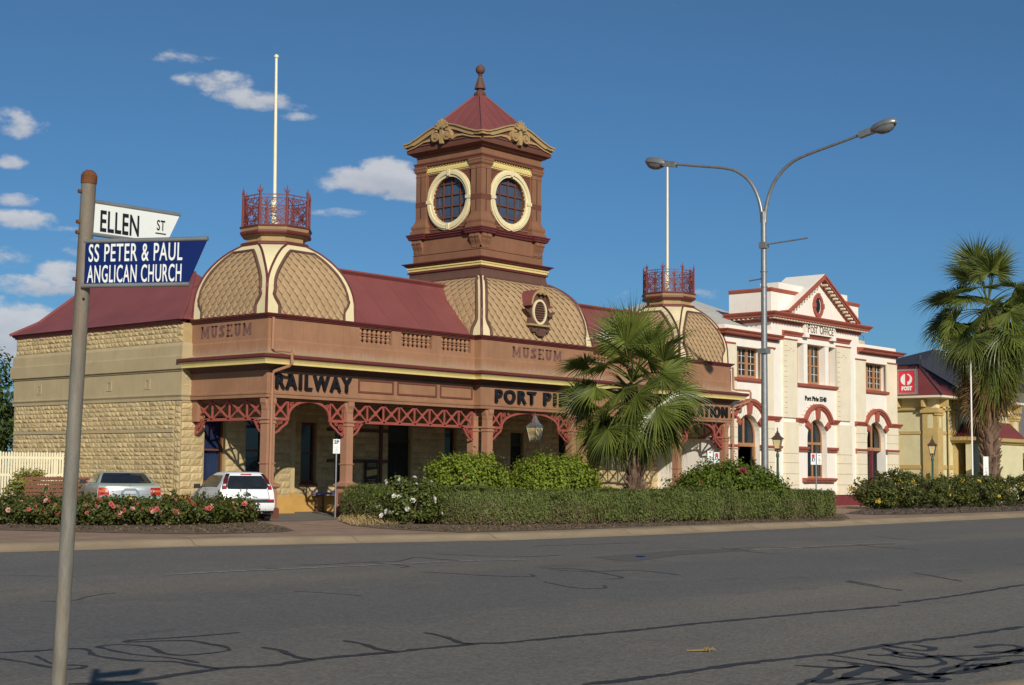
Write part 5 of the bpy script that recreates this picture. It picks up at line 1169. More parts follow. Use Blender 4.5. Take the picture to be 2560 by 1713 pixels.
mb = MB(); mb.sweep([(0, 3.5), (.1, 3.52), (.14, 3.6), (.3, 3.66), (.34, 3.85), (0, 3.88)], [(79.2, YH), (79.2, YH-1.1), (86.5, YH-1.1), (86.5, YH)]); mb.build('porch_cornice', 'hall_trim', HA)
mb = MB(); mb.plate(rect(79.2, 86.5, .13, 3.55), [archpoly(80.7, 82.3, .16, 2.75)], FX(YH-1.1), 0, .3); mb.build('porch_wall', 'hall_wall', HA)
mb = MB(); mb.sector(FX(YH-1.1), 81.5, 2.75, .80, 1.12, 0, math.pi, -.08, .01, 16); mb.prism(rect(80.38, 80.7, .13, 2.75), FX(YH-1.1), -.08, .01); mb.prism(rect(82.3, 82.62, .13, 2.75), FX(YH-1.1), -.08, .01); mb.prism([(81.4, 3.5), (81.6, 3.5), (81.56, 3.85), (81.44, 3.85)], FX(YH-1.1), -.14, .01); mb.build('door_surround', 'hall_trim', HA)
mb = MB(); mb.box(80.7, 82.3, YH-.95, YH-.9, .14, 2.65); 
for a in (80.85, 81.6): mb.plate(rect(a, a+.55, .5, 2.4), [rect(a+.08, a+.47, .6, 2.3)], FX(YH-.97), -.01, .03)
hd = mb.build('door', 'hall_wall', HA); mb = MB(); mb.prism(archpoly(80.7, 82.3, 2.65, 2.75), FX(YH-.93), 0, .03); mb.build('fanlight', 'glass_dark', hd); mb = MB(); mb.box(80.7, 82.3, YH-1.0, YH-.88, 2.62, 2.75); mb.build('transom', 'hall_roof', hd)
mb = MB(); mb.tube([(78.55, YH-.08, 6.0), (78.55, YH-.08, .2)], .05, 6); mb.tube([(XH-.08, 38.9, 4.4), (XH-.2, 38.7, 4.0), (XH-.2, 38.7, 1.5)], .06, 6); mb.build('downpipe', 'hall_trim', HA)
k_ = .96; HA.location = CAM+(Vector((85, 42, .14))-CAM)*k_; HA.scale = (k_, k_, k_)
# slate roofs further back
SB = thing('slate_roofed_building', 'dark slate roofed building rising behind the maroon hipped roof', 'building', (130, 64, .14), absolute=True)
mb = MB(); mb.box(113, 158, 57, 70, .1, 8.5); mb.build('wall', 'hall_wall', SB)
mb = MB(); A0, A1, A2, A3 = (111.5, 55.8, 8.4), (160, 55.8, 8.4), (160, 71.5, 8.4), (111.5, 71.5, 8.4); B0, B1 = (134, 63.5, 13.9), (150, 63.5, 13.9)
mb.face([A0, A1, B1, B0]); mb.face([A3, A0, B0]); mb.face([A2, A3, B0, B1]); mb.face([A1, A2, B1]); sr = mb.build('roof', 'slate', SB)
mb = MB()
for t_ in (.22, .55): p = Vector(A0).lerp(Vector(B0), t_); mb.box(p.x-.3, p.x+.3, p.y-.3, p.y+.3, p.z-.3, p.z+.7); mb.lathe([(.16, p.z+.7), (.13, p.z+1.1)], p.x, p.y, 8)
mb.build('chimney', 'slate', sr, split=False)
LWG = thing('low_shop', 'low cream building with grey tiled roof and a striped window hood far right', 'building', (98, 42, .14), absolute=True)
mb = MB(); mb.box(88.3, 118, 39.3, 50, .13, 4.05); mb.build('wall', 'hall_wall', LWG)
mat('tile_grey', (.17, .155, .15), .85, .12, 2, .3, 14)
mb = MB(); mb.face([(88.0, 38.8, 4.1), (118.4, 38.8, 4.1), (118.4, 45, 8.0), (88.0, 45, 8.0)]); mb.face([(88, 38.8, 4.1), (88, 45, 8.0), (88, 51, 4.1)]); mb.box(88, 118.4, 38.75, 38.82, 3.95, 4.12); mb.build('roof', 'tile_grey', LWG)
mb = MB(); mb.box(89.6, 100, 39.22, 39.32, 1.2, 3.2); wq = mb.build('window', 'po_red', LWG); mb = MB(); mb.box(92.3, 99.8, 39.2, 39.23, 1.3, 2.8); mb.build('pane', 'glass_dark', wq)
mb = MB(); mb.box(90.0, 91.5, 38.6, 39.25, 1.5, 2.3); ac = mb.build('air_conditioner', 'po_red', LWG); mb = MB(); mb.box(90.1, 91.4, 38.58, 38.61, 1.6, 2.2); mb.build('grille', 'dark_plastic', ac)
mb = MB()
for k in range(7): a = 89.8+k*.28; mb.face([(a, 38.3, 2.45), (a+.28, 38.3, 2.45), (a+.28, 39.22, 3.2), (a, 39.22, 3.2)], k % 2)
mb.build('window_hood', ['po_cream', 'hall_trim'], LWG)
GR = thing('dark_gable', 'dark gabled shed roof behind the right palm', 'building', (136, 60, .14), absolute=True)
mb = MB(); mb.prism([(130, 0), (130, 8.2), (136.5, 12.4), (143, 8.2), (143, 0)], FX(54), 0, 2.5); mb.build('wall', 'slate', GR)
# ---------------------------------------------------------------- garden beds and plants
sheet('garden_bed', [tuple(gp(*p, .14)[:2]) for p in ((-300,1318),(0,1325),(200,1330),(350,1333),(500,1335),(620,1333),(700,1330),(735,1327),(715,1318),(660,1306),(640,1298),(560,1290),(300,1288),(-300,1286))], .143, 'mulch')
sheet('garden_bed', [tuple(gp(*p, .14)[:2]) for p in ((862,1292),(846,1302),(880,1314),(960,1322),(1060,1327),(1150,1331),(1300,1327),(1500,1321),(1700,1315),(1900,1308),(2110,1301),(2125,1296),(2110,1285))]+[(49, 33), (47, 35), (34, 35)], .143, 'mulch')
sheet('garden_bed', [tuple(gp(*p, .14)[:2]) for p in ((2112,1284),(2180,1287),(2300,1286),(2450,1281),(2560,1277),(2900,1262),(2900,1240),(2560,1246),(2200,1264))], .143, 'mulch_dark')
def clumps(n, k, rx, ry, z0, h, cr, top=.5, lump=.16, low=-.25):
    """leaf centres gathered into clumps on an uneven mound"""
    u = rng.uniform(0, 2*np.pi, k); ct = rng.uniform(low, 1, k); stt = np.sqrt(1-np.clip(ct, -1, 1)**2); rad = rng.uniform(.72, 1.0, k)*(1+rng.normal(0, lump, k))
    C = np.stack([np.cos(u)*stt*rx*rad, np.sin(u)*stt*ry*rad, z0+h*.5+ct*h*.5*rad], 1); Nc = np.stack([np.cos(u)*stt, np.sin(u)*stt, ct+.45], 1)
    i = rng.integers(0, k, n); P = C[i]+rng.normal(0, cr, (n, 3))*np.array([1, 1, .8]); d = P-C[i]
    Nn = Nc[i]*.9+d/cr*.45; P[:, 2] = np.maximum(P[:, 2], z0+.03); return P, Nn
def bloom_mesh(matn, r=.06):
    mb = MB()
    for ring, (n, tilt, l) in enumerate(((6, .25, 1.0), (5, .75, .8), (4, 1.2, .6))):
        for k in range(n):
            a = 2*math.pi*k/n+ring*.5; d = Vector((math.cos(a), math.sin(a), 0)); t = Vector((-d.y, d.x, 0)); up = Vector((0, 0, 1))
            p1 = d*math.cos(tilt)*r*l+up*math.sin(tilt)*r*l; p0 = d*r*.1
            mb.grid([[p0-t*r*.25, p0+up*-.1*r, p0+t*r*.25], [p1*.6-t*r*.42+up*r*.08, p1*.6-up*r*.06, p1*.6+t*r*.42+up*r*.08], [p1-t*r*.22+up*r*.05, p1+up*r*.02, p1+t*r*.22+up*r*.05]])
    me = bpy.data.meshes.new('bloom'); me.from_pydata(mb.v, [], mb.f); me.materials.append(MATS[matn]); return me
BL = {k: bloom_mesh('petal_'+k) for k in ('pink', 'pale', 'white', 'yellow', 'magenta')}
def stems(t, n, r, h, name='stems', rad=.012, mt='twig'):
    mb = MB()
    for k in range(n):
        a = random.uniform(0, 2*math.pi); q = random.uniform(.3, 1); p = [Vector((random.uniform(-.1, .1), random.uniform(-.1, .1), 0))]
        for j in range(1, 5): p.append(Vector((math.cos(a)*r*q*(j/4)**.8+random.uniform(-.06, .06), math.sin(a)*r*q*(j/4)**.8+random.uniform(-.06, .06), h*j/4*random.uniform(.8, 1))))
        mb.tube(p, [rad*1.3, rad*1.1, rad, rad*.8, rad*.5], 5)
        if random.random() < .7: b = p[2]; mb.tube([b, b+Vector((random.uniform(-.3, .3), random.uniform(-.3, .3), random.uniform(.05, .3)))], [rad*.8, rad*.4], 4)
    return mb.build(name, mt, t, fix=False)
def blooms(t, P, kinds, n, size=(.8, 1.3), facing=None, zmin=.3):
    idx = [i for i in rng.permutation(len(P)) if P[i][2] > zmin and (facing is None or P[i][0]*facing.x+P[i][1]*facing.y > -.1)][:n]
    more = []
    for i in idx:
        more.append(Vector(P[i]))
        if random.random() < .45:
            for _ in range(random.randint(1, 2)): more.append(Vector(P[i])+Vector((random.uniform(-.11, .11), random.uniform(-.11, .11), random.uniform(-.08, .08))))
    for p in more:
        o = bpy.data.objects.new('rose_bloom', BL[random.choice(kinds)]); COL.objects.link(o); o.parent = t
        out = Vector((p.x, p.y, .25)).normalized(); o.location = p+out*.05; o.rotation_euler = (out+Vector((random.uniform(-.4, .4), random.uniform(-.4, .4), .2))).to_track_quat('Z', 'Y').to_euler(); s = random.uniform(*size); o.scale = (s, s, s)
VIEW = Vector((-.70, -.71, 0))
def rose(loc, r, h, lab, kinds, nb, leaf='rose_leaf', group=None, n=2600, ry=None, name='rose_bush', cat='rose bush', lsz=.085, k=60, bs=(.8, 1.3), shoots=3):
    t = thing(name, lab, cat, loc, 0, group)
    P, Nn = clumps(n, k, r, ry or r, .05, h-.05, .11, lump=.14, low=-.85)
    for _ in range(shoots):                                  # long shoots above the outline
        a = random.uniform(0, 6.3); q = random.uniform(.2, .8)*r; b = np.array([math.cos(a)*q, math.sin(a)*q, h*.85]); m = 40; tt = rng.uniform(0, 1, (m, 1)); dirv = np.array([math.cos(a)*.25, math.sin(a)*.25, .38])*random.uniform(.6, 1.1)
        P = np.concatenate([P, b+dirv*tt+rng.normal(0, .035, (m, 3))]); Nn = np.concatenate([Nn, rng.normal(0, 1, (m, 3))])
    leaf_mesh('foliage', P, Nn, lsz, .62, leaf, t); stems(t, 16, r*.85, h*.8)
    if nb: blooms(t, P, kinds, nb, bs, VIEW)
    return t
gpk = 'pink rose bushes along the kerbside bed'
pk = [(-95, 1318, .85, .90, 8), (40, 1319, .85, .84, 10), (165, 1320, .8, .80, 8), (285, 1321, .85, .80, 12), (400, 1320, .82, .78, 14), (496, 1318, .76, .78, 12), (574, 1315, .58, .72, 10)]
plab = ['pink rose bush at the left edge of the photo in front of the picket fence', 'pink rose bush in front of the yellowish shrub by the fence', 'pink rose bush half hidden behind the grey street sign pole', 'pink rose bush in front of the tail of the green sedan', 'pink rose bush with a tight cluster of blooms right of the green sedan', 'pink rose bush left of the white hatchback bumper', 'pink rose bush covering the lower left of the white hatchback']
for (px, py, r, h, nb), lab in zip(pk, plab):
    p = gp(px, py-6, .14); d = Vector((p.x, p.y, 0)).normalized(); p = p+d*.75; p.z = .14; rose(p, r*1.15, h*.84, lab, ['pink', 'pink', 'pink', 'pale'], nb+7, group=gpk, n=6200, k=130, bs=(.7, 1.35))
p = gp(1022, 1312, .14); p += Vector((.35, .35, 0)); p.z = .14
rose(p, .92, 1.22, 'white flowering rose bush in front of the clipped hedge', ['white'], 30, leaf='rose_leaf_yellow', n=4600, k=90, bs=(.9, 1.4))
yl = [(2190, 1274, .75, 1.05), (2240, 1273, .85, 1.5), (2305, 1272, .95, 1.35), (2375, 1270, .95, 1.30), (2450, 1268, .95, 1.3), (2530, 1266, 1.0, 1.3), (2620, 1262, 1.0, 1.3), (2720, 1258, 1.0, 1.3)]
ylab = ['low dark rose bush at the left end of the yellow roses beside the red plinth', 'tall yellow rose bush in front of the post office porch arch', 'yellow rose bush with bright yellow blooms right of the porch', 'yellow rose bush in front of the far green lamp post', 'yellow rose bush left of the tall palm trunk', 'yellow rose bush at the foot of the tall palm', 'yellow rose bush hiding the white off road wagon', 'yellow rose bush at the far right end of the bed']
for (px, py, r, h), lab in zip(yl, ylab):
    p = gp(px, py, .14); d = Vector((p.x, p.y, 0)).normalized(); p += d*.8; p.z = .14; rose(p, r*1.3, h*1.12, lab, ['yellow'], 6, group='yellow rose bushes in the right bed', n=5600, lsz=.11, k=120, bs=(1.1, 2.0), shoots=6)
p = gp(2078, 1262, .14); rose(p, .8, .95, 'dark rose bush poking up behind the right end of the hedge', ['magenta'], 2, n=1600, lsz=.10, shoots=5, bs=(.8, 1.2))
rose(gp(1990, 1262, .14), .7, .85, 'sparse rose shoots behind the hedge beside the twin parking signs', ['magenta'], 0, n=800, lsz=.10, shoots=6)
t = thing('shrub', 'yellowish green shrub in front of the white picket fence', 'shrub', (26.55, 45.5, .14)); P, Nn = clumps(2600, 60, .55, .55, .2, 1.15, .10); leaf_mesh('foliage', P, Nn, .10, .5, 'shrub_olive', t, up=.8); stems(t, 14, .5, 1.0)
t = thing('shrub', 'pale green low shrub between picket fence and brown bench', 'shrub', (27.3, 44.3, .14)); P, Nn = clumps(1500, 40, .5, .5, .15, .95, .10); leaf_mesh('foliage', P, Nn, .09, .5, 'rose_leaf_yellow', t); stems(t, 8, .4, .7)
t = thing('planter', 'dark blue planter of red flowers beside the green sedan', 'planter', (26.0, 40.6, .14))
mb = MB(); mb.lathe([(.24, 0), (.30, .45), (.33, .5), (.30, .5), (.28, .44)], 0, 0, 16); mb.build('pot', 'dark_plastic', t); P, Nn = clumps(700, 25, .36, .36, .4, .6, .08); leaf_mesh('foliage', P, Nn, .08, .7, 'rose_leaf', t); blooms(t, P, ['magenta', 'pink'], 16, (.9, 1.3))
# bougainvillea mounds
def mound(loc, rx, ry, h, lab, leafm, n, nb, k=130, lsz=.085, rot=0, cr=.13, name='bougainvillea_bush'):
    t = thing(name, lab, 'bush', loc, rot, 'bougainvillea bushes inside the hedge')
    P, Nn = clumps(n, k, rx, ry, .05, h-.05, cr, lump=.07, low=-.6); leaf_mesh('foliage', P, Nn, lsz, .75, leafm, t)
    core = MB(); core.lathe([(max(.02, math.sin(math.pi*j/8)), .2+(h*.78-.2)*(.5-.5*math.cos(math.pi*j/8))) for j in range(9)], 0, 0, 14); o = core.build('branch_core', 'trunk_grey', t)  # solid core inside the leaves; its dark brown stands in for inner shade
    for v in o.data.vertices: v.co.x *= rx*.60*random.uniform(.9, 1.1); v.co.y *= ry*.60*random.uniform(.9, 1.1)
    if nb: blooms(t, P, ['magenta'], nb, (1.0, 1.7), VIEW, .5)
    return t
RB = R_(-48.5)
mound((33.25, 31.2, .14), 1.40, 1.2, 2.02, 'large lime green bush, left of the two mounds behind the hedge', 'bush_lime', 17000, 4, rot=RB, k=300)
mound((35.15, 29.3, .14), 1.42, 1.2, 2.05, 'large lime green bush next to the leaning palm trunk', 'bush_lime', 17000, 9, rot=RB, k=300)
mound((42.6, 27.75, .14), 1.95, 1.3, 1.9, 'wide dark green bush at the foot of the double street light', 'bush_dark', 21000, 8, rot=RB, k=380)
# clipped hedge
HG = thing('hedge', 'long clipped grey green hedge edging the garden bed by the road', 'hedge', (36, 28, .14), absolute=True)
hp = [(32.6, 35.0), (31.8, 32.6), (31.1, 30.6), (30.95, 29.7), (31.15, 29.05), (31.7, 28.6), (32.6, 28.3), (34.5, 28.0), (38, 27.5), (42, 27.0), (46.3, 26.5)]
hp = [Vector(p) for p in dense(hp, .35)]
for _ in range(6): hp = [hp[0]]+[(hp[k-1]+hp[k]*2+hp[k+1])/4 for k in range(1, len(hp)-1)]+[hp[-1]]
hn = []
for k in range(len(hp)):
    t_ = (hp[min(len(hp)-1, k+1)]-hp[max(0, k-1)]).normalized(); hn.append(Vector((t_.y, -t_.x)))
hl = np.array([((hp[k+1]+hn[k+1]*.7)-(hp[k]+hn[k]*.7)).length for k in range(len(hp)-1)]); hl /= hl.sum()
def hnoise(x, y): return .10*math.sin(x*1.7+y*.6)+.07*math.sin(x*4.1-y*2.2)+.05*math.sin(x*7.7+y*5.1)
def hedge_points(n, zlo=0., zhi=1., bias=1.0):
    seg = rng.choice(len(hp)-1, n, p=hl); tt = rng.uniform(0, 1, n); P = np.zeros((n, 3)); Nn = np.zeros((n, 3)); Hh, Wd = .93, .72
    for i in range(n):
        a, b = hp[seg[i]], hp[seg[i]+1]; nr = hn[seg[i]].lerp(hn[seg[i]+1], tt[i]).normalized(); c = a.lerp(b, tt[i]); s = rng.uniform(0, 1); nz_ = hnoise(c.x, c.y)
        if s < .42: q = s/.42; q = zlo+(zhi-zlo)*q**bias; o, z, nn = Wd+.06*math.sin(q*3)-.10*max(0, q-.8)/.2+nz_, q*Hh, (1, .25)
        elif s < .80: q = (s-.42)/.38; o, z, nn = Wd*(1-2*q), Hh*zhi+nz_*.6, (.0, 1)
        else: q = (s-.80)/.2; o, z, nn = -Wd-nz_, (zlo+(zhi-zlo)*q)*Hh, (-1, .25)
        P[i] = (c.x+nr.x*o, c.y+nr.y*o, .14+z); Nn[i] = (nr.x*nn[0], nr.y*nn[0], nn[1])
    # rounded ends
    return P+rng.normal(0, .035, (n, 3)), Nn
P, Nn = hedge_points(90000, .10, 1.0, .75); 
e = np.array([hp[-1].x, hp[-1].y]); m = 3000; yy = rng.uniform(-.75, .75, m); zz = rng.uniform(.1, 1, m); P = np.concatenate([P, np.stack([e[0]+rng.normal(0, .05, m)+.05, e[1]+yy, .14+zz*.95], 1)]); Nn = np.concatenate([Nn, np.tile([1, 0, .3], (m, 1))])
leaf_mesh('foliage', P, Nn, .115, .26, 'hedge_leaf', HG, jitter=.6, up=1.3)
P, Nn = hedge_points(34000, .0, .70, 1.2); sel = (P[:, 2] < .85); P, Nn = P[sel], Nn[sel]; q = np.array([math.sin(x*1.9)+math.sin(x*.7+1.3+y) for x, y in P[:, :2]]); keep = (q+rng.normal(0, .6, len(q))) > -.1+P[:, 2]*.9
leaf_mesh('dry_twigs', P[keep], Nn[keep], .13, .2, 'hedge_dry', HG, jitter=.9, up=.8)
mb = MB(); rows = []
for k, c in enumerate(hp):
    a = hp[max(0, k-1)]; b = hp[min(len(hp)-1, k+1)]; t_ = (b-a).normalized(); nr = Vector((t_.y, -t_.x)); nz_ = hnoise(c.x, c.y)
    rows.append([(c.x+nr.x*o, c.y+nr.y*o, z) for o, z in ((.42+nz_*.5, .14), (.44+nz_*.5, .7), (.32+nz_*.5, .90), (0, .95), (-.32, .90), (-.38, .7), (-.38, .14))])
mb.grid(rows); mb.face(rows[0]); mb.face(rows[-1][::-1]); mb.build('branch_core', 'twig', HG)
# dry grass and mulch litter at the bed edges
def scatter_on(polypx, n, matn, name, lab, size, asp, up, z=.15, cat='litter', spread=.02):
    poly = [tuple(gp(*p, .14)[:2]) for p in polypx]; xs = [p[0] for p in poly]; ys = [p[1] for p in poly]; P = []
    def inside(x, y):
        c = False; j = len(poly)-1
        for i in range(len(poly)):
            if (poly[i][1] > y) != (poly[j][1] > y) and x < (poly[j][0]-poly[i][0])*(y-poly[i][1])/(poly[j][1]-poly[i][1])+poly[i][0]: c = not c
            j = i
        return c
    while len(P) < n:
        x, y = random.uniform(min(xs), max(xs)), random.uniform(min(ys), max(ys))
        if inside(x, y): P.append((x, y, z+abs(random.gauss(0, spread))))
    o = leaf_mesh(name, np.array(P), np.tile([0, 0, 1.0], (n, 1)), size, asp, matn, None, jitter=.5 if up == 0 else 1.5, up=up); return tag(o, lab, cat, kind='stuff')
scatter_on(((862,1290),(846,1302),(880,1316),(960,1316),(1010,1312),(960,1296)), 900, 'dry_grass', 'dry_grass', 'dry straw coloured grass at the left end of the hedge', .22, .10, 1.2, .17, 'grass', .05)
scatter_on(((0,1322),(200,1328),(490,1333),(640,1332),(725,1327),(650,1306),(560,1300),(0,1300)), 2600, 'hedge_dry', 'bark_litter', 'bark and dry leaf litter under the pink roses', .09, .4, 0, .15)
scatter_on(((900,1316),(1060,1327),(1150,1331),(1500,1321),(1900,1308),(2110,1300),(2100,1290),(1500,1310),(1100,1318)), 2600, 'hedge_dry', 'bark_litter', 'bark and dry leaf litter along the hedge foot', .09, .4, 0, .15)
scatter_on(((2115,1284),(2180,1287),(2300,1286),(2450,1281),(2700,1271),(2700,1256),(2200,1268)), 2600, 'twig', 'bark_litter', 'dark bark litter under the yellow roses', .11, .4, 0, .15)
# trees at the left
def tree(loc, h, r, lab, n=9000, zc=.55, k=150, lm='tree_dark', cr=.38, sz=.30, grp='dark trees beyond the fence'):
    t = thing('tree', lab, 'tree', loc, 0, grp); mb = MB()
    mb.tube([(0, 0, 0), (.1, .05, h*.25), (-.05, .1, h*.5), (.05, 0, h*.78)], [.22, .18, .13, .05], 8)
    for j in range(9):
        a = j*.75; b = h*(.28+.05*j); mb.tube([(0, 0, b), (math.cos(a)*r*.4, math.sin(a)*r*.4, b+h*.12), (math.cos(a)*r*.75, math.sin(a)*r*.75, b+h*.15)], [.09, .06, .02], 6)
    mb.build('trunk', 'trunk_grey', t, smooth=True); u = rng.uniform(0, 2*np.pi, k); ct = rng.uniform(-1, 1, k); rd = rng.uniform(.35, 1, k)**.6; s_ = np.sqrt(1-ct**2)
    C = np.stack([np.cos(u)*s_*r*rd, np.sin(u)*s_*r*rd, h*zc+ct*h*(1-zc)*rd], 1); i = rng.integers(0, k, n); P = C[i]+rng.normal(0, cr, (n, 3)); leaf_mesh('crown', P, (P-np.array([0, 0, h*.5]))/r+np.array([0, 0, .5]), sz, .35, lm, t, up=-.8); return t
tree((34.6, 65.5, 0), 7.3, 2.9, 'dark green weeping tree behind the picket fence at the left edge', 17000)
tree((30.2, 66, 0), 5.8, 3.0, 'dark lower tree outside the left edge beyond the fence', 6000)
# fan palms
def frond(c, azm, elv, pet, R, droop, seed, n=42, spread=2.2, curve=.35):
    r = random.Random(seed); a = Vector((math.cos(azm)*math.cos(elv), math.sin(azm)*math.cos(elv), math.sin(elv))); side = Vector((-math.sin(azm), math.cos(azm), 0)); mb = MB(); p = [Vector(c)]; d = a.copy()
    for k in range(6): d = (d+Vector((0, 0, -curve*.16))).normalized(); p.append(p[-1]+d*pet/6)
    mb.tube(p, [.045, .036, .030, .026, .022, .02, .015], 5, 1); b = p[-1]; ax = d; side = (side-ax*side.dot(ax)).normalized(); nrm = side.cross(ax).normalized()
    if nrm.z < 0: nrm = -nrm
    tw = r.uniform(-.85, .85); side = (side*math.cos(tw)+nrm*math.sin(tw)).normalized(); nrm = side.cross(ax).normalized(); dphi = 2*spread/n
    for k in range(n):
        ph = -spread+dphi*(k+.5)+r.uniform(-.02, .02); L = R*(.80+.20*math.cos(ph*.8))*r.uniform(.88, 1.06); dd = (ax*math.cos(ph)+side*math.sin(ph)+nrm*(.16+.10*math.cos(ph*2))*1.0).normalized(); wv = (side*math.cos(ph)-ax*math.sin(ph)).normalized(); q = b.copy(); rows = []; m = 9
        for j in range(m+1):
            t = j/m; wm_ = R*.36*dphi*.60
            w = wm_*min(1, t/.34) if t < .38 else wm_*max(.06, 1-((t-.38)/.50)**.8)
            w = max(w, .002); nn = dd.cross(wv).normalized()
            if nn.z < 0: nn = -nn
            rows.append([q-wv*w, q-nn*w*.75, q+wv*w]); g = droop*max(0, t-.36)**1.25*1.7*r.uniform(.6, 1.4); dd = (dd+Vector((r.uniform(-.03, .03), r.uniform(-.03, .03), -g))).normalized(); q = q+dd*L/m
        mb.grid(rows)
    return mb
def palm(loc, top, rows, lab, r0, r1, seed, skirt=0, boots=150, R=(1.1, 1.3), pet=(1.0, 1.35)):
    t = thing('fan_palm', lab, 'palm tree', loc, 0, 'fan palms along the street'); rr = random.Random(seed); c = Vector(top)-Vector(loc); mb = MB(); H = c.z
    pts = [Vector((c.x*k/8, c.y*k/8, H*k/8)) for k in range(9)]; mb.tube(pts, [r0*1.12, r0, r0*.95, r0*.92, r0*.9, r1, r1, r1, r1*.8], 14)
    for k in range(boots):                                     # old leaf bases up the trunk
        z = H*.97*(k+.5)/boots; a = k*2.4+rr.uniform(-.3, .3); rad = (r0*1.0 if z < H*.55 else r1)*.96; o = Vector((c.x*z/H, c.y*z/H, z)); d = Vector((math.cos(a), math.sin(a), 0)); s_ = Vector((-d.y, d.x, 0)); w = rr.uniform(.045, .075)*(r0/.24); l = rr.uniform(.13, .26)*(r0/.24); ou = rr.uniform(.25, .75)*l
        b0 = o+d*rad; tip = b0+Vector((0, 0, l))+d*ou; mb.face([b0-s_*w, b0+s_*w, tip+s_*w*.4, tip-s_*w*.4]); mb.face([b0-s_*w, tip-s_*w*.4, tip-s_*w*.4-d*.05, b0-s_*w-d*.05+Vector((0, 0, l*.5))]); mb.face([b0+s_*w, tip+s_*w*.4, tip+s_*w*.4-d*.05, b0+s_*w-d*.05+Vector((0, 0, l*.5))])
    mb.build('trunk', 'trunk', t, fix=False); sd = seed*100
    for row in rows:
        n, e0, e1, dr, mt = row[:5]; low = row[5] if len(row) > 5 else 0
        for k in range(n):
            sd += 1; a = 2*math.pi*(k+rr.uniform(-.3, .3))/n+e0*3; el = R_(rr.uniform(e0, e1)); h0 = .15+.25*(el > .5)
            frond(c+Vector((0, 0, -.35+h0*1.2+(el < 0)*-.25-low*rr.uniform(.6, 1.2))), a, el, rr.uniform(*pet)*(1.0 if el > -.5 else .9), rr.uniform(*R), dr*rr.uniform(.8, 1.2), sd, curve=.25+.5*(el < .9)).build('frond', [mt, 'palm_dead' if mt == 'palm_dead' else 'palm_leaf'], t, fix=False)
    return t
palm((38.05, 28.28, .14), (37.75, 28.2, 4.45), [(6, 62, 86, .14, 'palm_leaf'), (10, 36, 60, .28, 'palm_leaf'), (11, 8, 34, .55, 'palm_leaf'), (10, -18, 6, .9, 'palm_leaf'), (8, -42, -20, 1.1, 'palm_leaf'), (3, -60, -46, 1.1, 'palm_leaf')], 'bushy fan palm with a rough trunk standing behind the hedge', .27, .20, 5, boots=170, R=(1.35, 1.7), pet=(1.15, 1.7))
palm((76.26, 33.0, .14), (75.8, 32.75, 10.7), [(7, 60, 84, .22, 'palm_leaf'), (11, 34, 58, .45, 'palm_leaf'), (12, 4, 32, .75, 'palm_leaf'), (12, -26, 2, 1.1, 'palm_leaf'), (10, -50, -26, 1.3, 'palm_leaf', .3), (6, -66, -46, 1.3, 'palm_leaf', 1.2), (4, -72, -52, 1.3, 'palm_leaf', 2.2), (6, -80, -62, 1.3, 'palm_dead', 1.4), (5, -82, -62, 1.3, 'palm_dead', 2.6)], 'tall fan palm with shaggy hanging fronds rising from the yellow roses', .43, .33, 6, boots=320, R=(2.1, 2.6), pet=(1.9, 2.5))
# ---------------------------------------------------------------- street furniture
SS = thing('street_sign', 'rusty grey pole carrying white and blue street name blades', 'street sign', (3.5394, 5.7689, .13), absolute=True)
pb = Vector((3.5394, 5.7689, 0)); ptop = Vector((3.4455, 5.488, 2.925)); pd = (ptop-pb).normalized()
mb = MB(); mb.tube([pb, ptop], .0315, 20); mb.build('pole', 'galv', SS, smooth=True)
mb = MB(); q = ptop; mb.tube([q-pd*.012, q+pd*.022], .0345, 20); mb.tube([q+pd*.022, q+pd*.036, q+pd*.046], [.0345, .027, .013], 20); mb.build('cap', 'rust', SS, smooth=True)
for z in (2.875, 2.745, 2.70, 2.50):
    p = pb+pd*((z)/pd.z); dl = Vector((-.80, .10, 0)).normalized()*.036; mb = MB(); mb.tube([p+dl*.5, p+dl*1.25], .009, 8); mb.build('bolt', 'rust', SS, smooth=True)
p = pb+pd*(2.415/pd.z)-RT0*0+Vector((-.56, -.66, 0)).normalized()*.0318+RT*.012; mb = MB(); mb.ball(p, .0055, 0, 6); mb.build('bolt_hole', 'black', SS)
def blade(name, p0, d, l_top, l_bot, z0, z1, matn, rail=.012):
    d = Vector(d).normalized(); n = Vector((d.y, -d.x, 0)); fn = lambda u, w, dd: (p0.x+d.x*u-n.x*dd, p0.y+d.y*u-n.y*dd, w)
    mb = MB(); mb.prism([(.0, z0), (l_bot, z0), (l_top, z1), (.0, z1)], fn, -.0035, .0035); b = mb.build(name, matn, SS)
    mb = MB(); mb.tube([fn(-.01, z1+.006, 0), fn(l_top+.004, z1+.006, 0)], rail*.75, 10); mb.tube([fn(-.012, z0-.006, 0), fn(l_bot+.004, z0-.006, 0)], rail*.75, 10); mb.build('rail', 'steel', b, smooth=True)
    return b, fn, d
pw = pb+pd*(2.78/pd.z); dW = Vector((1, -.035, 0))
b1, fn1, d1 = blade('white_blade', pw+Vector((.022, -.01, 0)), dW, .435, .372, 2.703, 2.833, 'sign_white')
N1 = Vector((d1.y, -d1.x, 0))
text('letters', 'ELLEN', .13, Vector(fn1(.035, 2.715, -.005)), d1, (0, 0, 1), 'black_letter', b1, depth=.002, bold=.0022, width=.192, spacing=1.06)
text('letters', 'ST', .066, Vector(fn1(.318, 2.755, -.005)), d1, (0, 0, 1), 'black_letter', b1, depth=.002, bold=.0004, width=.042, spacing=1.1)
mb = MB(); mb.prism(rect(.312, .366, 2.738, 2.743), fn1, -.0055, -.003); mb.build('underline', 'black_letter', b1)
pu = pb+pd*(2.565/pd.z); az2 = R_(-63.8+4)
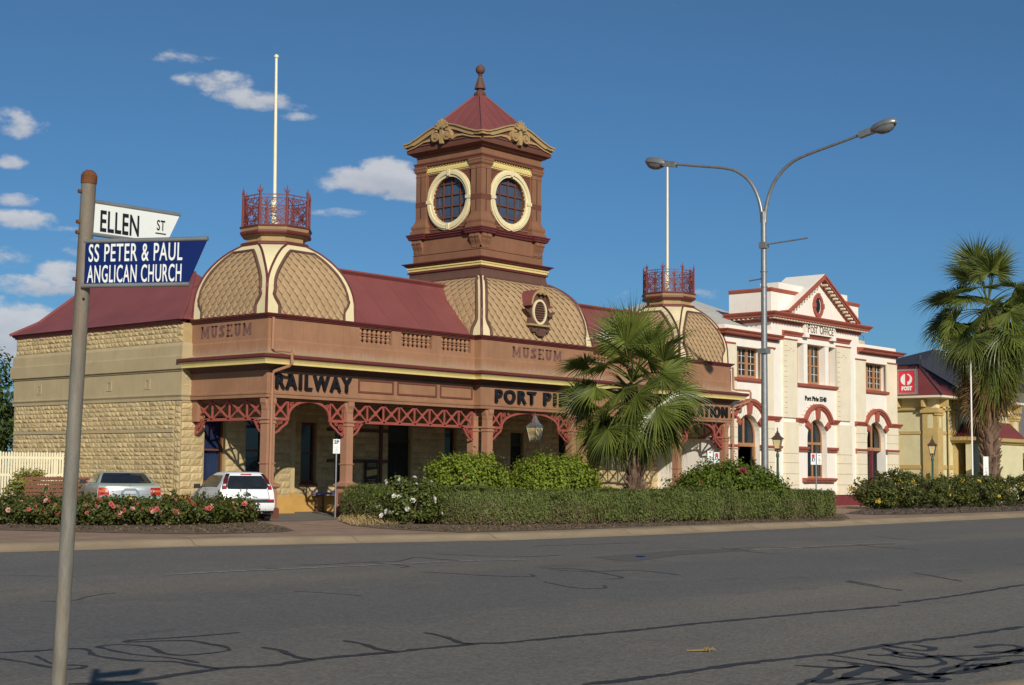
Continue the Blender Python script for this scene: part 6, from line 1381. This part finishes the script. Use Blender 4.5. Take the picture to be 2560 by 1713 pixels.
b2, fn2, d2 = blade('blue_blade', pu+Vector((-.015, -.033, 0)), (math.cos(az2), math.sin(az2), 0), .553, .474, 2.475, 2.655, 'sign_blue', .013)
text('letters', 'SS PETER & PAUL', .108, Vector(fn2(.018, 2.572, -.005)), d2, (0, 0, 1), 'sign_white', b2, depth=.002, bold=.0009, width=.428, spacing=1.1)
text('letters', 'ANGLICAN CHURCH', .106, Vector(fn2(.014, 2.482, -.005)), d2, (0, 0, 1), 'sign_white', b2, depth=.002, bold=.0009, width=.430, spacing=1.1)
mat('lens_grey', (.16, .165, .17), .3, .1, 4)
# double-arm street light
SL = thing('street_light', 'tall steel street light with two curved arms', 'street light', (44.9, 27.7, .14)); h = 11.05-.14
mb = MB(); mb.tube([(0, 0, 0), (0, 0, 6), (0, 0, h-1.2), (0, 0, h)], [.135, .11, .10, .10], 16)
for z in (9.6, 8.75, 8.2, 5.9): mb.lathe([(.12, z-.02), (.135, z-.015), (.135, z+.015), (.12, z+.02)], 0, 0, 16)
mb.build('pole', 'steel', SL, smooth=True)
def arm(sg):
    mb = MB(); P = [(0, sg*-.05, h-.4), (0, sg*-.08, h), (0, sg*-.22, h+.55), (0, sg*-.52, h+1.12), (0, sg*-1.0, h+1.55), (0, sg*-1.6, h+1.80), (0, sg*-3.0, h+2.08), (0, sg*-4.0, h+2.28)]
    Q = []
    for k in range(len(P)-1):
        p0, p1, p2, p3 = [Vector(P[min(len(P)-1, max(0, k+i))]) for i in (-1, 0, 1, 2)]
        for i in range(5): t = i/5; Q.append(.5*((2*p1)+(p2-p0)*t+(2*p0-5*p1+4*p2-p3)*t*t+(3*p1-p0-3*p2+p3)*t**3))
    Q.append(Vector(P[-1])); mb.tube(Q, [.075-.030*k/len(Q) for k in range(len(Q))], 12); a = mb.build('arm', 'steel', SL, smooth=True)
    T = Vector((0, -sg*.975, .20)).normalized(); U = Vector((0, sg*.20, .975)).normalized(); X = Vector((1, 0, 0)); o = Vector((0, sg*-3.9, h+2.25)); mb = MB()
    mb.obox(o+T*.22, (T, X, U), (.30, .10, .105)); rows = []
    for (s, hw, zt, zb) in ((.40, .11, .11, -.10), (.55, .20, .18, -.11), (.75, .245, .21, -.08), (1.05, .24, .21, -.08), (1.24, .19, .18, -.08), (1.33, .09, .10, -.06)):
        c = o+T*s; rows.append([c+X*(hw*math.cos(t))+U*((zt if math.sin(t) > 0 else -zb)*math.sin(t)) for t in [2*math.pi*k/14 for k in range(14)]])
    mb.grid(rows, 0, True, True); mb.face(rows[0]); mb.face(rows[-1][::-1]); hd = mb.build('lamp_head', 'steel', a, smooth=True)
    rows = []; mb = MB()
    for (s, hw, zb) in ((.56, .16, .12), (.72, .20, .21), (.95, .21, .23), (1.12, .17, .19), (1.25, .10, .10)):
        c = o+T*s; rows.append([c+X*(hw*math.cos(t))+U*(-.04+zb*math.sin(t)) for t in [-math.pi+math.pi*k/8 for k in range(9)]])
    mb.grid(rows); mb.build('lens', 'lens_grey', a, smooth=True)
arm(1); arm(-1)
mb = MB(); mb.tube([(.0, -.1, 9.72), (.06, -1.75, 9.80)], .028, 8); mb.box(-.13, .13, -.14, .13, 9.58, 9.80); mb.build('banner_bar', 'steel', SL)
mb = MB(); mb.tube([(.0, .1, 8.50), (.0, .62, 8.46)], .026, 8); mb.build('banner_bar', 'steel', SL)
mb = MB(); mb.tube([(.0, .1, 7.1), (.0, .55, 7.05)], .022, 8); mb.box(-.16, .16, -.16, .16, 5.80, 5.98); mb.build('clamp', 'steel', SL)
# ornamental lamp posts
def lamp(loc, lab):
    t = thing('lamp_post', lab, 'lamp post', loc, R_(20), 'ornamental green lamp posts'); mb = MB()
    mb.lathe([(.17, 0), (.17, .25), (.12, .32), (.10, .9), (.075, .98), (.065, 1.0), (.05, 2.25), (.075, 2.30), (.07, 2.42), (.04, 2.48)], 0, 0, 14); mb.build('post', 'lamp_green', t, smooth=True)
    mb = MB(); mb.lathe([(.03, 2.45), (.03, 2.6), (.10, 2.62), (.155, 2.66)], 0, 0, 10)
    for k in range(4): a = math.pi/4+k*math.pi/2; mb.tube([(.03*math.cos(a), .03*math.sin(a), 2.5), (.14*math.cos(a), .14*math.sin(a), 2.56), (.15*math.cos(a), .15*math.sin(a), 2.64)], .012, 5); mb.tube([(.155*math.cos(a), .155*math.sin(a), 2.64), (.265*math.cos(a), .265*math.sin(a), 3.08)], .014, 5)
    mb.lathe([(.34, 3.07), (.345, 3.10), (.17, 3.22), (.14, 3.25), (.12, 3.33), (.06, 3.37), (.05, 3.42), (.02, 3.46), (.035, 3.50), (.01, 3.60)], 0, 0, 4, math.pi/4); mb.build('lantern_frame', 'copper_dark', t)
    mb = MB(); mb.lathe([(.14, 2.65), (.25, 3.07)], 0, 0, 4, math.pi/4); mb.build('lantern_glass', 'lamp_glass', t)
lamp((56.5, 34.2, .13), 'green lamp post with lantern in front of the post office'); lamp((71.2, 33.9, .13), 'green lamp post with lantern in front of the pale stone hall')
# parking signs
def panel(t, x, z0, w, hh, kind, y=-.03):
    mb = MB(); mb.box(x-w/2, x+w/2, y-.004, y+.004, z0, z0+hh); p = mb.build('sign_panel', 'sign_white', t)
    if kind == '2P':
        text('letters', '2P', .15, (x-.085, y-.006, z0+hh-.14), (1, 0, 0), (0, 0, 1), 'black_letter', p, depth=.002, bold=.006, width=.17)
        mb = MB()
        for k, (z, ww) in enumerate(((.20, .16), (.15, .05), (.12, .07), (.08, .14), (.04, .15))): mb.box(x-ww/2, x+ww/2, y-.0065, y-.003, z0+z, z0+z+.012)
        mb.build('small_print', 'steel', p)
    elif kind == 'red':
        mb = MB(); mb.prism([(x+.07*math.cos(a), z0+hh-.10+.07*math.sin(a)) for a in [2*math.pi*k/16 for k in range(16)]], FX(y), -.007, 0); mb.build('red_disc', 'post_red', p)
        mb = MB(); mb.box(x-.06, x+.06, y-.007, y, z0+.13, z0+.29); mb.build('blue_square', 'sign_blue', p); mb = MB(); mb.box(x-.02, x+.02, y-.009, y, z0+.17, z0+.26); mb.box(x-.02, x+.04, y-.009, y, z0+.15, z0+.18); mb.build('white_symbol', 'sign_white', p)
    else:
        mb = MB()
        for k, (z, ww) in enumerate(((.36, .10), (.24, .05), (.19, .06), (.14, .12), (.05, .08))): mb.box(x-ww/2, x+ww/2, y-.007, y, z0+z, z0+z+.03)
        mb.build('print', 'steel', p)
def signpost(loc, lab, panels, h, rz=R_(-38), r=.027):
    t = thing('parking_sign', lab, 'parking sign', loc, rz); mb = MB(); mb.tube([(0, 0, 0), (0, 0, h)], r, 10); mb.lathe([(r+.004, h), (r+.004, h+.02), (.005, h+.035)], 0, 0, 10); mb.build('post', 'steel', t, smooth=True)
    for p in panels: panel(t, *p)
signpost((31.75, 35.6, .14), 'single white two hour parking sign in front of the verandah', [(0, 2.05, .225, .46, '2P')], 2.5)
signpost((48.7, 32.4, .14), 'pair of white parking signs showing just above the dark green bush', [(-.14, 1.95, .22, .46, 'plain'), (.13, 1.92, .22, .44, 'red')], 2.45)
signpost((53.2, 30.4, .14), 'pair of white parking signs in front of the middle post office arch', [(-.13, 1.92, .21, .46, 'red'), (.13, 1.92, .21, .46, 'plain')], 2.4)
signpost((75.2, 32.8, .14), 'plain white sign panel between thin white pole and tall palm trunk', [(0, 1.55, .3, 1.0, 'blank')], 2.5)
t = thing('white_pole', 'thin white pole in front of the hall doorway', 'pole', (74.0, 33.0, .13)); mb = MB(); mb.tube([(0, 0, 0), (0, 0, 7.8)], [.05, .04], 10); mb.build('shaft', 'white_paint', t, smooth=True); mb = MB(); mb.ball((0, 0, 7.85), .07); mb.build('finial', 'white_paint', t)
# picket fence
FEN = thing('picket_fence', 'cream white picket fence joining the stone side wall', 'fence', (24, 46.7, .13)); mb = MB(); r = random.Random(8)
k = 0; x = 4.66
while x > -12:
    hh = 2.06+r.uniform(-.015, .015); mb.prism([(x-.033, .05), (x+.033, .05), (x+.033, hh-.04), (x, hh), (x-.033, hh-.04)], lambda u, w, d: (u, d, w), -.012, .012); x -= .105
mb.build('picket_panel', 'fence_cream', FEN)
mb = MB()
for z in (.5, 1.25, 1.85): mb.box(-12, 4.7, .014, .05, z-.04, z+.04)
mb.build('rail', 'fence_cream', FEN)
for x in (-10, -7.6, -5.2, -2.8, -.4, 2.0, 4.4): mb = MB(); mb.box(x-.05, x+.05, .05, .15, 0, 1.95); mb.build('post', 'fence_cream', FEN)
# bench behind the roses
t = thing('garden_bench', 'brown slatted garden bench with its back to the road', 'bench', (25.75, 42.1, .14), R_(-40)); mb = MB()
for k in range(6): a = k/5; mb.box(-1.0, 1.0, -.30-.14*a-.02, -.30-.14*a+.02, .48+.70*a*.9, .48+.70*a*.9+.10)
mb.build('backrest', 'bench_brown', t); mb = MB()
for k in range(5): y = -.22+k*.11; mb.box(-1.0, 1.0, y, y+.085, .42, .455)
mb.build('seat', 'bench_brown', t); 
for x in (-.85, .85): mb = MB(); mb.box(x-.03, x+.03, -.3, -.24, 0, .5); mb.box(x-.03, x+.03, .18, .24, 0, .42); mb.box(x-.025, x+.025, -.3, .25, .38, .42); mb.build('leg_frame', 'black', t)
# road oddments
p = gp(1772, 1629, 0); t = thing('fallen_twig', 'pale dry palm twig lying on the asphalt', 'twig', (p.x, p.y, .006)); mb = MB(); r = random.Random(3)
for k in range(7):
    a = r.uniform(0, 6.28); l = r.uniform(.04, .10); mb.tube([(0, 0, .008), (math.cos(a)*l*.5, math.sin(a)*l*.5, .03*r.random()+.008), (math.cos(a)*l, math.sin(a)*l, .008)], [.012, .010, .004], 5)
mb.tube([(-.02, 0, .01), (-.2, .12, .01)], [.01, .005], 5); mb.build('stalk', 'dry_grass', t, fix=False)
p = gp(1601, 1393, 0); t = thing('road_marker', 'small blue raised reflector on the road', 'road marker', (p.x, p.y, 0)); mb = MB(); mb.lathe([(.11, .002), (.10, .018), (.06, .024)], 0, 0, 4, math.pi/4); mb.build('base', 'sign_blue', t)
# ---------------------------------------------------------------- vehicles (rear at y=0, nose towards +y)
def ringpts(z, yr, yf, hw, bow=.10, bowf=.18, n=9):
    xs = [hw*math.sin(math.pi/2*(-1+2*k/(n-1))*.92)/math.sin(math.pi/2*.92) for k in range(n)]
    rear = [(x, yr+bow*abs(x/hw)**3.2, z) for x in xs]; front = [(x, yf-bowf*abs(x/hw)**2.6, z) for x in xs[::-1]]
    a, b = rear[-1][1], front[0][1]; sd = [(hw+.012*math.sin(math.pi*k/6), a+(b-a)*k/6, z) for k in range(1, 6)]; sl = [(-x, y, z) for x, y, z in sd[::-1]]
    return rear+sd+front+sl
def car(name, lab, cat, loc, rz, rings, paint, wheels, tyre=(.29, .18), tr=.75):
    t = thing(name, lab, cat, loc, rz); mb = MB(); mb.grid([ringpts(*q) for q in rings], 0, True); last = ringpts(*rings[-1]); mb.face(last); mb.face(ringpts(*rings[0])[::-1]); body = mb.build('body', paint, t, smooth=True)
    for y in wheels:
        for sg in (-1, 1):
            w = thing('wheel', None, None); w.parent = t; r, wd = tyre; mb = MB(); c = Vector((sg*tr, y, r)); rows = []
            for (rr, o) in ((r*.62, -wd/2), (r*.93, -wd/2), (r, -wd/2+.03), (r, wd/2-.03), (r*.93, wd/2), (r*.62, wd/2)): rows.append([(c.x+o, c.y+rr*math.cos(a), c.z+rr*math.sin(a)) for a in [2*math.pi*k/24 for k in range(24)]])
            mb.grid(rows, 0, True, True); mb.build('tyre', 'tyre', w, smooth=True); mb = MB(); mb.prism([(c.y+r*.63*math.cos(a), c.z+r*.63*math.sin(a)) for a in [2*math.pi*k/20 for k in range(20)]], lambda u, v, d: (c.x+d, u, v), -wd/2+.03, wd/2-.03); mb.build('rim', 'grey_iron', w)
    return t, body
def surf(rings, z, k):
    for a, b in zip(rings, rings[1:]):
        if a[0] <= z <= b[0]+1e-9: t = (z-a[0])/(b[0]-a[0]); return a[k]+(b[k]-a[k])*t
    return rings[-1][k]
def rearpatch(t, name, rings, poly, m, off=.012, n=8, bow=.10):
    """panel laid on the rear surface; poly rows of (z, x0, x1)"""
    mb = MB(); f = lambda x, z, o: (x, surf(rings, z, 1)+bow*abs(min(1, abs(x)/surf(rings, z, 3)))**3.2-o, z)
    rows = []
    for (z, a, b) in poly: rows.append([f(a+(b-a)*k/n, z, off) for k in range(n+1)])
    mb.grid(rows); out = [(z, a) for z, a, b in poly]+[(z, b) for z, a, b in poly[::-1]]
    for (z, x), (z2, x2) in zip(out, out[1:]+out[:1]): mb.face([f(x, z, off), f(x2, z2, off), f(x2, z2, -.03), f(x, z, -.03)])
    return mb.build(name, m, t)
def sidepatch(t, name, rings, poly, m, sg, off=.014):
    mb = MB(); f = lambda y, z, o: (sg*(surf(rings, z, 3)+o+.006), y, z); mb.face([f(y, z, off) for y, z in poly])
    for a, b in zip(poly, poly[1:]+poly[:1]): mb.face([f(*a, off), f(*b, off), f(*b, -.03), f(*a, -.03)])
    return mb.build(name, m, t)
def dens_rows(rows, k=4):
    out = []
    for a, b in zip(rows, rows[1:]): out += [tuple(p+(q-p)*i/k for p, q in zip(a, b)) for i in range(k)]
    return out+[rows[-1]]
mat('car_white', (.80, .82, .84), .22, .02, 1, spec=.6); mat('car_green', (.36, .43, .38), .28, .02, 1, spec=.6, metal=.15); mat('car_silver', (.42, .41, .43), .3, .06, 3, metal=.5); mat('lamp_red', (.42, .012, .012), .2, .2, 9, spec=.6); mat('lamp_dark', (.10, .010, .014), .2, .2, 9, spec=.6); mat('lamp_amber', (.50, .16, .02), .2, .1, 9); mat('plate_yellow', (.80, .66, .05), .5, .05, 5); mat('chrome', (.5, .5, .5), .15, .05, 3, metal=.9)
HR = [(.22, .16, 3.70, .74), (.30, .06, 3.78, .80), (.42, .0, 3.82, .82), (.58, .0, 3.80, .825), (.66, .03, 3.74, .82), (.80, .05, 3.50, .812), (.92, .07, 3.05, .79), (.97, .085, 2.72, .775), (1.15, .17, 2.40, .70), (1.30, .27, 2.08, .625), (1.37, .34, 1.90, .585), (1.41, .40, 1.75, .55), (1.44, .62, 1.55, .45)]
pc = gp(617, 1303, .14); 
hb_, body = car('hatchback', 'small white hatchback parked nose in beside the corner column', 'car', (27.05, 34.12, .14), R_(67-90), HR, 'car_white', (.62, 3.05), (.285, .175), .72)
rearpatch(hb_, 'rear_window', HR, dens_rows([(.945, -.575, .575), (1.0, -.60, .60), (1.20, -.545, .545), (1.33, -.48, .48)]), 'glass_dark')
for sg in (-1, 1):
    q = lambda a, b: (min(sg*a, sg*b), max(sg*a, sg*b)); rows = dens_rows([(.93, *q(.62, .745)), (1.0, *q(.605, .74)), (1.2, *q(.55, .675)), (1.34, *q(.49, .60)), (1.39, *q(.46, .56))])
    tl = rearpatch(hb_, 'tail_lamp_cover', HR, rows, 'black', .010)
    rearpatch(tl, 'tail_light', HR, dens_rows([(.955, *q(.645, .725)), (1.03, *q(.63, .715))]), 'lamp_red', .016); rearpatch(tl, 'tail_light', HR, dens_rows([(1.10, *q(.60, .69)), (1.20, *q(.57, .655)), (1.30, *q(.53, .61))]), 'lamp_dark', .016); rearpatch(tl, 'reverse_light', HR, dens_rows([(1.035, *q(.63, .712)), (1.09, *q(.61, .69))]), 'grey_iron', .016)
    rearpatch(hb_, 'bumper_light', HR, [(.585, *q(.62, .78)), (.635, *q(.62, .78))], 'lamp_red', .026, bow=.10)
    sidepatch(hb_, 'side_window', HR, [(.62, 1.0), (2.55, .985), (2.30, 1.14), (2.05, 1.29), (1.9, 1.335), (.60, 1.335), (.50, 1.15)], 'glass_dark', sg)
    mb = MB(); mb.obox((sg*.93, 2.42, 1.0), ((1, 0, 0), (0, 1, 0), (0, 0, 1)), (.09, .05, .065)); mb.bar((sg*.76, 2.45, .96), (sg*.9, 2.42, .98), .04, .04); mb.build('wing_mirror', 'black', hb_)
    mb = MB(); mb.prism([(.62+.37*math.cos(a), .285+.37*math.sin(a)) for a in [math.pi*k/12 for k in range(13)]]+[(.25, .2), (.99, .2)], lambda u, v, d: (sg*(.80+d), u, v), -.2, .028); mb.build('wheel_arch', 'black', hb_)
rearpatch(hb_, 'bumper_strip', HR, dens_rows([(.555, -.80, .80), (.645, -.80, .80)]), 'dark_plastic', .020, 14)
rearpatch(hb_, 'bumper_underside', HR, dens_rows([(.225, -.72, .72), (.30, -.79, .79), (.31, -.80, .80)]), 'black', .012, 14)
rearpatch(hb_, 'number_plate', HR, dens_rows([(.40, -.26, .26), (.51, -.26, .26)]), 'car_white', .020)
for sg in (-1, 1): q = lambda a_, b_: (min(sg*a_, sg*b_), max(sg*a_, sg*b_)); rearpatch(hb_, 'panel_gap', HR, dens_rows([(.665, *q(.652, .662)), (.93, *q(.598, .608))], 3), 'black', .006, 2)
rearpatch(hb_, 'panel_gap', HR, [(.655, -.66, .66), (.666, -.66, .66)], 'black', .007, 12)
mb = MB(); y0 = .045-.03; mb.prism([(.085*math.cos(a), .755+.085*math.sin(a)) for a in [math.pi*k/14 for k in range(15)]], FX(y0), -.01, .08); mb.build('badge_handle', 'dark_plastic', hb_)
mb = MB(); mb.tube([(-.02, .10, .985), (.25, .07, 1.0), (.42, .085, 1.02)], .008, 5); mb.build('rear_wiper', 'black', hb_)
mb = MB(); mb.tube([(.42, .02, .26), (.42, .35, .28)], .03, 10); mb.build('exhaust', 'chrome', hb_); mb = MB(); mb.tube([(0, .55, 1.44), (0, .42, 1.86)], .004, 4); mb.build('aerial', 'black', hb_)
mb = MB(); mb.box(-.16, .16, .30, .36, 1.36, 1.385); mb.build('brake_light', 'lamp_red', hb_)
DR = [(.24, .14, 4.72, .80), (.32, .05, 4.82, .87), (.45, .0, 4.86, .895), (.68, .0, 4.85, .90), (.72, .04, 4.82, .90), (.90, .05, 4.55, .895), (1.0, .08, 4.2, .87), (1.04, .14, 3.75, .85), (1.055, .78, 3.55, .82), (1.12, .90, 3.42, .78), (1.30, 1.28, 3.0, .675), (1.38, 1.50, 2.75, .61), (1.41, 1.85, 2.45, .50)]
sd_, body = car('sedan', 'pale green sedan parked nose in beside the stone wall', 'car', (24.4, 36.15, .14), R_(64-90), DR, 'car_green', (1.0, 3.75), (.31, .20), .77)
mb = MB(); rows = []
for z, y, w in ((1.085, .80, .74), (1.12, .885, .72), (1.30, 1.265, .63), (1.365, 1.44, .575)): rows.append([(-w+2*w*k/8, y+.10*abs(-1+2*k/8)**3.2-.012, z+.008) for k in range(9)])
mb.grid(rows); rr_ = [rows[0], rows[-1]]; mb.build('rear_window', 'glass_dark', sd_)
for sg in (-1, 1):
    q = lambda a, b: (min(sg*a, sg*b), max(sg*a, sg*b)); tl = rearpatch(sd_, 'tail_light', DR, dens_rows([(.75, *q(.58, .885)), (.96, *q(.575, .875))], 3), 'lamp_red', .014)
    rearpatch(tl, 'indicator', DR, dens_rows([(.83, *q(.70, .86)), (.89, *q(.70, .86))], 2), 'lamp_amber', .020); rearpatch(tl, 'reverse_light', DR, dens_rows([(.83, *q(.60, .69)), (.89, *q(.60, .69))], 2), 'grey_iron', .020)
    sidepatch(sd_, 'side_window', DR, [(1.30, 1.09), (3.30, 1.09), (2.95, 1.28), (2.75, 1.345), (1.75, 1.35), (1.55, 1.25)], 'glass_dark', sg)
    mb = MB(); mb.obox((sg*.98, 3.15, 1.10), ((1, 0, 0), (0, 1, 0), (0, 0, 1)), (.09, .05, .06)); mb.build('wing_mirror', 'black', sd_)
rearpatch(sd_, 'boot_panel', DR, dens_rows([(.765, -.565, .565), (.955, -.56, .56)], 3), 'car_silver', .010, 14)
rearpatch(sd_, 'plate_recess', DR, dens_rows([(.775, -.27, .27), (.86, -.24, .24), (.94, -.15, .15)], 3), 'chrome', .018)
rearpatch(sd_, 'number_plate', DR, dens_rows([(.785, -.19, .19), (.87, -.15, .15)], 2), 'grey_iron', .024)
rearpatch(sd_, 'bumper_plate', DR, [(.64, -.10, .10), (.715, -.10, .10)], 'plate_yellow', .016); rearpatch(sd_, 'bumper_strip', DR, [(.595, -.86, .86), (.615, -.86, .86)], 'black', .012, 14)
rearpatch(sd_, 'panel_gap', DR, [(.722, -.88, .88), (.732, -.88, .88)], 'black', .006, 14)
mb = MB(); mb.ball((0, .10, 1.005), .022); mb.build('boot_lock', 'dark_plastic', sd_)
WR = [(.45, .1, 4.4, .80), (.55, .02, 4.5, .86), (.95, .0, 4.5, .88), (1.08, .02, 4.45, .87), (1.12, .04, 3.3, .86), (1.55, .08, 2.85, .80), (1.78, .14, 2.7, .76), (1.84, .3, 2.5, .66)]
wg, body = car('off_road_wagon', 'white off road wagon half hidden by the yellow roses at the right edge', 'car', (83.0, 33.9, .13), R_(-75), WR, 'car_white', (.95, 3.55), (.37, .24), .74)
for sg in (-1, 1): sidepatch(wg, 'side_window', WR, [(.35, 1.18), (2.85, 1.18), (2.72, 1.66), (.38, 1.66)], 'glass_dark', sg)
rearpatch(wg, 'rear_window', WR, dens_rows([(1.18, -.68, .68), (1.66, -.62, .62)]), 'glass_dark')
mb = MB(); mb.box(-.6, .6, .5, 2.3, 1.86, 1.90); mb.box(-.55, .55, .6, 2.1, 1.90, 2.02); mb.build('roof_rack', 'dark_plastic', wg)
